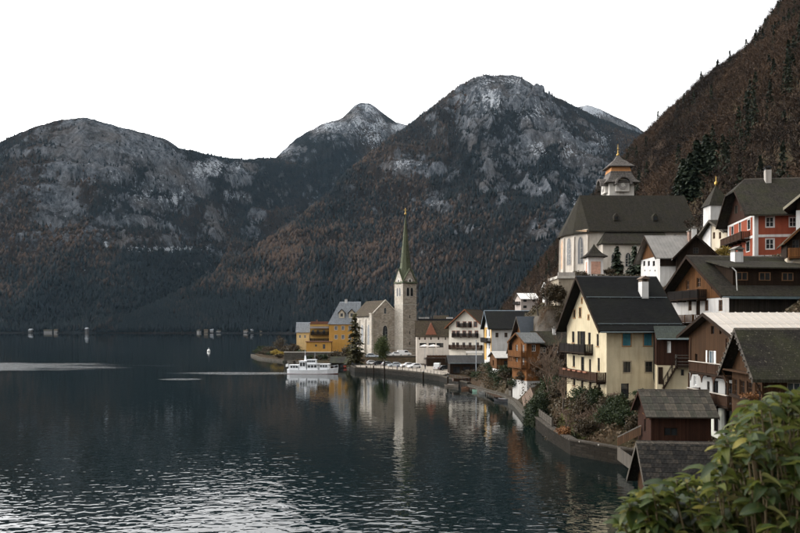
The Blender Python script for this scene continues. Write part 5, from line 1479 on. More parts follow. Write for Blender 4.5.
# chapel turret beside the red house
sy = 142.0; sx0 = PX(710.5, sy); sw = 3.4; sz = PZ(222, sy)-2
t = thing('white_chapel_turret', 'small white chapel turret with steep grey pyramid roof and golden finial behind the red house', 'chapel', (sx0, sy, sz))
hh_ = PZ(204.5, sy)-sz
mb = MB(); mb.box(0, sw, 0, sw, -3, hh_); mb.build('wall', WHITEP, t)
mb = MB(); R_ = (sw/2+.35)*r2; mb.lathe([(R_, hh_-.1), (R_*.72, hh_+1.1), (.08, PZ(183.5, sy)-sz)], 4, sw/2, sw/2, pi/4); ro = mb.build('roof', R_GREY, t)
zt_ = PZ(183.5, sy)-sz; mb = MB(); mb.lathe([(.10, zt_-.2), (.30, zt_+.2), (.30, zt_+.5), (.07, zt_+.8), (.05, PZ(174.5, sy)-sz)], 8, sw/2, sw/2); mb.build('finial', M_GOLD, ro)
# retaining bastion
sy = 150.0; x0, x1 = PX(558.5, sy), PX(575, sy); zt_ = PZ(278.5, sy)
t = thing('terrace_bastion', 'cream terrace wall with stone cornice left of the black roof ridge', 'wall', (x0, sy, zt_-9))
mb = MB(); mb.hexa([(.9, 0, -3), (x1-x0, 0, -3), (x1-x0, 9, -3), (.9, 9, -3)], [(.0, 0, 9), (x1-x0, 0, 9), (x1-x0, 9, 9), (0, 9, 9)]); mb.build('wall', plaster('bastion_plaster', (.36, .31, .24), .5), t)
mb = MB(); mb.box(-.3, x1-x0+.2, -.3, 9.2, 9, 9.5); mb.build('cornice', LIGHTS, t)
mb = MB(); mb.box(-.1, x1-x0, -.1, .25, 9.5, 10.2); mb.build('parapet', GREYP, t)

# ------------------------------------------------------------------ quay, garden walls, square
def offset_line(pts, k):
    out = []
    for i, p in enumerate(pts):
        a = Vector(pts[max(i-1, 0)]); b = Vector(pts[min(i+1, len(pts)-1)]); d = (b-a).normalized()
        out.append((p[0]+d.y*k, p[1]-d.x*k))       # to the right of the walking direction = inland
    return out
def resample(pts, step):
    out = [pts[0]]
    for a, b in zip(pts[:-1], pts[1:]):
        L_ = hypot(b[0]-a[0], b[1]-a[1]); n = max(1, int(round(L_/step)))
        for i in range(1, n+1): out.append((a[0]+(b[0]-a[0])*i/n, a[1]+(b[1]-a[1])*i/n))
    return out
def strip(name, pts, k0, k1, z0, z1, mt, parent):
    A, B = offset_line(pts, k0), offset_line(pts, k1); mb = MB(); n = len(pts)
    vs_ = []
    for i in range(n): vs_ += [(*A[i], z0), (*B[i], z0), (*B[i], z1), (*A[i], z1)]
    fs = []
    for i in range(n-1):
        o_ = i*4
        for k in range(4): fs.append((o_+k, o_+(k+1) % 4, o_+4+(k+1) % 4, o_+4+k))
    fs += [(0, 3, 2, 1), tuple((n-1)*4+k for k in range(4))]
    mb.add(vs_, fs); return mb.build(name, mt, parent)
S = {p: i for i, p in enumerate(SHORE)}
iq0, iq1 = S[(15.6,179)], S[(-17.5,270)]
Q = SHORE[iq0:iq1+1]
t = thing('stone_quay', 'curved stone quay wall along the church square and landing', 'quay')
WETSTONE = stone('wet_quay_stone', (0.0240, 0.0220, 0.0192), 1.0, .4, .5, joint=(.05, .047, .042))
strip('quay_wall', Q, -.1, .9, -2, 1.35, WETSTONE, t); strip('coping', Q, -.15, .55, 1.352, 1.62, stone('worn_quay_coping', (.075, .066, .053), 1.4, .6, .5, joint=(.05, .045, .04)), t)
PAVE = plain('sandy_paving', (0.2475, 0.2137, 0.1725), .95, var=.25, scale=.5)
sq = resample(SHORE[S[(10.5,205)]:S[(-16,257)]+1], 3)
A = offset_line(sq, .9); mb = MB()
inl = [(min(a[0]+26, 17.5), max(a[1], 205)+22) for a in A]
rows = 6; vs_ = []
for j in range(rows+1):
    for i in range(len(A)):
        t_ = j/rows; vs_.append((A[i][0]*(1-t_)+inl[i][0]*t_, A[i][1]*(1-t_)+inl[i][1]*t_, 1.64))
n = len(A); mb.add(vs_, [(j*n+i, j*n+i+1, (j+1)*n+i+1, (j+1)*n+i) for j in range(rows) for i in range(n-1)])
mb.build('square_pavement', PAVE, kind='structure')
mb = MB(); mb.box(-12.5, 8.8, 276, 304, 3.5, 3.93)
mb.build('church_terrace_pavement', PAVE, kind='structure')
t = thing('terrace_wall', 'low mossy bank wall between the two rows of parked cars', 'wall', (0, 0, 0))
mb = MB(); mb.box(-12.4, 13, 275.2, 275.9, 1, 4.1); mb.build('wall', STONEG, t); mb = MB(); mb.box(-12.5, 13.1, 275.1, 276.0, 4.1, 4.25); mb.build('coping', M_CONC, t)
# quay railing
t = thing('quay_railing', 'thin dark post railing along the edge of the quay', 'railing')
qr = resample(offset_line(Q, .3), 2.4)
for i, p in enumerate(qr):
    mb = MB(); mb.tube((*p, 1.6), (*p, 2.55), .06, n=5); mb.build('post', M_DARK, t)
for z in (2.1, 2.5):
    for a, b in zip(qr[:-1], qr[1:]):
        if z < 2.2 and random.random() < .5: continue
        mb = MB(); mb.tube((*a, z), (*b, z), .03, n=4, caps=False); mb.build('rail', M_DARK, t)
# garden walls of the cream house
i0, i1 = S[(23.6,78.5)], S[(19.2,118)]
gw = SHORE[i0:i1+1]
t = thing('garden_retaining_wall', 'dark stone retaining wall round the lakeside garden of the yellow house', 'wall')
strip('wall', gw, -.1, .9, -2, 1.55, stone('dark_garden_stone', (.024, .021, .017), .6, .3, .6, joint=(.016, .015, .013)), t); strip('coping', gw, -.18, .75, 1.552, 1.72, stone('garden_coping', (.055, .048, .04), .9, .5), t)
t = thing('grey_panel_fence', 'grey board fence on the garden wall beside the dark columnar tree', 'fence')
fp = resample(offset_line(SHORE[S[(18.6,97)]:i1+1], .35), 2.0)
for a, b in zip(fp[:-1], fp[1:]):
    d = Vector((b[0]-a[0], b[1]-a[1])); ln = d.length; d /= ln
    for k in range(3):
        mb = MB(); mb.box(.09, ln-.09, -.03, .03, 1.80+k*.33, 2.09+k*.33); q = mb.build('fence_board', W_GREY, t); q.location = (a[0], a[1], 0); q.rotation_euler = (0, 0, atan2(d.y, d.x))
for a in fp:
    mb = MB(); mb.box(-.07, .07, -.07, .07, 1.72, 2.9); q = mb.build('fence_post', W_GREY, t); q.location = (*a, 0)
# board fence and ramp by the shed
t = thing('board_ramp_fence', 'sloping brown board fence left of the red-brown shed', 'fence')
for k, (pa, pb) in enumerate((((617.5, 437, 79), (641, 425.5, 75.5)), ((617.5, 447, 79), (635, 459, 71)))):
    a, b = P(*pa), P(*pb); d = b-a; n = 12
    for i in range(n):
        q0, q1 = a+d*(i/n), a+d*((i+.9)/n); zb_ = -.9 if k == 0 else -1.3
        mb = MB(); mb.hexa([(q0.x, q0.y, q0.z+zb_), (q1.x, q1.y, q1.z+zb_), (q1.x, q1.y+.06, q1.z+zb_), (q0.x, q0.y+.06, q0.z+zb_)], [(q0.x, q0.y, q0.z-.06), (q1.x, q1.y, q1.z-.06), (q1.x, q1.y+.06, q1.z-.06), (q0.x, q0.y+.06, q0.z-.06)])
        mb.build('board', W_GREY if k else W_MID, t)
    mb = MB(); mb.hexa([(a.x, a.y-.06, a.z-.05), (b.x, b.y-.06, b.z-.05), (b.x, b.y+.12, b.z-.05), (a.x, a.y+.12, a.z-.05)], [(a.x, a.y-.06, a.z+.04), (b.x, b.y-.06, b.z+.04), (b.x, b.y+.12, b.z+.04), (a.x, a.y+.12, a.z+.04)]); mb.build('top_rail', W_GREY, t)
# shore wall in front of the timber houses
t = thing('shore_wall', 'low grey wall along the shore below the timber houses', 'wall')
strip('wall', SHORE[S[(19.2,118)]:S[(15.6,179)]+1], -.1, .7, -2, .95, STONEG, t); strip('coping', SHORE[S[(19.2,118)]:S[(15.6,179)]+1], -.14, .6, .952, 1.1, stone('worn_quay_coping', (.075, .066, .053), 1.4, .6), t)
t = thing('headland_wall', 'low stone bank round the headland with the hotel', 'wall')
strip('wall', SHORE[S[(-17.5,270)]:S[(-75,392)]+1], -.2, 1.0, -2, .75, STONEG, t); strip('coping', SHORE[S[(-17.5,270)]:S[(-75,392)]+1], -.25, .9, .752, .92, stone('worn_quay_coping', (.075, .066, .053), 1.4, .6), t)
# pale promenade in front of the pavilion
t = thing('promenade_wall', 'pale terrace wall with stone face below the yellow pavilion', 'wall', (PX(284, 318), 318, 1.0))
mb = MB(); mb.box(0, 20, 0, .8, -1.5, 3.0); mb.build('wall', STONEG, t); mb = MB(); mb.box(-.1, 20.1, -.15, .95, 3.0, 3.3); mb.build('coping', LIGHTS, t)

# ------------------------------------------------------------------ vehicles
def make_car(paint, kind='car'):
    r = bpy.data.objects.new('parked_car' if kind == 'car' else 'parked_van', None); C.objects.link(r)
    L_, W_ = (4.3, 1.75) if kind == 'car' else (5.0, 1.95)
    if kind == 'car': low = [(-2.1, .3), (2.1, .3), (2.15, .55), (2.05, .78), (.95, .92), (-1.9, .95), (-2.12, .8), (-2.15, .5)]; top = [(-1.85, .95), (.95, .92), (.35, 1.42), (-.2, 1.48), (-1.2, 1.45), (-1.75, 1.1)]
    else: low = [(-2.5, .35), (2.5, .35), (2.5, .7), (2.3, 1.0), (1.7, 1.1), (-2.5, 1.1)]; top = [(-2.5, 1.1), (1.7, 1.1), (1.1, 1.9), (.7, 2.0), (-2.4, 2.0), (-2.5, 1.9)]
    mb = MB(); mb.prism([(x, -W_/2, z) for x, z in low], (0, W_, 0)); mb.build('body', paint, r)
    iw = W_/2-.13
    mb = MB(); mb.prism([(x, -iw, z+.003) for x, z in top], (0, 2*iw, 0)); mb.build('cabin', paint, r)
    gp = [(-1.6, 1.0), (.7, .99), (.28, 1.36), (-1.15, 1.38)] if kind == 'car' else [(.0, 1.2), (1.5, 1.2), (1.0, 1.8), (.0, 1.8)]
    for s_ in (-1, 1):
        mb = MB(); mb.prism([(x, s_*(iw+.004), z) for x, z in gp], (0, s_*.015, 0)); mb.build('side_window', M_GLASS, r)
    a, b = (top[1], top[2]); mb = MB(); nx, nz = (b[1]-a[1]), -(b[0]-a[0]); ln = hypot(nx, nz); ox, oz = nx/ln*.02, nz/ln*.02
    f = lambda t_: (a[0]+(b[0]-a[0])*t_+ox, a[1]+(b[1]-a[1])*t_+oz)
    p0, p1 = f(.15), f(.9); mb.prism([(p0[0], -iw+.12, p0[1]), (p0[0], iw-.12, p0[1]), (p1[0], iw-.16, p1[1]), (p1[0], -iw+.16, p1[1])], (ox, 0, oz)); mb.build('windscreen', M_GLASS, r)
    for x in (-1.3, 1.3) if kind == 'car' else (-1.6, 1.6):
        for s_ in (-1, 1):
            mb = MB(); mb.tube((x, s_*(W_/2-.2), .32), (x, s_*(W_/2+.01), .32), .32, n=12); w_ = mb.build('wheel', plain('tyre_rubber', (.02, .02, .02), .8), r)
            mb = MB(); mb.tube((x, s_*(W_/2+.011), .32), (x, s_*(W_/2+.02), .32), .19, n=10); mb.build('rim', M_STEEL, w_)
    for s_ in (-1, 1):
        mb = MB(); mb.box(low[2][0]-.02, low[2][0]+.04, s_*.55-.16, s_*.55+.16, .56, .70); mb.build('headlight', M_WHITE, r)
        mb = MB(); mb.box(-L_/2-.04, -L_/2+.02, s_*.6-.12, s_*.6+.12, .62, .8); mb.build('tail_light', plain('red_lens', (.3, .01, .01), .3), r)
    return r
P_WHITE = plain('white_car_paint', (.70, .71, .72), .25, var=.05); P_DARK = plain('black_car_paint', (.02, .022, .025), .25); P_RED = plain('red_car_paint', (.45, .03, .02), .3)
P_SILV = plain('silver_blue_car_paint', (.42, .47, .52), .3); P_GREY = plain('grey_car_paint', (.18, .19, .2), .3)
CARSPEC = [   # px, bottom row py, ground z, angle, paint, kind, label
 (372.5, 364.6, 1.66, 12, P_WHITE, 'car', 'white car parked leftmost on the quay square'),
 (379.8, 365.2, 1.66, 15, P_DARK, 'car', 'black car parked second from left on the quay square'),
 (388.2, 365.8, 1.66, 20, P_GREY, 'car', 'grey car parked between the black and the silver one'),
 (394.6, 366.8, 1.66, 195, P_SILV, 'car', 'silver blue car parked near the quay edge by a mooring post'),
 (407.2, 367.2, 1.66, 200, P_WHITE, 'car', 'white car in the middle of the quay square, left of its twin'),
 (414.6, 368.0, 1.66, 205, P_WHITE, 'car', 'white car on the quay right of its twin, below the red car'),
 (437.5, 369.6, 1.66, 80, P_WHITE, 'van', 'white van parked at the right end of the square'),
 (445.5, 370.2, 1.66, 20, P_DARK, 'car', 'black car at the right end of the square beside the white van'),
 (410.5, 360.8, 1.66, 10, P_SILV, 'car', 'silver car parked left of the red car'),
 (417.0, 360.8, 1.66, 8, P_RED, 'car', 'small red car parked below the church tower'),
 (372.0, 357.6, 4.0, 5, P_SILV, 'car', 'silver car by the round green tree in front of the nave'),
 (389.5, 356.2, 4.0, 5, P_WHITE, 'car', 'white car on the church terrace, left in its row'),
 (397.3, 356.0, 4.0, 5, P_WHITE, 'car', 'white car on the church terrace next to the van'),
 (404.3, 355.6, 4.0, 8, P_WHITE, 'van', 'white box van at the foot of the church tower'),
]
protos = {}
for px, py, gz, ang, paint, kind, label in CARSPEC:
    k = (paint.name, kind)
    if k not in protos: o = protos[k] = make_car(paint, kind)
    else: o = copy_tree(protos[k])
    Y = (H-gz)*F/(py-HZ)
    o.location = (PX(px, Y), Y, gz); o.rotation_euler = (0, 0, radians(ang))
    tag(o, label, 'car' if kind == 'car' else 'van', 'cars parked on the quay square')

# ------------------------------------------------------------------ passenger boat
by = 237.0
bL = PX(338.5, by)-PX(287.5, by)
t = thing('passenger_boat', 'white passenger ferry with cabin windows and mast lying off the headland', 'ferry', (PX(287.5, by), by+1.2, 0), radians(-4))
hull_s = [(0, 1.5, 1.55), (.06, 1.9, 1.45), (.3, 2.15, 1.3), (.6, 2.1, 1.35), (.8, 1.75, 1.5), (.92, 1.0, 1.75), (1.0, .12, 2.0)]
def hullmesh(zlo, zhi_scale, inset):
    mb = MB(); n = len(hull_s); vs_ = []
    for t_, hw, zt_ in hull_s:
        x = t_*bL; zt2 = zlo + (zt_-zlo)*zhi_scale
        k = .82
        vs_ += [(x-(.25 if t_ > .9 else 0), -hw*k-inset, zlo), (x, -hw-inset, zt2), (x, hw+inset, zt2), (x-(.25 if t_ > .9 else 0), hw*k+inset, zlo)]
    fs = []
    for i in range(n-1):
        o_ = i*4
        for k in range(4): fs.append((o_+k, o_+4+k, o_+4+(k+1) % 4, o_+(k+1) % 4))
    fs += [(0, 1, 2, 3), tuple((n-1)*4+3-k for k in range(4))]
    mb.add(vs_, fs); return mb
BW = plain('boat_white', (.74, .76, .78), .35, var=.08)
hullmesh(-.4, 1, 0).build('hull', BW, t, smooth=False)
hullmesh(-.42, .28, .03).build('boot_stripe', plain('boat_red_brown', (.10, .03, .02), .5), t)
def deckhouse(x0, x1, hw, z0, z1, nm, wins, taper=.12):
    mb = MB(); mb.hexa([(x0, -hw, z0), (x1, -hw, z0), (x1, hw, z0), (x0, hw, z0)], [(x0+taper, -hw+.06, z1), (x1-taper*3, -hw+.06, z1), (x1-taper*3, hw-.06, z1), (x0+taper, hw-.06, z1)]); c_ = mb.build(nm, BW, t)
    mb = MB(); mb.box(x0-.15, x1+.05, -hw-.1, hw+.1, z1+.002, z1+.09); mb.build('deck_roof', BW, c_)
    for wx0, wx1 in wins:
        for s_ in (-1, 1):
            y = -hw-.01 if s_ < 0 else hw+.01
            mb = MB(); zA_, zB_ = z0+(z1-z0)*.42, z0+(z1-z0)*.86; mb.box(wx0, wx1, min(y, y-s_*-.04)-.0, max(y, y-s_*-.04), zA_, zB_); mb.build('window', M_GLASS, c_)
    return c_
k = bL/15.5
wn_ = lambda a, b, n: [(a+(b-a)*(i+.12)/n, a+(b-a)*(i+.88)/n) for i in range(n)]
deckhouse(6.2*k, 9.5*k, 1.75, 1.3, 3.0, 'main_cabin', wn_(6.3*k, 9.2*k, 3))
deckhouse(9.9*k, 12.9*k, 1.5, 1.4, 3.0, 'fore_cabin', wn_(10.0*k, 12.4*k, 3))
deckhouse(3.7*k, 5.9*k, 1.6, 1.3, 3.9, 'wheelhouse', wn_(3.9*k, 5.6*k, 2))
deckhouse(.5*k, 3.5*k, 1.7, 1.35, 2.7, 'aft_cabin', wn_(1.0*k, 3.4*k, 3))
deckhouse(6.0*k, 8.8*k, 1.3, 3.1, 4.3, 'upper_shelter', wn_(6.1*k, 8.6*k, 4), .05)
mb = MB(); mb.hexa([(5.0*k, -.35, 3.9), (5.7*k, -.35, 3.9), (5.7*k, .35, 3.9), (5.0*k, .35, 3.9)], [(5.15*k, -.2, 5.6), (5.5*k, -.2, 5.6), (5.5*k, .2, 5.6), (5.15*k, .2, 5.6)]); mb.tube((5.3*k, 0, 5.5), (5.3*k, 0, 7.2), .05, n=5); mb.build('mast', BW, t)
mb = MB(); mb.tube((8.3*k, 0, 4.3), (8.3*k, 0, 6.6), .05, n=5); mb.build('rear_mast', M_STEEL, t)
mb = MB(); mb.tube((.2, 0, 1.5), (.0, 0, 3.2), .04, n=5); fo = mb.build('flag_staff', M_STEEL, t)
mb = MB(); mb.hexa([(-.02, -.02, 2.2), (-.7, -.1, 2.1), (-.7, -.06, 2.1), (-.02, .02, 2.2)], [(-.02, -.02, 3.1), (-.7, -.1, 2.9), (-.7, -.06, 2.9), (-.02, .02, 3.1)]); mb.build('flag', M_WHITE, fo)
mb = MB()
for s_ in (-1, 1):
    for i, (t_, hw, zt_) in enumerate(hull_s[3:]):
        mb.tube((t_*bL-.1, s_*hw*.93, zt_), (t_*bL-.1, s_*hw*.93, zt_+.8), .025, n=4)
    for a, b in zip(hull_s[3:-1], hull_s[4:]): mb.tube((a[0]*bL-.1, s_*a[1]*.93, a[2]+.8), (b[0]*bL-.1, s_*b[1]*.93, b[2]+.8), .025, n=4)
mb.build('deck_railing', BW, t)

def rowboat(label, px, py, L_, col, rz, z=0.0, flip=False, group=None):
    Y = (H-z)*F/(py-HZ)
    t = thing('rowing_boat', label, 'boat', (PX(px, Y), Y, z), radians(rz), group)
    st = [(0, .55, .55), (.25, .75, .5), (.6, .72, .52), (.85, .42, .62), (1, .04, .75)]; vs_ = []
    for t_, hw, zt_ in st: vs_ += [((t_-.5)*L_, -hw, zt_), ((t_-.5)*L_, -hw*.55, -.15), ((t_-.5)*L_, hw*.55, -.15), ((t_-.5)*L_, hw, zt_)]
    if flip: vs_ = [(x, y, .6-z_) for x, y, z_ in vs_]
    fs = []
    for i in range(len(st)-1):
        for k in range(3): fs.append((i*4+k, i*4+4+k, i*4+5+k, i*4+k+1))
    fs += [(0, 1, 2, 3), tuple((len(st)-1)*4+3-k for k in range(4))]
    mb = MB(); mb.add(vs_, fs); mb.build('hull', plain('boat_paint_%d' % int(px), col, .5), t)
    if not flip:
        for x in (-.2, .15):
            mb = MB(); mb.box(x*L_-.13, x*L_+.13, -.66, .66, .34, .39); mb.build('thwart', W_WARM, t)
    else:
        mb = MB(); mb.box(-.45*L_, .45*L_, -.03, .03, .72, .8); mb.build('keel', W_WARM, t)
    return t
rowboat('pale green boat lying keel up on the bank by the flagpole', 482, 375.0, 4.6, (.30, .48, .38), 8, 1.55, True)
rowboat('brown wooden boat moored by the little landing stage', 472, 389.5, 4.8, (.16, .085, .05), -20)
rowboat('grey boat moored beside the shore wall', 489, 394.5, 4.4, (.18, .18, .17), -35)
rowboat('small white boat moored at the headland jetty', 272.5, 358.2, 5.4, (.62, .60, .56), 5)
rowboat('dark covered boat beside the white one at the headland jetty', 284, 357.2, 4.6, (.06, .06, .06), 0)
rowboat('dark brown boat drawn up on the bank left of the flagpole', 462, 380.5, 4.6, (.07, .04, .025), 15, 1.5)
rowboat('black boat moored below the little shore shed', 503, 401.5, 4.6, (.025, .025, .028), -60)
rowboat('dark green boat moored between the landing stage and grey boat', 482, 391.8, 4.2, (.04, .07, .055), -25)
rowboat('weathered boat under the quay wall near the black car', 452, 386.6, 4.4, (.12, .10, .08), -50)
def jetty(label, pa, pb, w, z=.55, posts=6):
    a = Vector((PX(pa[0], (H)*F/(pa[1]-HZ)), H*F/(pa[1]-HZ), z)); b = Vector((PX(pb[0], H*F/(pb[1]-HZ)), H*F/(pb[1]-HZ), z))
    d = b-a; ln = d.length
    t = thing('jetty', label, 'jetty', a, atan2(d.y, d.x))
    n = max(3, int(ln/.35)); me = None
    for i in range(n):
        if me is None:
            mb = MB(); mb.box(.01, ln/n-.02, -w/2, w/2, 0, .06); me = mb.mesh('plank', W_MID)
        q = link('plank', me, t); q.location = (i*ln/n, 0, random.uniform(-.01, .01))
    for i in range(posts):
        for s_ in (-1, 1):
            mb = MB(); x = ln*(i+.3)/posts; mb.tube((x, s_*(w/2-.05), -1.5), (x, s_*(w/2-.05), -.003), .09, n=6); mb.build('pile', W_DARK, t)
jetty('small brown plank landing stage in front of the dark shed', (462, 386.5), (477, 391.5), 1.6)
jetty('narrow dark plank stage below the low timber hut', (486, 393.2), (499, 400.2), 1.3)
jetty('dark timber jetty with boats at the tip of the headland', (254, 356.5), (292, 357.5), 2.0, .6, 8)
for i, (px, py, hgt) in enumerate(((384.3, 374.8, 4.2), (373.5, 373.4, 2.2), (423, 379.2, 1.9), (366.5, 372.7, 1.9), (447.5, 384.5, 1.9))):
    Y = H*F/(py-HZ); t = thing('mooring_post', ['tallest dark mooring post before the parked cars', 'dark mooring post just left of the tallest one', 'dark mooring post in the water below the two white cars', 'short mooring post left of the square near the boathouse', 'short dark mooring post at the right end of the quay'][i], 'post', (PX(px, Y), Y-.4, 0), 0, 'mooring posts along the quay')
    mb = MB(); mb.tube((0, 0, -1.5), (.05, 0, hgt), .24, .2, 8); mb.build('pile', W_DARK, t); mb = MB(); mb.lathe([(.26, hgt), (.26, hgt+.12), (.05, hgt+.3)], 8, .05, 0); mb.build('cap', M_DARK, t)
# flagpole on the bank
Y = 205.0; t = thing('flagpole', 'slim grey pole standing on the bank before the dark shed', 'pole', (PX(476.2, Y), Y, 1.3))
mb = MB(); mb.tube((0, 0, 0), (0, 0, PZ(341, Y)-1.3), .14, .09, 8); mb.build('pole', M_STEEL, t); mb = MB(); mb.lathe([(.35, 0), (.35, .25), (.16, .35)], 8); mb.build('foot', M_CONC, t); mb = MB(); mb.lathe([(.02, 0), (.16, .1), (.16, .2), (.02, .3)], 8); q = mb.build('knob', M_STEEL, t); q.location = (0, 0, PZ(341, Y)-1.3)
# parasols and canopy
for i, (px, w_, lab) in enumerate(((425, 3.6, 'whitish parasol on the restaurant terrace, nearer the tower'), (433.5, 4.2, 'whitish parasol on the restaurant terrace, nearer the guesthouse'))):
    Y = 256.0; z0 = 4.2; zt_ = PZ(344.2, Y)
    t = thing('parasol', lab, 'parasol', (PX(px, Y), Y, z0), 0, 'parasols on the restaurant terrace')
    mb = MB(); mb.tube((0, 0, 0), (0, 0, zt_-z0), .05, n=6); mb.build('pole', M_STEEL, t); mb = MB(); mb.lathe([(w_/2, zt_-z0-.75), (w_/2, zt_-z0-.68), (.05, zt_-z0)], 8); mb.build('canopy', plain('parasol_cloth', (.56, .52, .48), .9), t)
    mb = MB(); mb.lathe([(.4, -.6), (.4, .05), (.05, .12)], 8); mb.build('base', M_CONC, t)
t = thing('restaurant_terrace', 'brown raised restaurant terrace with railing below the long white building', 'terrace', (PX(427, 252), 252, 1.5))
tw_ = PX(452, 252)-PX(427, 252)
mb = MB(); mb.box(0, tw_, 0, 9.5, -.5, 2.7); mb.build('deck', W_DARK, t)
for i in range(9):
    mb = MB(); mb.box(tw_*i/8-.05, tw_*i/8+.05, -.1, -.003, 2.0, 3.8); mb.build('post', W_RAIL, t)
mb = MB(); mb.box(0, tw_, -.16, -.101, 3.0, 3.7); mb.build('railing', W_RAIL, t); mb = MB(); mb.box(0, tw_, -.2, .1, 3.802, 3.9); mb.build('rail_cover', LIGHTS, t)
t = thing('white_canopy', 'flat pale canopy roof on posts below the guesthouse balconies', 'canopy', (PX(466.5, 226), 226, 1.6))
cw_ = PX(484, 226)-PX(466.5, 226); zc_ = PZ(353.5, 226)-1.6
mb = MB(); mb.hexa([(0, 0, zc_), (cw_, 0, zc_), (cw_, 3, zc_+.5), (0, 3, zc_+.5)], [(0, 0, zc_+.15), (cw_, 0, zc_+.15), (cw_, 3, zc_+.65), (0, 3, zc_+.65)]); mb.build('roof_sheet', plain('pale_grey_sheet', (.36, .34, .31), .6, .1), t)
for x in (.2, cw_-.2):
    for y in (.2, 2.8): mb = MB(); mb.box(x-.06, x+.06, y-.06, y+.06, -.5, zc_+.02+y*.12); mb.build('post', W_DARK, t)
# buoy on the open lake
Y = H*F/(351.6-HZ); t = thing('white_buoy', 'tiny white buoy floating alone on the open lake', 'buoy', (PX(208.7, Y), Y, 0))
mb = MB(); mb.lathe([(.5, -.4), (.95, .1), (.95, .8), (.5, 1.35), (.12, 1.5)], 10); mb.build('float', M_WHITE, t, True); mb = MB(); mb.tube((0, 0, 1.4), (0, 0, 2.4), .1, n=6); mb.build('mast', M_WHITE, t)

# ------------------------------------------------------------------ people on the quay
def person(label, px, py, coat, rz):
    gz = 1.66; Y = (H-gz)*F/(py-HZ)
    sk = {'pelvis': (0,0,.95,.15), 'belly': (0,.0,1.12,.15), 'chest': (0,0,1.35,.17), 'neck': (0,.01,1.5,.065), 'head': (0,.02,1.62,.10), 'crown': (0,.01,1.72,.085),
          'shl': (-.19,0,1.42,.075), 'ell': (-.24,.02,1.14,.055), 'hal': (-.23,.09,.90,.04), 'shr': (.19,0,1.42,.075), 'elr': (.25,.03,1.15,.055), 'har': (.22,.12,.93,.04),
          'hl': (-.09,0,.90,.11), 'kl': (-.1,.04,.5,.075), 'al': (-.1,-.02,.09,.05), 'fl': (-.11,.13,.035,.04), 'hr': (.09,0,.90,.11), 'kr': (.1,.0,.5,.075), 'ar': (.1,-.08,.09,.05), 'fr': (.11,.07,.035,.04)}
    ed = [('pelvis','belly'),('belly','chest'),('chest','neck'),('neck','head'),('head','crown'),('chest','shl'),('shl','ell'),('ell','hal'),('chest','shr'),('shr','elr'),('elr','har'),('pelvis','hl'),('hl','kl'),('kl','al'),('al','fl'),('pelvis','hr'),('hr','kr'),('kr','ar'),('ar','fr')]
    ks = list(sk); me = bpy.data.meshes.new('person'); me.from_pydata([sk[k][:3] for k in ks], [(ks.index(a), ks.index(b)) for a, b in ed], [])
    m, nt, b = new_mat('clothes_'+label[:12]); g = G(nt); z = g.sep(g.obj())[2]
    c = g.mix(g.math('GREATER_THAN', z, .88), (.03, .032, .04, 1), c4(coat)); c = g.mix(g.math('GREATER_THAN', z, 1.5), c, (.42, .26, .19, 1)); c = g.mix(g.math('GREATER_THAN', z, 1.68), c, (.04, .025, .015, 1))
    g.set(b, col=c, rough=.85); me.materials.append(m)
    o = bpy.data.objects.new('person', me); C.objects.link(o)
    sm = o.modifiers.new('skin', 'SKIN')
    for i, k in enumerate(ks):
        sv = me.skin_vertices[0].data[i] if me.skin_vertices else None
        if sv: sv.radius = (sk[k][3], sk[k][3]); sv.use_root = (k == 'pelvis')
    o.modifiers.new('sub', 'SUBSURF').levels = 1; o.modifiers['sub'].render_levels = 1
    o.location = (PX(px, Y), Y, gz); o.rotation_euler = (0, 0, radians(rz))
    tag(o, label, 'person', 'people on the quay')
    return o
def add_person(*a):
    o = person(*a)
    if not o.data.skin_vertices:
        bpy.context.view_layer.objects.active = o
    return o
add_person('person in black coat standing alone on the open quay', 425.2, 369.4, (.02, .02, .025), 30)
add_person('person in dark blue jacket standing by the mooring post', 397.5, 370.2, (.03, .04, .08), -60)
add_person('person in brown coat walking along the quay below the white cars', 402.5, 370.6, (.12, .06, .03), 80)

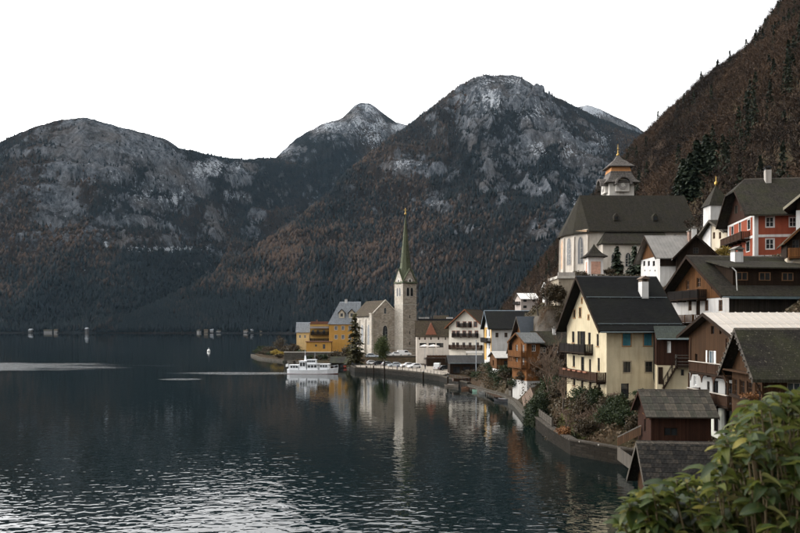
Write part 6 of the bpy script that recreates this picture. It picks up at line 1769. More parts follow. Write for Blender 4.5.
# ------------------------------------------------------------------ far village across the lake
FW = [plaster('far_white', (.22, .215, .21), .2), plaster('far_cream', (.17, .145, .11), .2), plaster('far_grey', (.08, .078, .075), .2)]
far = [(199,331.0,2100,12,0),(206,330.5,2120,16,1),(212,329.6,2120,13,0),(219,330.4,2080,18,0),(226,330.0,2080,14,2),(233,329.5,2060,22,0),(240,330.6,2040,14,1),(246,330.2,2040,16,0),(252,330.8,2040,12,2),(262,330.4,1990,18,1),(268,331,1980,14,0),(31,331.6,2140,16,2),(48,331.4,2140,34,0),(56,331.2,2140,14,0),(87,328.0,2160,6,2)]
FLAB = ['leftmost','second from left','third from left','fourth from left','fifth from left','sixth from left','seventh from left','eighth from left','ninth from left','tenth from left','last and rightmost']
for i, (px, py, Y, w_, c_) in enumerate(far):
    z0 = 2.6; hh_ = 3.5+(i*7) % 3; Y = float(np.interp(px, [f[0] for f in FEET], [f[1] for f in FEET])) + 26
    w_ *= .62; Y += (i*31) % 27
    if i == 14: lab = 'small white house alone between the long shed and the far village'; w_ = 7; hh_ = 9
    elif i > 10: lab = ['small grey house at the far left end of the opposite shore', 'long white shed on the far left opposite shore', 'small white house right of the long white shed on the far shore'][i-11]
    else: lab = 'tiny house of the village across the lake, %s in its row' % FLAB[i]
    t = thing('far_house', lab, 'house', (PX(px, Y), Y, z0), radians((i*37) % 50-25), 'houses on the far shore')
    mb = MB(); mb.box(-w_/2, w_/2, -5, 5, -3, hh_); mb.build('wall', FW[c_], t)
    mb = MB(); mb.prism([(-w_/2-.8, -6, hh_-.3), (-w_/2-.8, 6, hh_-.3), (-w_/2-.8, 0, hh_+4)], (w_+1.6, 0, 0)); mb.build('roof', [R_GREY, R_BROWN, R_SLATE][i % 3], t)
    for k in range(max(2, int(w_/4))):
        mb = MB(); x = -w_/2+w_*(k+.5)/max(2, int(w_/4)); mb.box(x-.7, x+.7, -5.08, -5.01, 2, 4); mb.build('window', M_GLASS, t)

# ------------------------------------------------------------------ vegetation
def quads(Pc, size, aspect, rng, tint, up=0.0):
    """leaf-sized quads at Pc (n,3) with random attitudes; returns verts, faces, tint per vertex"""
    n = len(Pc)
    a = rng.normal(size=(n, 3)); a /= np.linalg.norm(a, axis=1, keepdims=True)
    b = rng.normal(size=(n, 3)); b[:, 2] += up; b -= (b*a).sum(1, keepdims=True)*a; b /= np.linalg.norm(b, axis=1, keepdims=True)
    s = (np.asarray(size)*np.ones(n))[:, None]*(.7+.6*rng.random((n, 1)))
    V = np.stack([Pc - a*s*.5*aspect, Pc - b*s*.15 + b*s*.35, Pc + a*s*.5*aspect, Pc - b*s*.5], 1)
    Fc = np.arange(n*4).reshape(n, 4)
    return V.reshape(-1, 3), Fc, np.repeat(tint, 4)
def put_tint(me, t):
    at = me.attributes.new('tint', 'FLOAT', 'POINT'); at.data.foreach_set('value', np.asarray(t, np.float32))
def segs_mesh(S_, n=4):
    """S_: list of (p0, p1, r0, r1)"""
    mb = MB()
    for a, b, r0, r1 in S_: mb.tube(a, b, r0, r1, n, caps=False)
    return mb
def grow(rnd, p, d, ln, r, lev, out, spread=.55, up=.12, kids=(2, 3), shrink=.72):
    q = p + d*ln
    mid = (p+q)/2 + Vector((rnd.uniform(-1, 1), rnd.uniform(-1, 1), rnd.uniform(-.4, .4)))*ln*.06
    out.append((p, mid, r, r*.85)); out.append((mid, q, r*.85, r*.7))
    if lev == 0: return
    for k in range(rnd.randint(*kids)):
        nd = (d + Vector((rnd.gauss(0, spread), rnd.gauss(0, spread), rnd.gauss(up, spread*.6)))).normalized()
        st = q if k == 0 else p + (q-p)*rnd.uniform(.45, 1)
        grow(rnd, st, nd, ln*shrink*rnd.uniform(.75, 1.15), r*.6, lev-1, out, spread, up, kids, shrink)
BARK_B = plain('brown_twigs', (.095, .062, .040), .95, var=.4, scale=3)
def bare_tree(label, x, y, hgt, seed, group=None, lev=5, multi=1, name='bare_tree', twig=None, spread=.5, cat='tree'):
    rnd = random.Random(seed); z = tz(x, y)
    t = thing(name, label, cat, (x, y, z-.1), 0, group)
    tr = []; br = []
    for k in range(multi):
        d = Vector((rnd.gauss(0, .12 if multi == 1 else .35), rnd.gauss(0, .12 if multi == 1 else .35), 1)).normalized()
        base = Vector((rnd.gauss(0, .3)*(multi > 1), rnd.gauss(0, .3)*(multi > 1), 0))
        l0 = hgt*(.30 if multi == 1 else .25)
        top = base + d*l0
        tr.append((base, top, hgt*.022, hgt*.016))
        for j in range(3):
            nd = (d + Vector((rnd.gauss(0, spread), rnd.gauss(0, spread), .1))).normalized()
            grow(rnd, base+d*l0*rnd.uniform(.6, 1), nd, hgt*.21, hgt*.011, lev, br, spread)
    segs_mesh(tr, 7).build('trunk', M_BARK, t, True)
    segs_mesh([(a, b, max(r0, .014), max(r1, .012)) for a, b, r0, r1 in br], 3).build('crown', twig or BARK_B, t)
    return t
def leaf_tree(label, x, y, hgt, rad, mat_, seed, n=2600, leaf=.3, clumps=60, trunk_h=.25, name='broadleaf_tree', cat='tree', group=None, flat=1.0, z=None, ground_bush=False, aspect=1.4):
    rng = np.random.default_rng(seed); rnd = random.Random(seed)
    z = tz(x, y) if z is None else z
    t = thing(name, label, cat, (x, y, z-.05), 0, group)
    hc = hgt*(1-trunk_h); zc = hgt*trunk_h + hc/2
    u = rng.normal(size=(clumps, 3)); u /= np.linalg.norm(u, axis=1, keepdims=True)
    rr = (rng.random(clumps)**.4)[:, None]
    cen = u*rr*np.array([rad, rad, hc/2])*.82 + np.array([0, 0, zc])
    if ground_bush: cen[:, 2] = np.abs(cen[:, 2])
    k = rng.integers(0, clumps, n)
    Pc = cen[k] + rng.normal(size=(n, 3))*np.array([rad, rad, hc/2])*.16
    Pc[:, 2] = np.maximum(Pc[:, 2], .05)
    tint = np.clip((rng.random(clumps)[k]*.7 + rng.random(n)*.45), 0, 1)
    V, Fc, ti = quads(Pc, leaf, aspect, rng, tint)
    me = np_mesh('crown', V, Fc, mat_); put_tint(me, ti); link('crown', me, t)
    S_ = [(Vector((0, 0, 0)), Vector((0, 0, zc)), hgt*.022, hgt*.012)]
    for i in range(0, clumps, 3): S_.append((Vector((0, 0, zc*rnd.uniform(.4, .9))), Vector(cen[i]), hgt*.008, hgt*.003))
    segs_mesh(S_, 5).build('trunk', M_BARK, t)
    return t
def conifer(label, x, y, hgt, rad, mat_, seed, name='spruce_tree', group=None, z=None, levels=None, dens=1.0, gap=.0, top_pow=1.0, cat='tree', spray=None):
    rng = np.random.default_rng(seed)
    z = tz(x, y) if z is None else z
    t = thing(name, label, cat, (x, y, z-.1), 0, group)
    levels = levels or int(hgt*2.4); Ps = []; ti = []; dirs = []
    for i in range(levels):
        f = i/levels; zz = hgt*(.06+.93*f); r = rad*(1-f)**top_pow*(.75+.5*rng.random())+.08
        nb = max(3, int((5+6*(1-f))*dens))
        for b in range(nb):
            if rng.random() < gap: continue
            a = rng.random()*6.283; rb = r*(.65+.5*rng.random()); m = max(2, int(rb/.28))
            bt = rng.random()
            for k in range(m):
                g_ = (k+.6)/m
                Ps.append((cos(a)*rb*g_+rng.normal()*.06, sin(a)*rb*g_+rng.normal()*.06, zz - rb*g_*.32 + .12*rb*g_*g_ + rng.normal()*.05)); ti.append(bt*.6+rng.random()*.4); dirs.append((cos(a), sin(a), -.35))
    Ps = np.array(Ps); ti = np.array(ti); D = np.array(dirs); n = len(Ps)
    s = (spray or rad*.30)*(.7+.6*rng.random((n, 1)))
    side = np.cross(D, np.array([0, 0, 1.0])); side += rng.normal(size=(n, 3))*.35; side /= np.linalg.norm(side, axis=1, keepdims=True)
    D = D + rng.normal(size=(n, 3))*.25
    V = np.stack([Ps - side*s*.5, Ps + D*s*.75 + np.array([0, 0, -.12])*s, Ps + side*s*.5, Ps - D*s*.45], 1).reshape(-1, 3)
    me = np_mesh('crown', V, np.arange(n*4).reshape(n, 4), mat_); put_tint(me, np.repeat(ti, 4)); link('crown', me, t)
    mb = MB(); mb.tube((0, 0, -.5), (0, 0, hgt*.97), hgt*.016+.05, .03, 7); mb.build('trunk', M_BARK, t)
    return t
F_SPRUCE = foliage('spruce_needles', (.008, .014, .009), (.030, .042, .020), .1)
F_OLIVE = foliage('olive_needles', (.022, .023, .010), (.115, .10, .042), .25)
F_GREEN = foliage('green_leaves', (.009, .015, .006), (.036, .050, .017), .2)
F_ROUND = foliage('round_tree_leaves', (.020, .032, .010), (.075, .095, .030), .2)
F_THUJA = foliage('thuja_scales', (.010, .017, .009), (.035, .048, .019), .1)
F_BROWN = foliage('withered_leaves', (.020, .0145, .008), (.068, .050, .026), .15)
F_YELL = foliage('yellow_leaves', (.14, .095, .02), (.34, .25, .05), .25)
F_RUST = foliage('rust_leaves', (.08, .035, .015), (.24, .11, .04), .2)

# --- wooded hillside above the village
rng = np.random.default_rng(91)
n = 60000
Yt = rng.uniform(60, 760, n); Xt = rng.uniform(20, 430, n)
tt_ = Xt - np.interp(Yt, XFY, XFX)
pxs = 400 + Xt/Yt*F
ok = (tt_ > np.interp(Yt, [60, 130, 200, 300, 450], [46, 46, 32, 18, 5])) & (pxs < 812) & (pxs > 500) & (tt_ < 330)
for A, xd, yd, L_, W_, z0, fall in PADS:      # clear of buildings
    lx = (Xt-A.x)*xd.x + (Yt-A.y)*xd.y; ly = (Xt-A.x)*yd.x + (Yt-A.y)*yd.y
    ok &= np.hypot(np.maximum(np.maximum(-lx, lx-L_), 0), np.maximum(np.maximum(-ly, ly-W_), 0)) > 4.0
Xt, Yt = Xt[ok], Yt[ok]; Zt = terrain_z(Xt, Yt)
pyt = HZ - (Zt-H)/Yt*F; pxt = 400 + Xt/Yt*F
ok = (pyt > -25) & ~((np.abs(pxt-702) < 20) & (Yt > 206) & (Yt < 232))
Xt, Yt, Zt = Xt[ok], Yt[ok], Zt[ok]
print('hill trees', len(Xt))
kind_n = fbm(Xt/45, Yt/45, 71, 3)
high = (Xt - np.interp(Yt, XFY, XFX)) > 125
isC = (rng.random(len(Xt)) < np.where(high, .018, .010) + np.where(kind_n > .64, .07, 0))
variants = []                                  # brown bare trees: variants merged into one wood
for vi in range(8):
    rnd = random.Random(200+vi); br = []
    grow(rnd, Vector((0, 0, 0)), Vector((rnd.gauss(0, .05), rnd.gauss(0, .05), 1)).normalized(), .36, .018, 3, br, .40, .25, (3, 3), .68)
    ribs_ = []
    for a, b, r0, r1 in br:
        d = (b-a); sd = d.cross(Vector((rnd.gauss(0, 1), rnd.gauss(0, 1), .2))); sd = sd.normalized() if sd.length > 1e-6 else Vector((1, 0, 0))
        w0 = max(r0, .0065); w1 = max(r1, .005)
        ribs_.append([a-sd*w0, a+sd*w0, b+sd*w1, b-sd*w1])
        if r0 < .006:                          # fans of fine twigs at the ends
            for j in range(1):
                e = b + Vector((rnd.gauss(0, .05), rnd.gauss(0, .05), rnd.uniform(.02, .09))); ribs_.append([b-sd*.004, b+sd*.004, e+sd*.011, e-sd*.011])
    variants.append(np.array([[tuple(v) for v in q] for q in ribs_]).reshape(-1, 3))
Vs, Ts = [], []
bi = np.where(~isC)[0]
hb_ = np.interp(Yt[bi], [60, 250, 600], [7.0, 7.5, 9.0])*(.65+.6*rng.random(len(bi)))
tb_ = np.clip(.45 + (fbm(Xt[bi]/40, Yt[bi]/40, 33, 3)-.5)*1.8 + rng.normal(size=len(bi))*.2, 0, 1)
vsel = rng.integers(0, 8, len(bi))
for vi in range(8):
    sel = np.where(vsel == vi)[0]; v = variants[vi]
    ang = rng.random(len(sel))*6.283; c_, s_ = np.cos(ang)[:, None], np.sin(ang)[:, None]
    hs = hb_[sel][:, None]
    X_ = Xt[bi[sel]][:, None] + (v[None, :, 0]*c_ - v[None, :, 1]*s_)*hs*1.15; Y_ = Yt[bi[sel]][:, None] + (v[None, :, 0]*s_ + v[None, :, 1]*c_)*hs*1.15; Z_ = Zt[bi[sel]][:, None] - .2 + v[None, :, 2]*hs
    Vs.append(np.stack([X_, Y_, Z_], -1).reshape(-1, 3)); Ts.append(np.repeat(tb_[sel], len(v)))
V = np.concatenate(Vs); T = np.concatenate(Ts)
print('wood quads', len(V)//4)
me = np_mesh('bare_wood', V, np.arange(len(V)).reshape(-1, 4), foliage('bare_twigs', (.019, .013, .009), (.070, .043, .026), 0.0, .95)); put_tint(me, T)
tag(link('bare_wood', me), 'brown leafless wood covering the steep hillside above the village', 'wood', kind='stuff')
ci = np.where(isC)[0]; nC = len(ci); m_ = 150
print('hill conifers', nC)
hC = 7.5+6*rng.random(nC)
f_ = rng.random((nC, m_))**.8; ang = rng.random((nC, m_))*6.283; r_ = hC[:, None]*.17*(1-f_)**.85*np.sqrt(rng.random((nC, m_)))+.05
Pc = np.stack([Xt[ci][:, None]+np.cos(ang)*r_, Yt[ci][:, None]+np.sin(ang)*r_, Zt[ci][:, None]+hC[:, None]*(.05+.95*f_)-r_*.3], -1).reshape(-1, 3)
V, Fc, ti = quads(Pc, .85, 1.0, rng, np.clip(np.repeat(rng.random(nC), m_)*.6+rng.random(nC*m_)*.4, 0, 1), .4)
me = np_mesh('hill_conifers', V, Fc, foliage('hill_needles', (.005, .008, .005), (.020, .024, .012), 0, .95)); put_tint(me, ti)
tag(link('hill_conifers', me), 'dark conifers scattered through the brown hillside wood', 'wood', kind='stuff')

# --- spruces above the parish church, each its own tree
for i, (px, pb, pt, Y, r_) in enumerate(((690, 222, 152, 224, 4.2), (697, 222, 139, 226, 5.0), (706, 224, 134, 228, 5.2), (714, 226, 141, 225, 5.0), (683, 212, 158, 236, 4.0), (721, 226, 156, 222, 4.0))):
    x = PX(px, Y); z = tz(x, Y); hgt = PZ(pt, Y)-z
    conifer(['dark spruce second from left in the clump behind the parish church', 'dark spruce third from left in the clump behind the parish church', 'tallest dark spruce in the middle of the clump behind the church', 'dark spruce just right of the tallest in the church clump', 'leftmost dark spruce of the clump behind the church roof', 'rightmost dark spruce of the clump above the chapel turret'][i], x, Y, hgt, r_, F_SPRUCE, 300+i, group='spruces behind the parish church', levels=56, spray=1.0, dens=2.4)
# --- spruces beside the church and shrine
for i, (px, pt, Y, hpx, r_) in enumerate(((617, 245, 162, 33, 1.9), (634.5, 244, 164, 30, 1.7), (641, 250, 160, 22, 1.5))):
    x = PX(px, Y); hgt = hpx*Y/F; z = PZ(pt, Y)-hgt
    conifer(['small dark spruce right of the shrine before the church aisle', 'thin dark spruce at the right end of the church aisle', 'little spruce against the left side of the tin-roofed house'][i], x, Y, hgt, r_, F_SPRUCE, 330+i, group='spruces before the church aisle', z=z, levels=22, spray=.7)
# --- by the lakeside church
Y = 262.0; x = PX(355.3, Y)
conifer('tall ragged olive conifer standing in front of the stone nave', x, Y, PZ(311, Y)-tz(x, Y), 3.3, F_OLIVE, 351, 'ragged_conifer', levels=40, gap=.30, top_pow=.55, spray=.95)
Y = 268.0; x = PX(382, Y); zb_ = tz(x, Y)
leaf_tree('round dense green tree before the church gable', x, Y, PZ(334.5, Y)-zb_, 2.9, F_ROUND, 352, 5200, .34, 90, .12)
# --- garden of the cream house
for i, (px, Y, hgt, r_) in enumerate(((532.5, 112, 6.6, 1.35), (539.5, 109, 6.2, 1.3))):
    x = PX(px, Y); z = min(tz(x, Y), 1.6)
    leaf_tree(['dark columnar thuja at the garden wall, the left one', 'dark columnar thuja at the garden wall, the right one'][i], x, Y, hgt, r_, F_THUJA, 360+i, 9000, .20, 110, .02, 'columnar_thuja', z=z, group='columnar thujas in the lakeside garden')
def bush(label, px, py, Y, w, hgt, mat_, seed, n=1800, leaf=.2, name='bush'):
    x = PX(px, Y); z = max(tz(x, Y), PZ(py, Y)) if py else tz(x, Y)
    return leaf_tree(label, x, Y, hgt, w/2, mat_, seed, n, leaf, 40, .05, name, 'bush', z=z, ground_bush=True)
bush('dense dark green bush below the yellow house corner', 617, None, 88, 3.4, 3.0, F_GREEN, 401, 3200, .18)
bush('dark green bush by the ramp fence left of the shed', 628, None, 84, 2.6, 2.4, F_GREEN, 402, 2200, .18)
bush('green bush under the lower balcony beside the thujas', 547, None, 106, 2.6, 2.2, F_GREEN, 403, 1800)
bush('withered brown bush in the middle of the lakeside garden', 578, None, 93, 3.2, 3.0, F_BROWN, 404, 1500, .2)
bush('withered brown bush hanging over the garden wall', 562, None, 89.5, 2.4, 1.6, F_BROWN, 405, 1300, .18)
bush('withered brown bush at the foot of the yellow gable', 592, None, 95, 3.2, 2.6, F_BROWN, 406, 1400, .2)
bush('rust coloured heap of brushwood on the garden lawn edge', 563.5, 436, 90.5, 1.9, 1.2, F_RUST, 407, 900, .16)
bush('olive bush against the yellow front wall by its door', 640, None, 87, 2.0, 1.7, F_GREEN, 408, 1200, .16)
bush('brown bush at the right foot of the yellow front wall', 603, None, 90, 2.8, 2.2, F_BROWN, 409, 1200, .18)
bush('yellow green bush beside the red house steps', 725, 259, 117, 3.2, 2.0, F_YELL, 410, 1200, .2)
bush('autumn coloured window plants before the lattice windows', 757, 402, 60.5, 2.6, .9, F_RUST, 411, 900, .12)
bush('dark green bush between the timber annex and the shore', 510, 380, 158, 5.0, 3.2, F_GREEN, 412, 2200, .24)
bush('brown thicket below the terrace wall left of the yellow roof', 549, None, 152, 4.0, 4.5, F_BROWN, 413, 2200, .3)
bush('second brown thicket beneath the white gable cottage', 556, None, 149, 4.0, 4.0, F_BROWN, 414, 2200, .3)
bush('bush on the parish church terrace left of the shrine', 580, 278, 158, 3.5, 1.6, F_BROWN, 415, 900, .2)
bush('bush on the church terrace right of the shrine', 609, 279, 158, 3.0, 1.8, F_BROWN, 416, 900, .2)
bush('mossy green mound of shrubs behind the black boathouse', 341, None, 283, 7.0, 2.0, F_GREEN, 417, 1400, .3)
for i, (px, Y, w, hgt, mm) in enumerate(((262, 392, 7, 4.0, F_GREEN), (270, 372, 8, 4.5, F_BROWN), (279, 365, 7.5, 9.0, F_BROWN), (287, 352, 6.5, 5.5, F_BROWN), (294, 342, 6, 5.0, F_BROWN), (276, 348, 5.5, 3.0, F_YELL), (283, 338, 5, 2.6, F_YELL), (301, 335, 6, 3.4, F_GREEN), (334, 300, 6, 4.0, F_BROWN), (347, 292, 6, 6.5, F_BROWN), (324, 305, 5, 2.6, F_GREEN))):
    bush(['dark green bush at the very tip of the headland', 'brown bush second along the headland', 'tallest rust-brown bush on the headland', 'brown bush left of the grey-roofed cottage', 'brown bush in front of the grey-roofed cottage', 'yellow bush near the headland jetty', 'small yellow bush above the promenade wall', 'green bush left of the yellow pavilion', 'brown bush right of the yellow pavilion', 'tall brown bush left of the ragged conifer', 'low green bush behind the ferry'][i], px, None, Y, w, hgt, mm, 430+i, 1300, .42)
for i, (px, Y, w, hgt, mm, nn) in enumerate(((586, 88.5, 3.2, 2.2, F_BROWN, 2400), (572, 90.5, 2.6, 1.9, F_GREEN, 2000), (608, 87, 3.4, 2.8, F_GREEN, 2800), (621, 85, 3.0, 2.6, F_GREEN, 2400), (598, 93.5, 3.0, 2.4, F_GREEN, 2200), (553, 98, 2.6, 2.0, F_BROWN, 1600), (556, 108, 3.4, 3.2, F_BROWN, 2000), (544, 116, 3.0, 3.0, F_GREEN, 2000), (634, 82.5, 2.4, 2.2, F_BROWN, 1600), (580, 97, 3.0, 2.6, F_GREEN, 2200))):
    bush(['low brown bush over the garden wall below the gable', 'low dark bush behind the rust coloured heap', 'broad dark bush left of the densest green one', 'dark bush closing the garden towards the ramp', 'dark bush right under the yellow house corner', 'small brown bush on the lawn near the fence', 'brown thicket under the bare trees', 'dark bush right of the columnar thujas', 'brown bush between ramp fence and shed', 'dark bush in front of the yellow gable windows'][i], px, None, Y, w, hgt, mm, 470+i, nn, .17)
for i, (px, Y, w, hgt, mm) in enumerate(((493, 178, 5, 3.2, F_GREEN), (486, 185, 5, 2.6, F_BROWN), (502, 164, 4.5, 3.0, F_GREEN), (507, 157, 4.0, 2.6, F_BROWN), (497, 170, 4.5, 2.2, F_GREEN), (478, 194, 5, 2.2, F_GREEN), (517, 146, 3.6, 2.6, F_GREEN), (524, 142, 3.0, 2.4, F_BROWN), (470, 205, 5, 1.8, F_BROWN), (545, 140, 4.0, 3.4, F_BROWN), (553, 135, 4.4, 4.2, F_BROWN), (560, 128, 4.4, 4.4, F_BROWN), (562, 147, 4.0, 3.6, F_BROWN), (552, 125, 4.2, 3.0, F_GREEN))):
    bush(['dark bush left of the low timber hut', 'brown bush above the plank stage', 'dark bush on the bank below the orange annex', 'brown scrub beside the little shore shed', 'low green scrub on the bank before the hut', 'dark scrub near the keel-up boat', 'dark bush at the foot of the orange annex', 'brown bush at the white base of the annex', 'brown scrub beside the flagpole foot', 'brown scrub on the bank behind the thujas', 'tall brown scrub left of the yellow house', 'brown scrub close to the far yellow gable corner', 'brown scrub at the foot of the terrace bastion', 'green scrub behind the columnar thujas'][i], px, None, Y, w, hgt, mm, 600+i, 1500, .24)
for i, (px, Y, w, hgt, mm) in enumerate(((258, 385, 6, 2.4, F_GREEN), (264, 366, 6, 2.0, F_BROWN), (271, 350, 5, 2.2, F_GREEN), (279, 334, 5, 1.8, F_BROWN), (288, 320, 4.5, 1.8, F_GREEN), (298, 312, 4.5, 1.6, F_BROWN), (309, 310, 4.5, 1.8, F_GREEN), (318, 306, 4.5, 2.0, F_BROWN))):
    bush(['low dark bush on the rim of the headland tip', 'low brown bush on the headland rim above the jetty', 'dark rim bush by the yellow bush', 'brown rim bush below the small yellow bush', 'dark rim bush at the left end of the promenade wall', 'brown bush under the promenade wall', 'dark bush under the promenade wall behind the ferry bow mast', 'brown bush between promenade wall and black boathouse'][i], px, None, Y, w, hgt, mm, 640+i, 1100, .34)
# bare trees
bare_tree('bare brown tree rising between timber cottage and yellow house', PX(556, 112), 112, 10.5, 501, lev=6)
bare_tree('bare tangled tree left of the yellow gable balconies', PX(549, 118), 118, 9.0, 502, lev=6)
bare_tree('leaning bare tree over the lakeside garden lawn', PX(563, 100), 100, 6.0, 503, lev=5, spread=.6)
for i, (px, Y, hgt) in enumerate(((575, 91, 3.6), (585, 90, 3.2), (596, 89, 3.0), (568, 95, 3.4))):
    bare_tree(['leafless shrub of many stems in the garden centre', 'leafless shrub right of the garden centre', 'leafless shrub nearest the green bush', 'leafless shrub at the back of the garden lawn'][i], PX(px, Y), Y, hgt, 510+i, 'leafless garden shrubs', 4, 4, 'bare_shrub', spread=.4, cat='shrub')
bare_tree('bare shrub climbing the yellow front wall', PX(612, 90.5), 90.5, 3.2, 520, lev=5, multi=2, name='bare_shrub', cat='shrub')
for i, (px, Y, hgt) in enumerate(((629, 330, 13), (641, 345, 14), (652, 350, 14), (622, 310, 11), (663, 360, 13))):
    bare_tree(['thin bare tree just right of the parish church tower', 'bare tree at the notch between hill and mountain', 'bare tree right of the hill notch against the sky', 'low bare tree touching the church tower roof', 'bare tree on the hill edge above the church'][i], PX(px, Y), Y, hgt, 530+i, 'bare trees behind the parish church', 5, 1, spread=.4)
for i, (px, Y, hgt) in enumerate(((543, 132, 9), (551, 138, 10), (560, 142, 10), (538, 150, 8), (547, 150, 9))):
    bare_tree(['bare tree behind the columnar thujas', 'bare tree on the brown bank left of the yellow roof', 'bare tree before the terrace bastion', 'small bare tree beside the brown roof cottage', 'bare tree high on the bank below the white gable cottage'][i], PX(px, Y), Y, hgt, 550+i, 'bare trees on the bank left of the yellow house', 5, 1)
# lawn patch in the lakeside garden
rng = np.random.default_rng(17)
gx_ = rng.uniform(19.6, 22.5, 9000); gy_ = rng.uniform(88, 100, 9000); okg = shore_sd(gx_, gy_) > 1.0; gx_, gy_ = gx_[okg], gy_[okg]
V, Fc, ti = quads(np.stack([gx_, gy_, terrain_z(gx_, gy_)+.06], -1), .16, .5, rng, rng.random(len(gx_)), 2.0)
me = np_mesh('lawn_grass', V, Fc, foliage('lawn_blades', (.05, .06, .015), (.13, .15, .035), .2)); put_tint(me, ti)
tag(link('lawn_grass', me), 'short yellowish green lawn behind the garden wall', 'grass', kind='stuff')
# leaf litter and low growth on the village slope
gx_ = rng.uniform(18, 75, 150000); gy_ = rng.uniform(66, 215, 150000); sdg = shore_sd(gx_, gy_)
okg = (sdg > 1.3)
for A, xd, yd, L_, W_, z0, fall in PADS:
    lx = (gx_-A.x)*xd.x + (gy_-A.y)*xd.y; ly = (gx_-A.x)*yd.x + (gy_-A.y)*yd.y
    okg &= ~((lx > -.3) & (lx < L_+.3) & (ly > -.3) & (ly < W_+.3))
gx_, gy_ = gx_[okg], gy_[okg]; dn = fbm(gx_/6, gy_/6, 55, 3); sel = dn > .36; gx_, gy_, dn = gx_[sel], gy_[sel], dn[sel]
V, Fc, ti = quads(np.stack([gx_, gy_, terrain_z(gx_, gy_)+.12+.5*np.maximum(dn-.5, 0)*rng.random(len(gx_))*3], -1), .38, 1.0, rng, np.clip(rng.random(len(gx_))*.6+(dn-.4), 0, 1), .6)
me = np_mesh('ground_cover', V, Fc, foliage('litter', (.022, .024, .011), (.10, .066, .036), .1)); put_tint(me, ti)
tag(link('ground_cover', me), 'low withered growth covering the slopes between the houses', 'undergrowth', kind='stuff')
# trees along the far shore, one mass
gx_ = rng.uniform(-2400, 500, 5000); gy_ = np.interp(gx_/2100*F+400, [f[0] for f in FEET], [f[1] for f in FEET]) + rng.uniform(2, 60, 5000)

# ------------------------------------------------------------------ leafy shrub in front of the camera
def leaf_shape(L_, W_, droop, fold, n=6):
    vs_ = []; fs = []
    for i in range(n+1):
        t_ = i/n; w_ = W_*(sin(pi*min(1, t_*.96+.02)**.85))**.9*.5 + .0006
        x = L_*t_*(1-.18*droop*t_); z = -droop*L_*t_*t_*.62; c_ = fold*w_
        wob = .05*W_*sin(t_*9)
        vs_ += [(x, -w_, z+c_+wob), (x, 0, z), (x, w_, z+c_-wob)]
    for i in range(n):
        a = i*3; fs += [(a, a+3, a+4, a+1), (a+1, a+4, a+5, a+2)]
    mb = MB(); mb.add(vs_, fs); return mb
def leaf_mat(nm, top, under, vein):
    m, nt, b = new_mat(nm); g = G(nt); v = g.obj(); x, y, z = g.sep(v)
    geo = g.n('ShaderNodeNewGeometry'); info = g.n('ShaderNodeObjectInfo')
    n1 = g.noise(v, 30, 4)
    ct = g.mix(g.ramp(n1, .3, .7), c4(top, .75), c4(top, 1.25))
    mid = g.mr(g.math('ABSOLUTE', y), .0, .0025, 1, 0)
    ct = g.mix(g.math('MULTIPLY', mid, .6), ct, c4(vein))
    ct = g.mix(g.math('MULTIPLY', g.ramp(g.noise(v, 55, 3), .60, .72), .35), ct, (.10, .065, .02, 1))
    c = g.mix(geo.outputs['Backfacing'], ct, c4(under))
    wv = g.n('ShaderNodeTexWave', {'Vector': g.comb(g.math('ADD', x, g.math('MULTIPLY', g.math('ABSOLUTE', y), -.8)), 0.0, 0.0), 'Scale': 40.0, 'Distortion': .4})
    g.set(b, col=c, rough=.5, spec=.22, nrm=g.bump(wv.outputs['Fac'], .25, .002))
    tr = g.n('ShaderNodeBsdfTranslucent', {'Color': g.mix(.5, c, (.18, .22, .03, 1))})
    mx = g.n('ShaderNodeMixShader', {0: .30, 1: b.outputs[0], 2: tr.outputs[0]})
    nt.links.new(mx.outputs[0], [q for q in nt.nodes if q.type == 'OUTPUT_MATERIAL'][0].inputs['Surface'])
    return m
LM = [leaf_mat('shrub_leaf_green', (.026, .042, .007), (.14, .14, .055), (.10, .12, .03)), leaf_mat('shrub_leaf_olive', (.060, .072, .012), (.20, .18, .075), (.14, .15, .04)), leaf_mat('shrub_leaf_yellow', (.16, .14, .028), (.30, .26, .12), (.24, .2, .07)), leaf_mat('shrub_leaf_deep', (.014, .026, .006), (.09, .095, .04), (.06, .08, .02))]
rnd = random.Random(77)
LMESH = []
for k in range(14):
    LMESH.append(leaf_shape(rnd.uniform(.070, .108), rnd.uniform(.034, .050), rnd.uniform(.35, 1.1), rnd.uniform(.15, .6)).mesh('leaf', LM[(0, 1, 3, 0, 3, 0, 1, 0, 3, 2, 0, 1, 3, 0)[k]], True))
sh_base = Vector((2.05, 3.6, tz(2.05, 3.6)))
t = thing('foreground_shrub', 'leafy green shrub with drooping glossy leaves filling the lower right corner', 'shrub', sh_base)
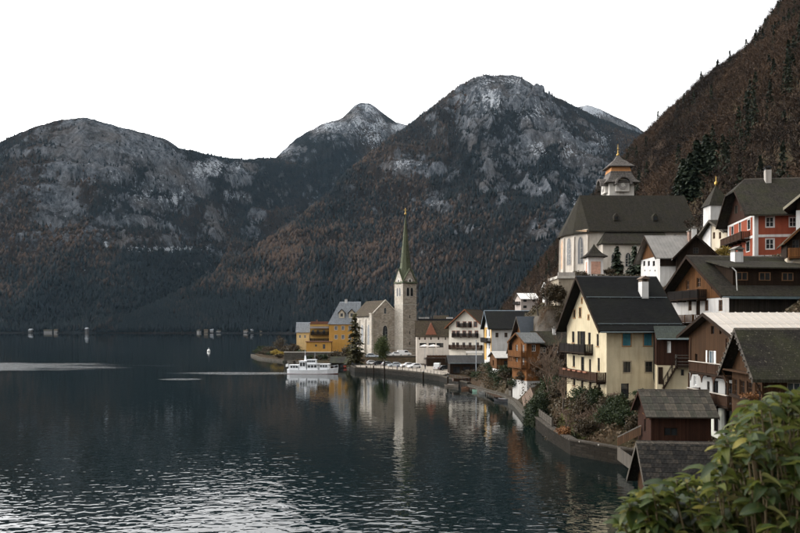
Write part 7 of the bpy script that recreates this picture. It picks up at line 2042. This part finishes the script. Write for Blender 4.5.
# outline of the shrub in the photo, column -> highest leaf row
TOPX = [618, 640, 660, 690, 715, 730, 745, 770, 800, 840, 900]; TOPY = [500, 476, 470, 464, 450, 416, 388, 379, 374, 370, 366]
stems = MB(); tips = []
for i in range(1050):
    px = rnd.uniform(622, 870); top = np.interp(px, TOPX, TOPY) + 12
    py = top + (rnd.random()**1.0)*(600-top)
    dep = 3.1 + 1.5*rnd.random() - .5*(py-top)/200
    tips.append((P(px, py, dep), (py-top)))
tips.sort(key=lambda q: q[1])
leaves = []
for p_, dd_ in tips:
    root = Vector((2.05 + rnd.uniform(-.5, .6), 3.7+rnd.uniform(-.3, .4), sh_base.z+.1))
    mid = root*.35 + p_*.65 + Vector((rnd.uniform(-.1, .1), rnd.uniform(-.1, .1), -.05))
    stems.tube(root-sh_base, mid-sh_base, .012, .008, 5, False); stems.tube(mid-sh_base, p_-sh_base, .007, .003, 4, False)
    nl = rnd.randint(5, 8); a0 = rnd.uniform(0, 6.28); ax = (p_-mid).normalized()
    for k in range(nl):
        az = a0 + 2*pi*k/nl + rnd.uniform(-.35, .35); el = rnd.uniform(-.35, .75)
        sc = rnd.uniform(.7, 1.2)
        leaves.append((p_ - ax*rnd.uniform(0, .06), az, el, sc, rnd.uniform(-.6, .6), rnd.randrange(len(LMESH)), dd_))
stems.build('stem', plain('shrub_stem', (.10, .075, .04), .8), t)
def in_frame(p_):
    px = 400 + p_.x/p_.y*F; py = HZ - (p_.z-H)/p_.y*F
    return px < 812 and py < 545
vis = [l for l in leaves if in_frame(l[0])]; vis.sort(key=lambda l: l[0].y + l[6]*.002)
single = set(id(l) for l in vis[:300])
rv, rf, off = {k: [] for k in range(4)}, {k: [] for k in range(4)}, {k: 0 for k in range(4)}
from mathutils import Euler
for l in leaves:
    p_, az, el, sc, roll, mi, dd_ = l
    R_ = Matrix.Rotation(az, 4, 'Z') @ Matrix.Rotation(-el, 4, 'Y') @ Matrix.Rotation(roll, 4, 'X')
    Mx = Matrix.Translation(p_-sh_base) @ R_ @ Matrix.Scale(sc, 4)
    if id(l) in single:
        q = link('leaf', LMESH[mi], t); q.matrix_basis = Mx
    else:
        k = [m.name for m in LM].index(LMESH[mi].materials[0].name)
        rv[k] += [tuple(Mx @ v.co) for v in LMESH[mi].vertices]; rf[k] += [tuple(i+off[k] for i in p.vertices) for p in LMESH[mi].polygons]; off[k] += len(LMESH[mi].vertices)
for k in range(4):
    if rv[k]:
        mb = MB(); mb.v = rv[k]; mb.f = rf[k]; mb.build('foliage', LM[k], t, True, 'stuff')
print('leaves', len(leaves), 'single', len(single))

# ------------------------------------------------------------------ the air
hb = MB(); hb.box(-5600, 4200, -1200, 8200, -7.5, 1650)
hm = bpy.data.materials.new('valley_air'); hm.use_nodes = True
hn = hm.node_tree; hn.nodes.clear()
ho = hn.nodes.new('ShaderNodeOutputMaterial'); hv = hn.nodes.new('ShaderNodeVolumePrincipled')
hv.inputs['Color'].default_value = (.50, .76, 1.0, 1)
hv.inputs['Density'].default_value = 1.0e-5
hn.links.new(hv.outputs[0], ho.inputs['Volume'])
hz_ob = hb.build('haze', hm, kind='stuff')
tag(hz_ob, 'thin bluish haze filling the valley air', 'haze', kind='stuff')
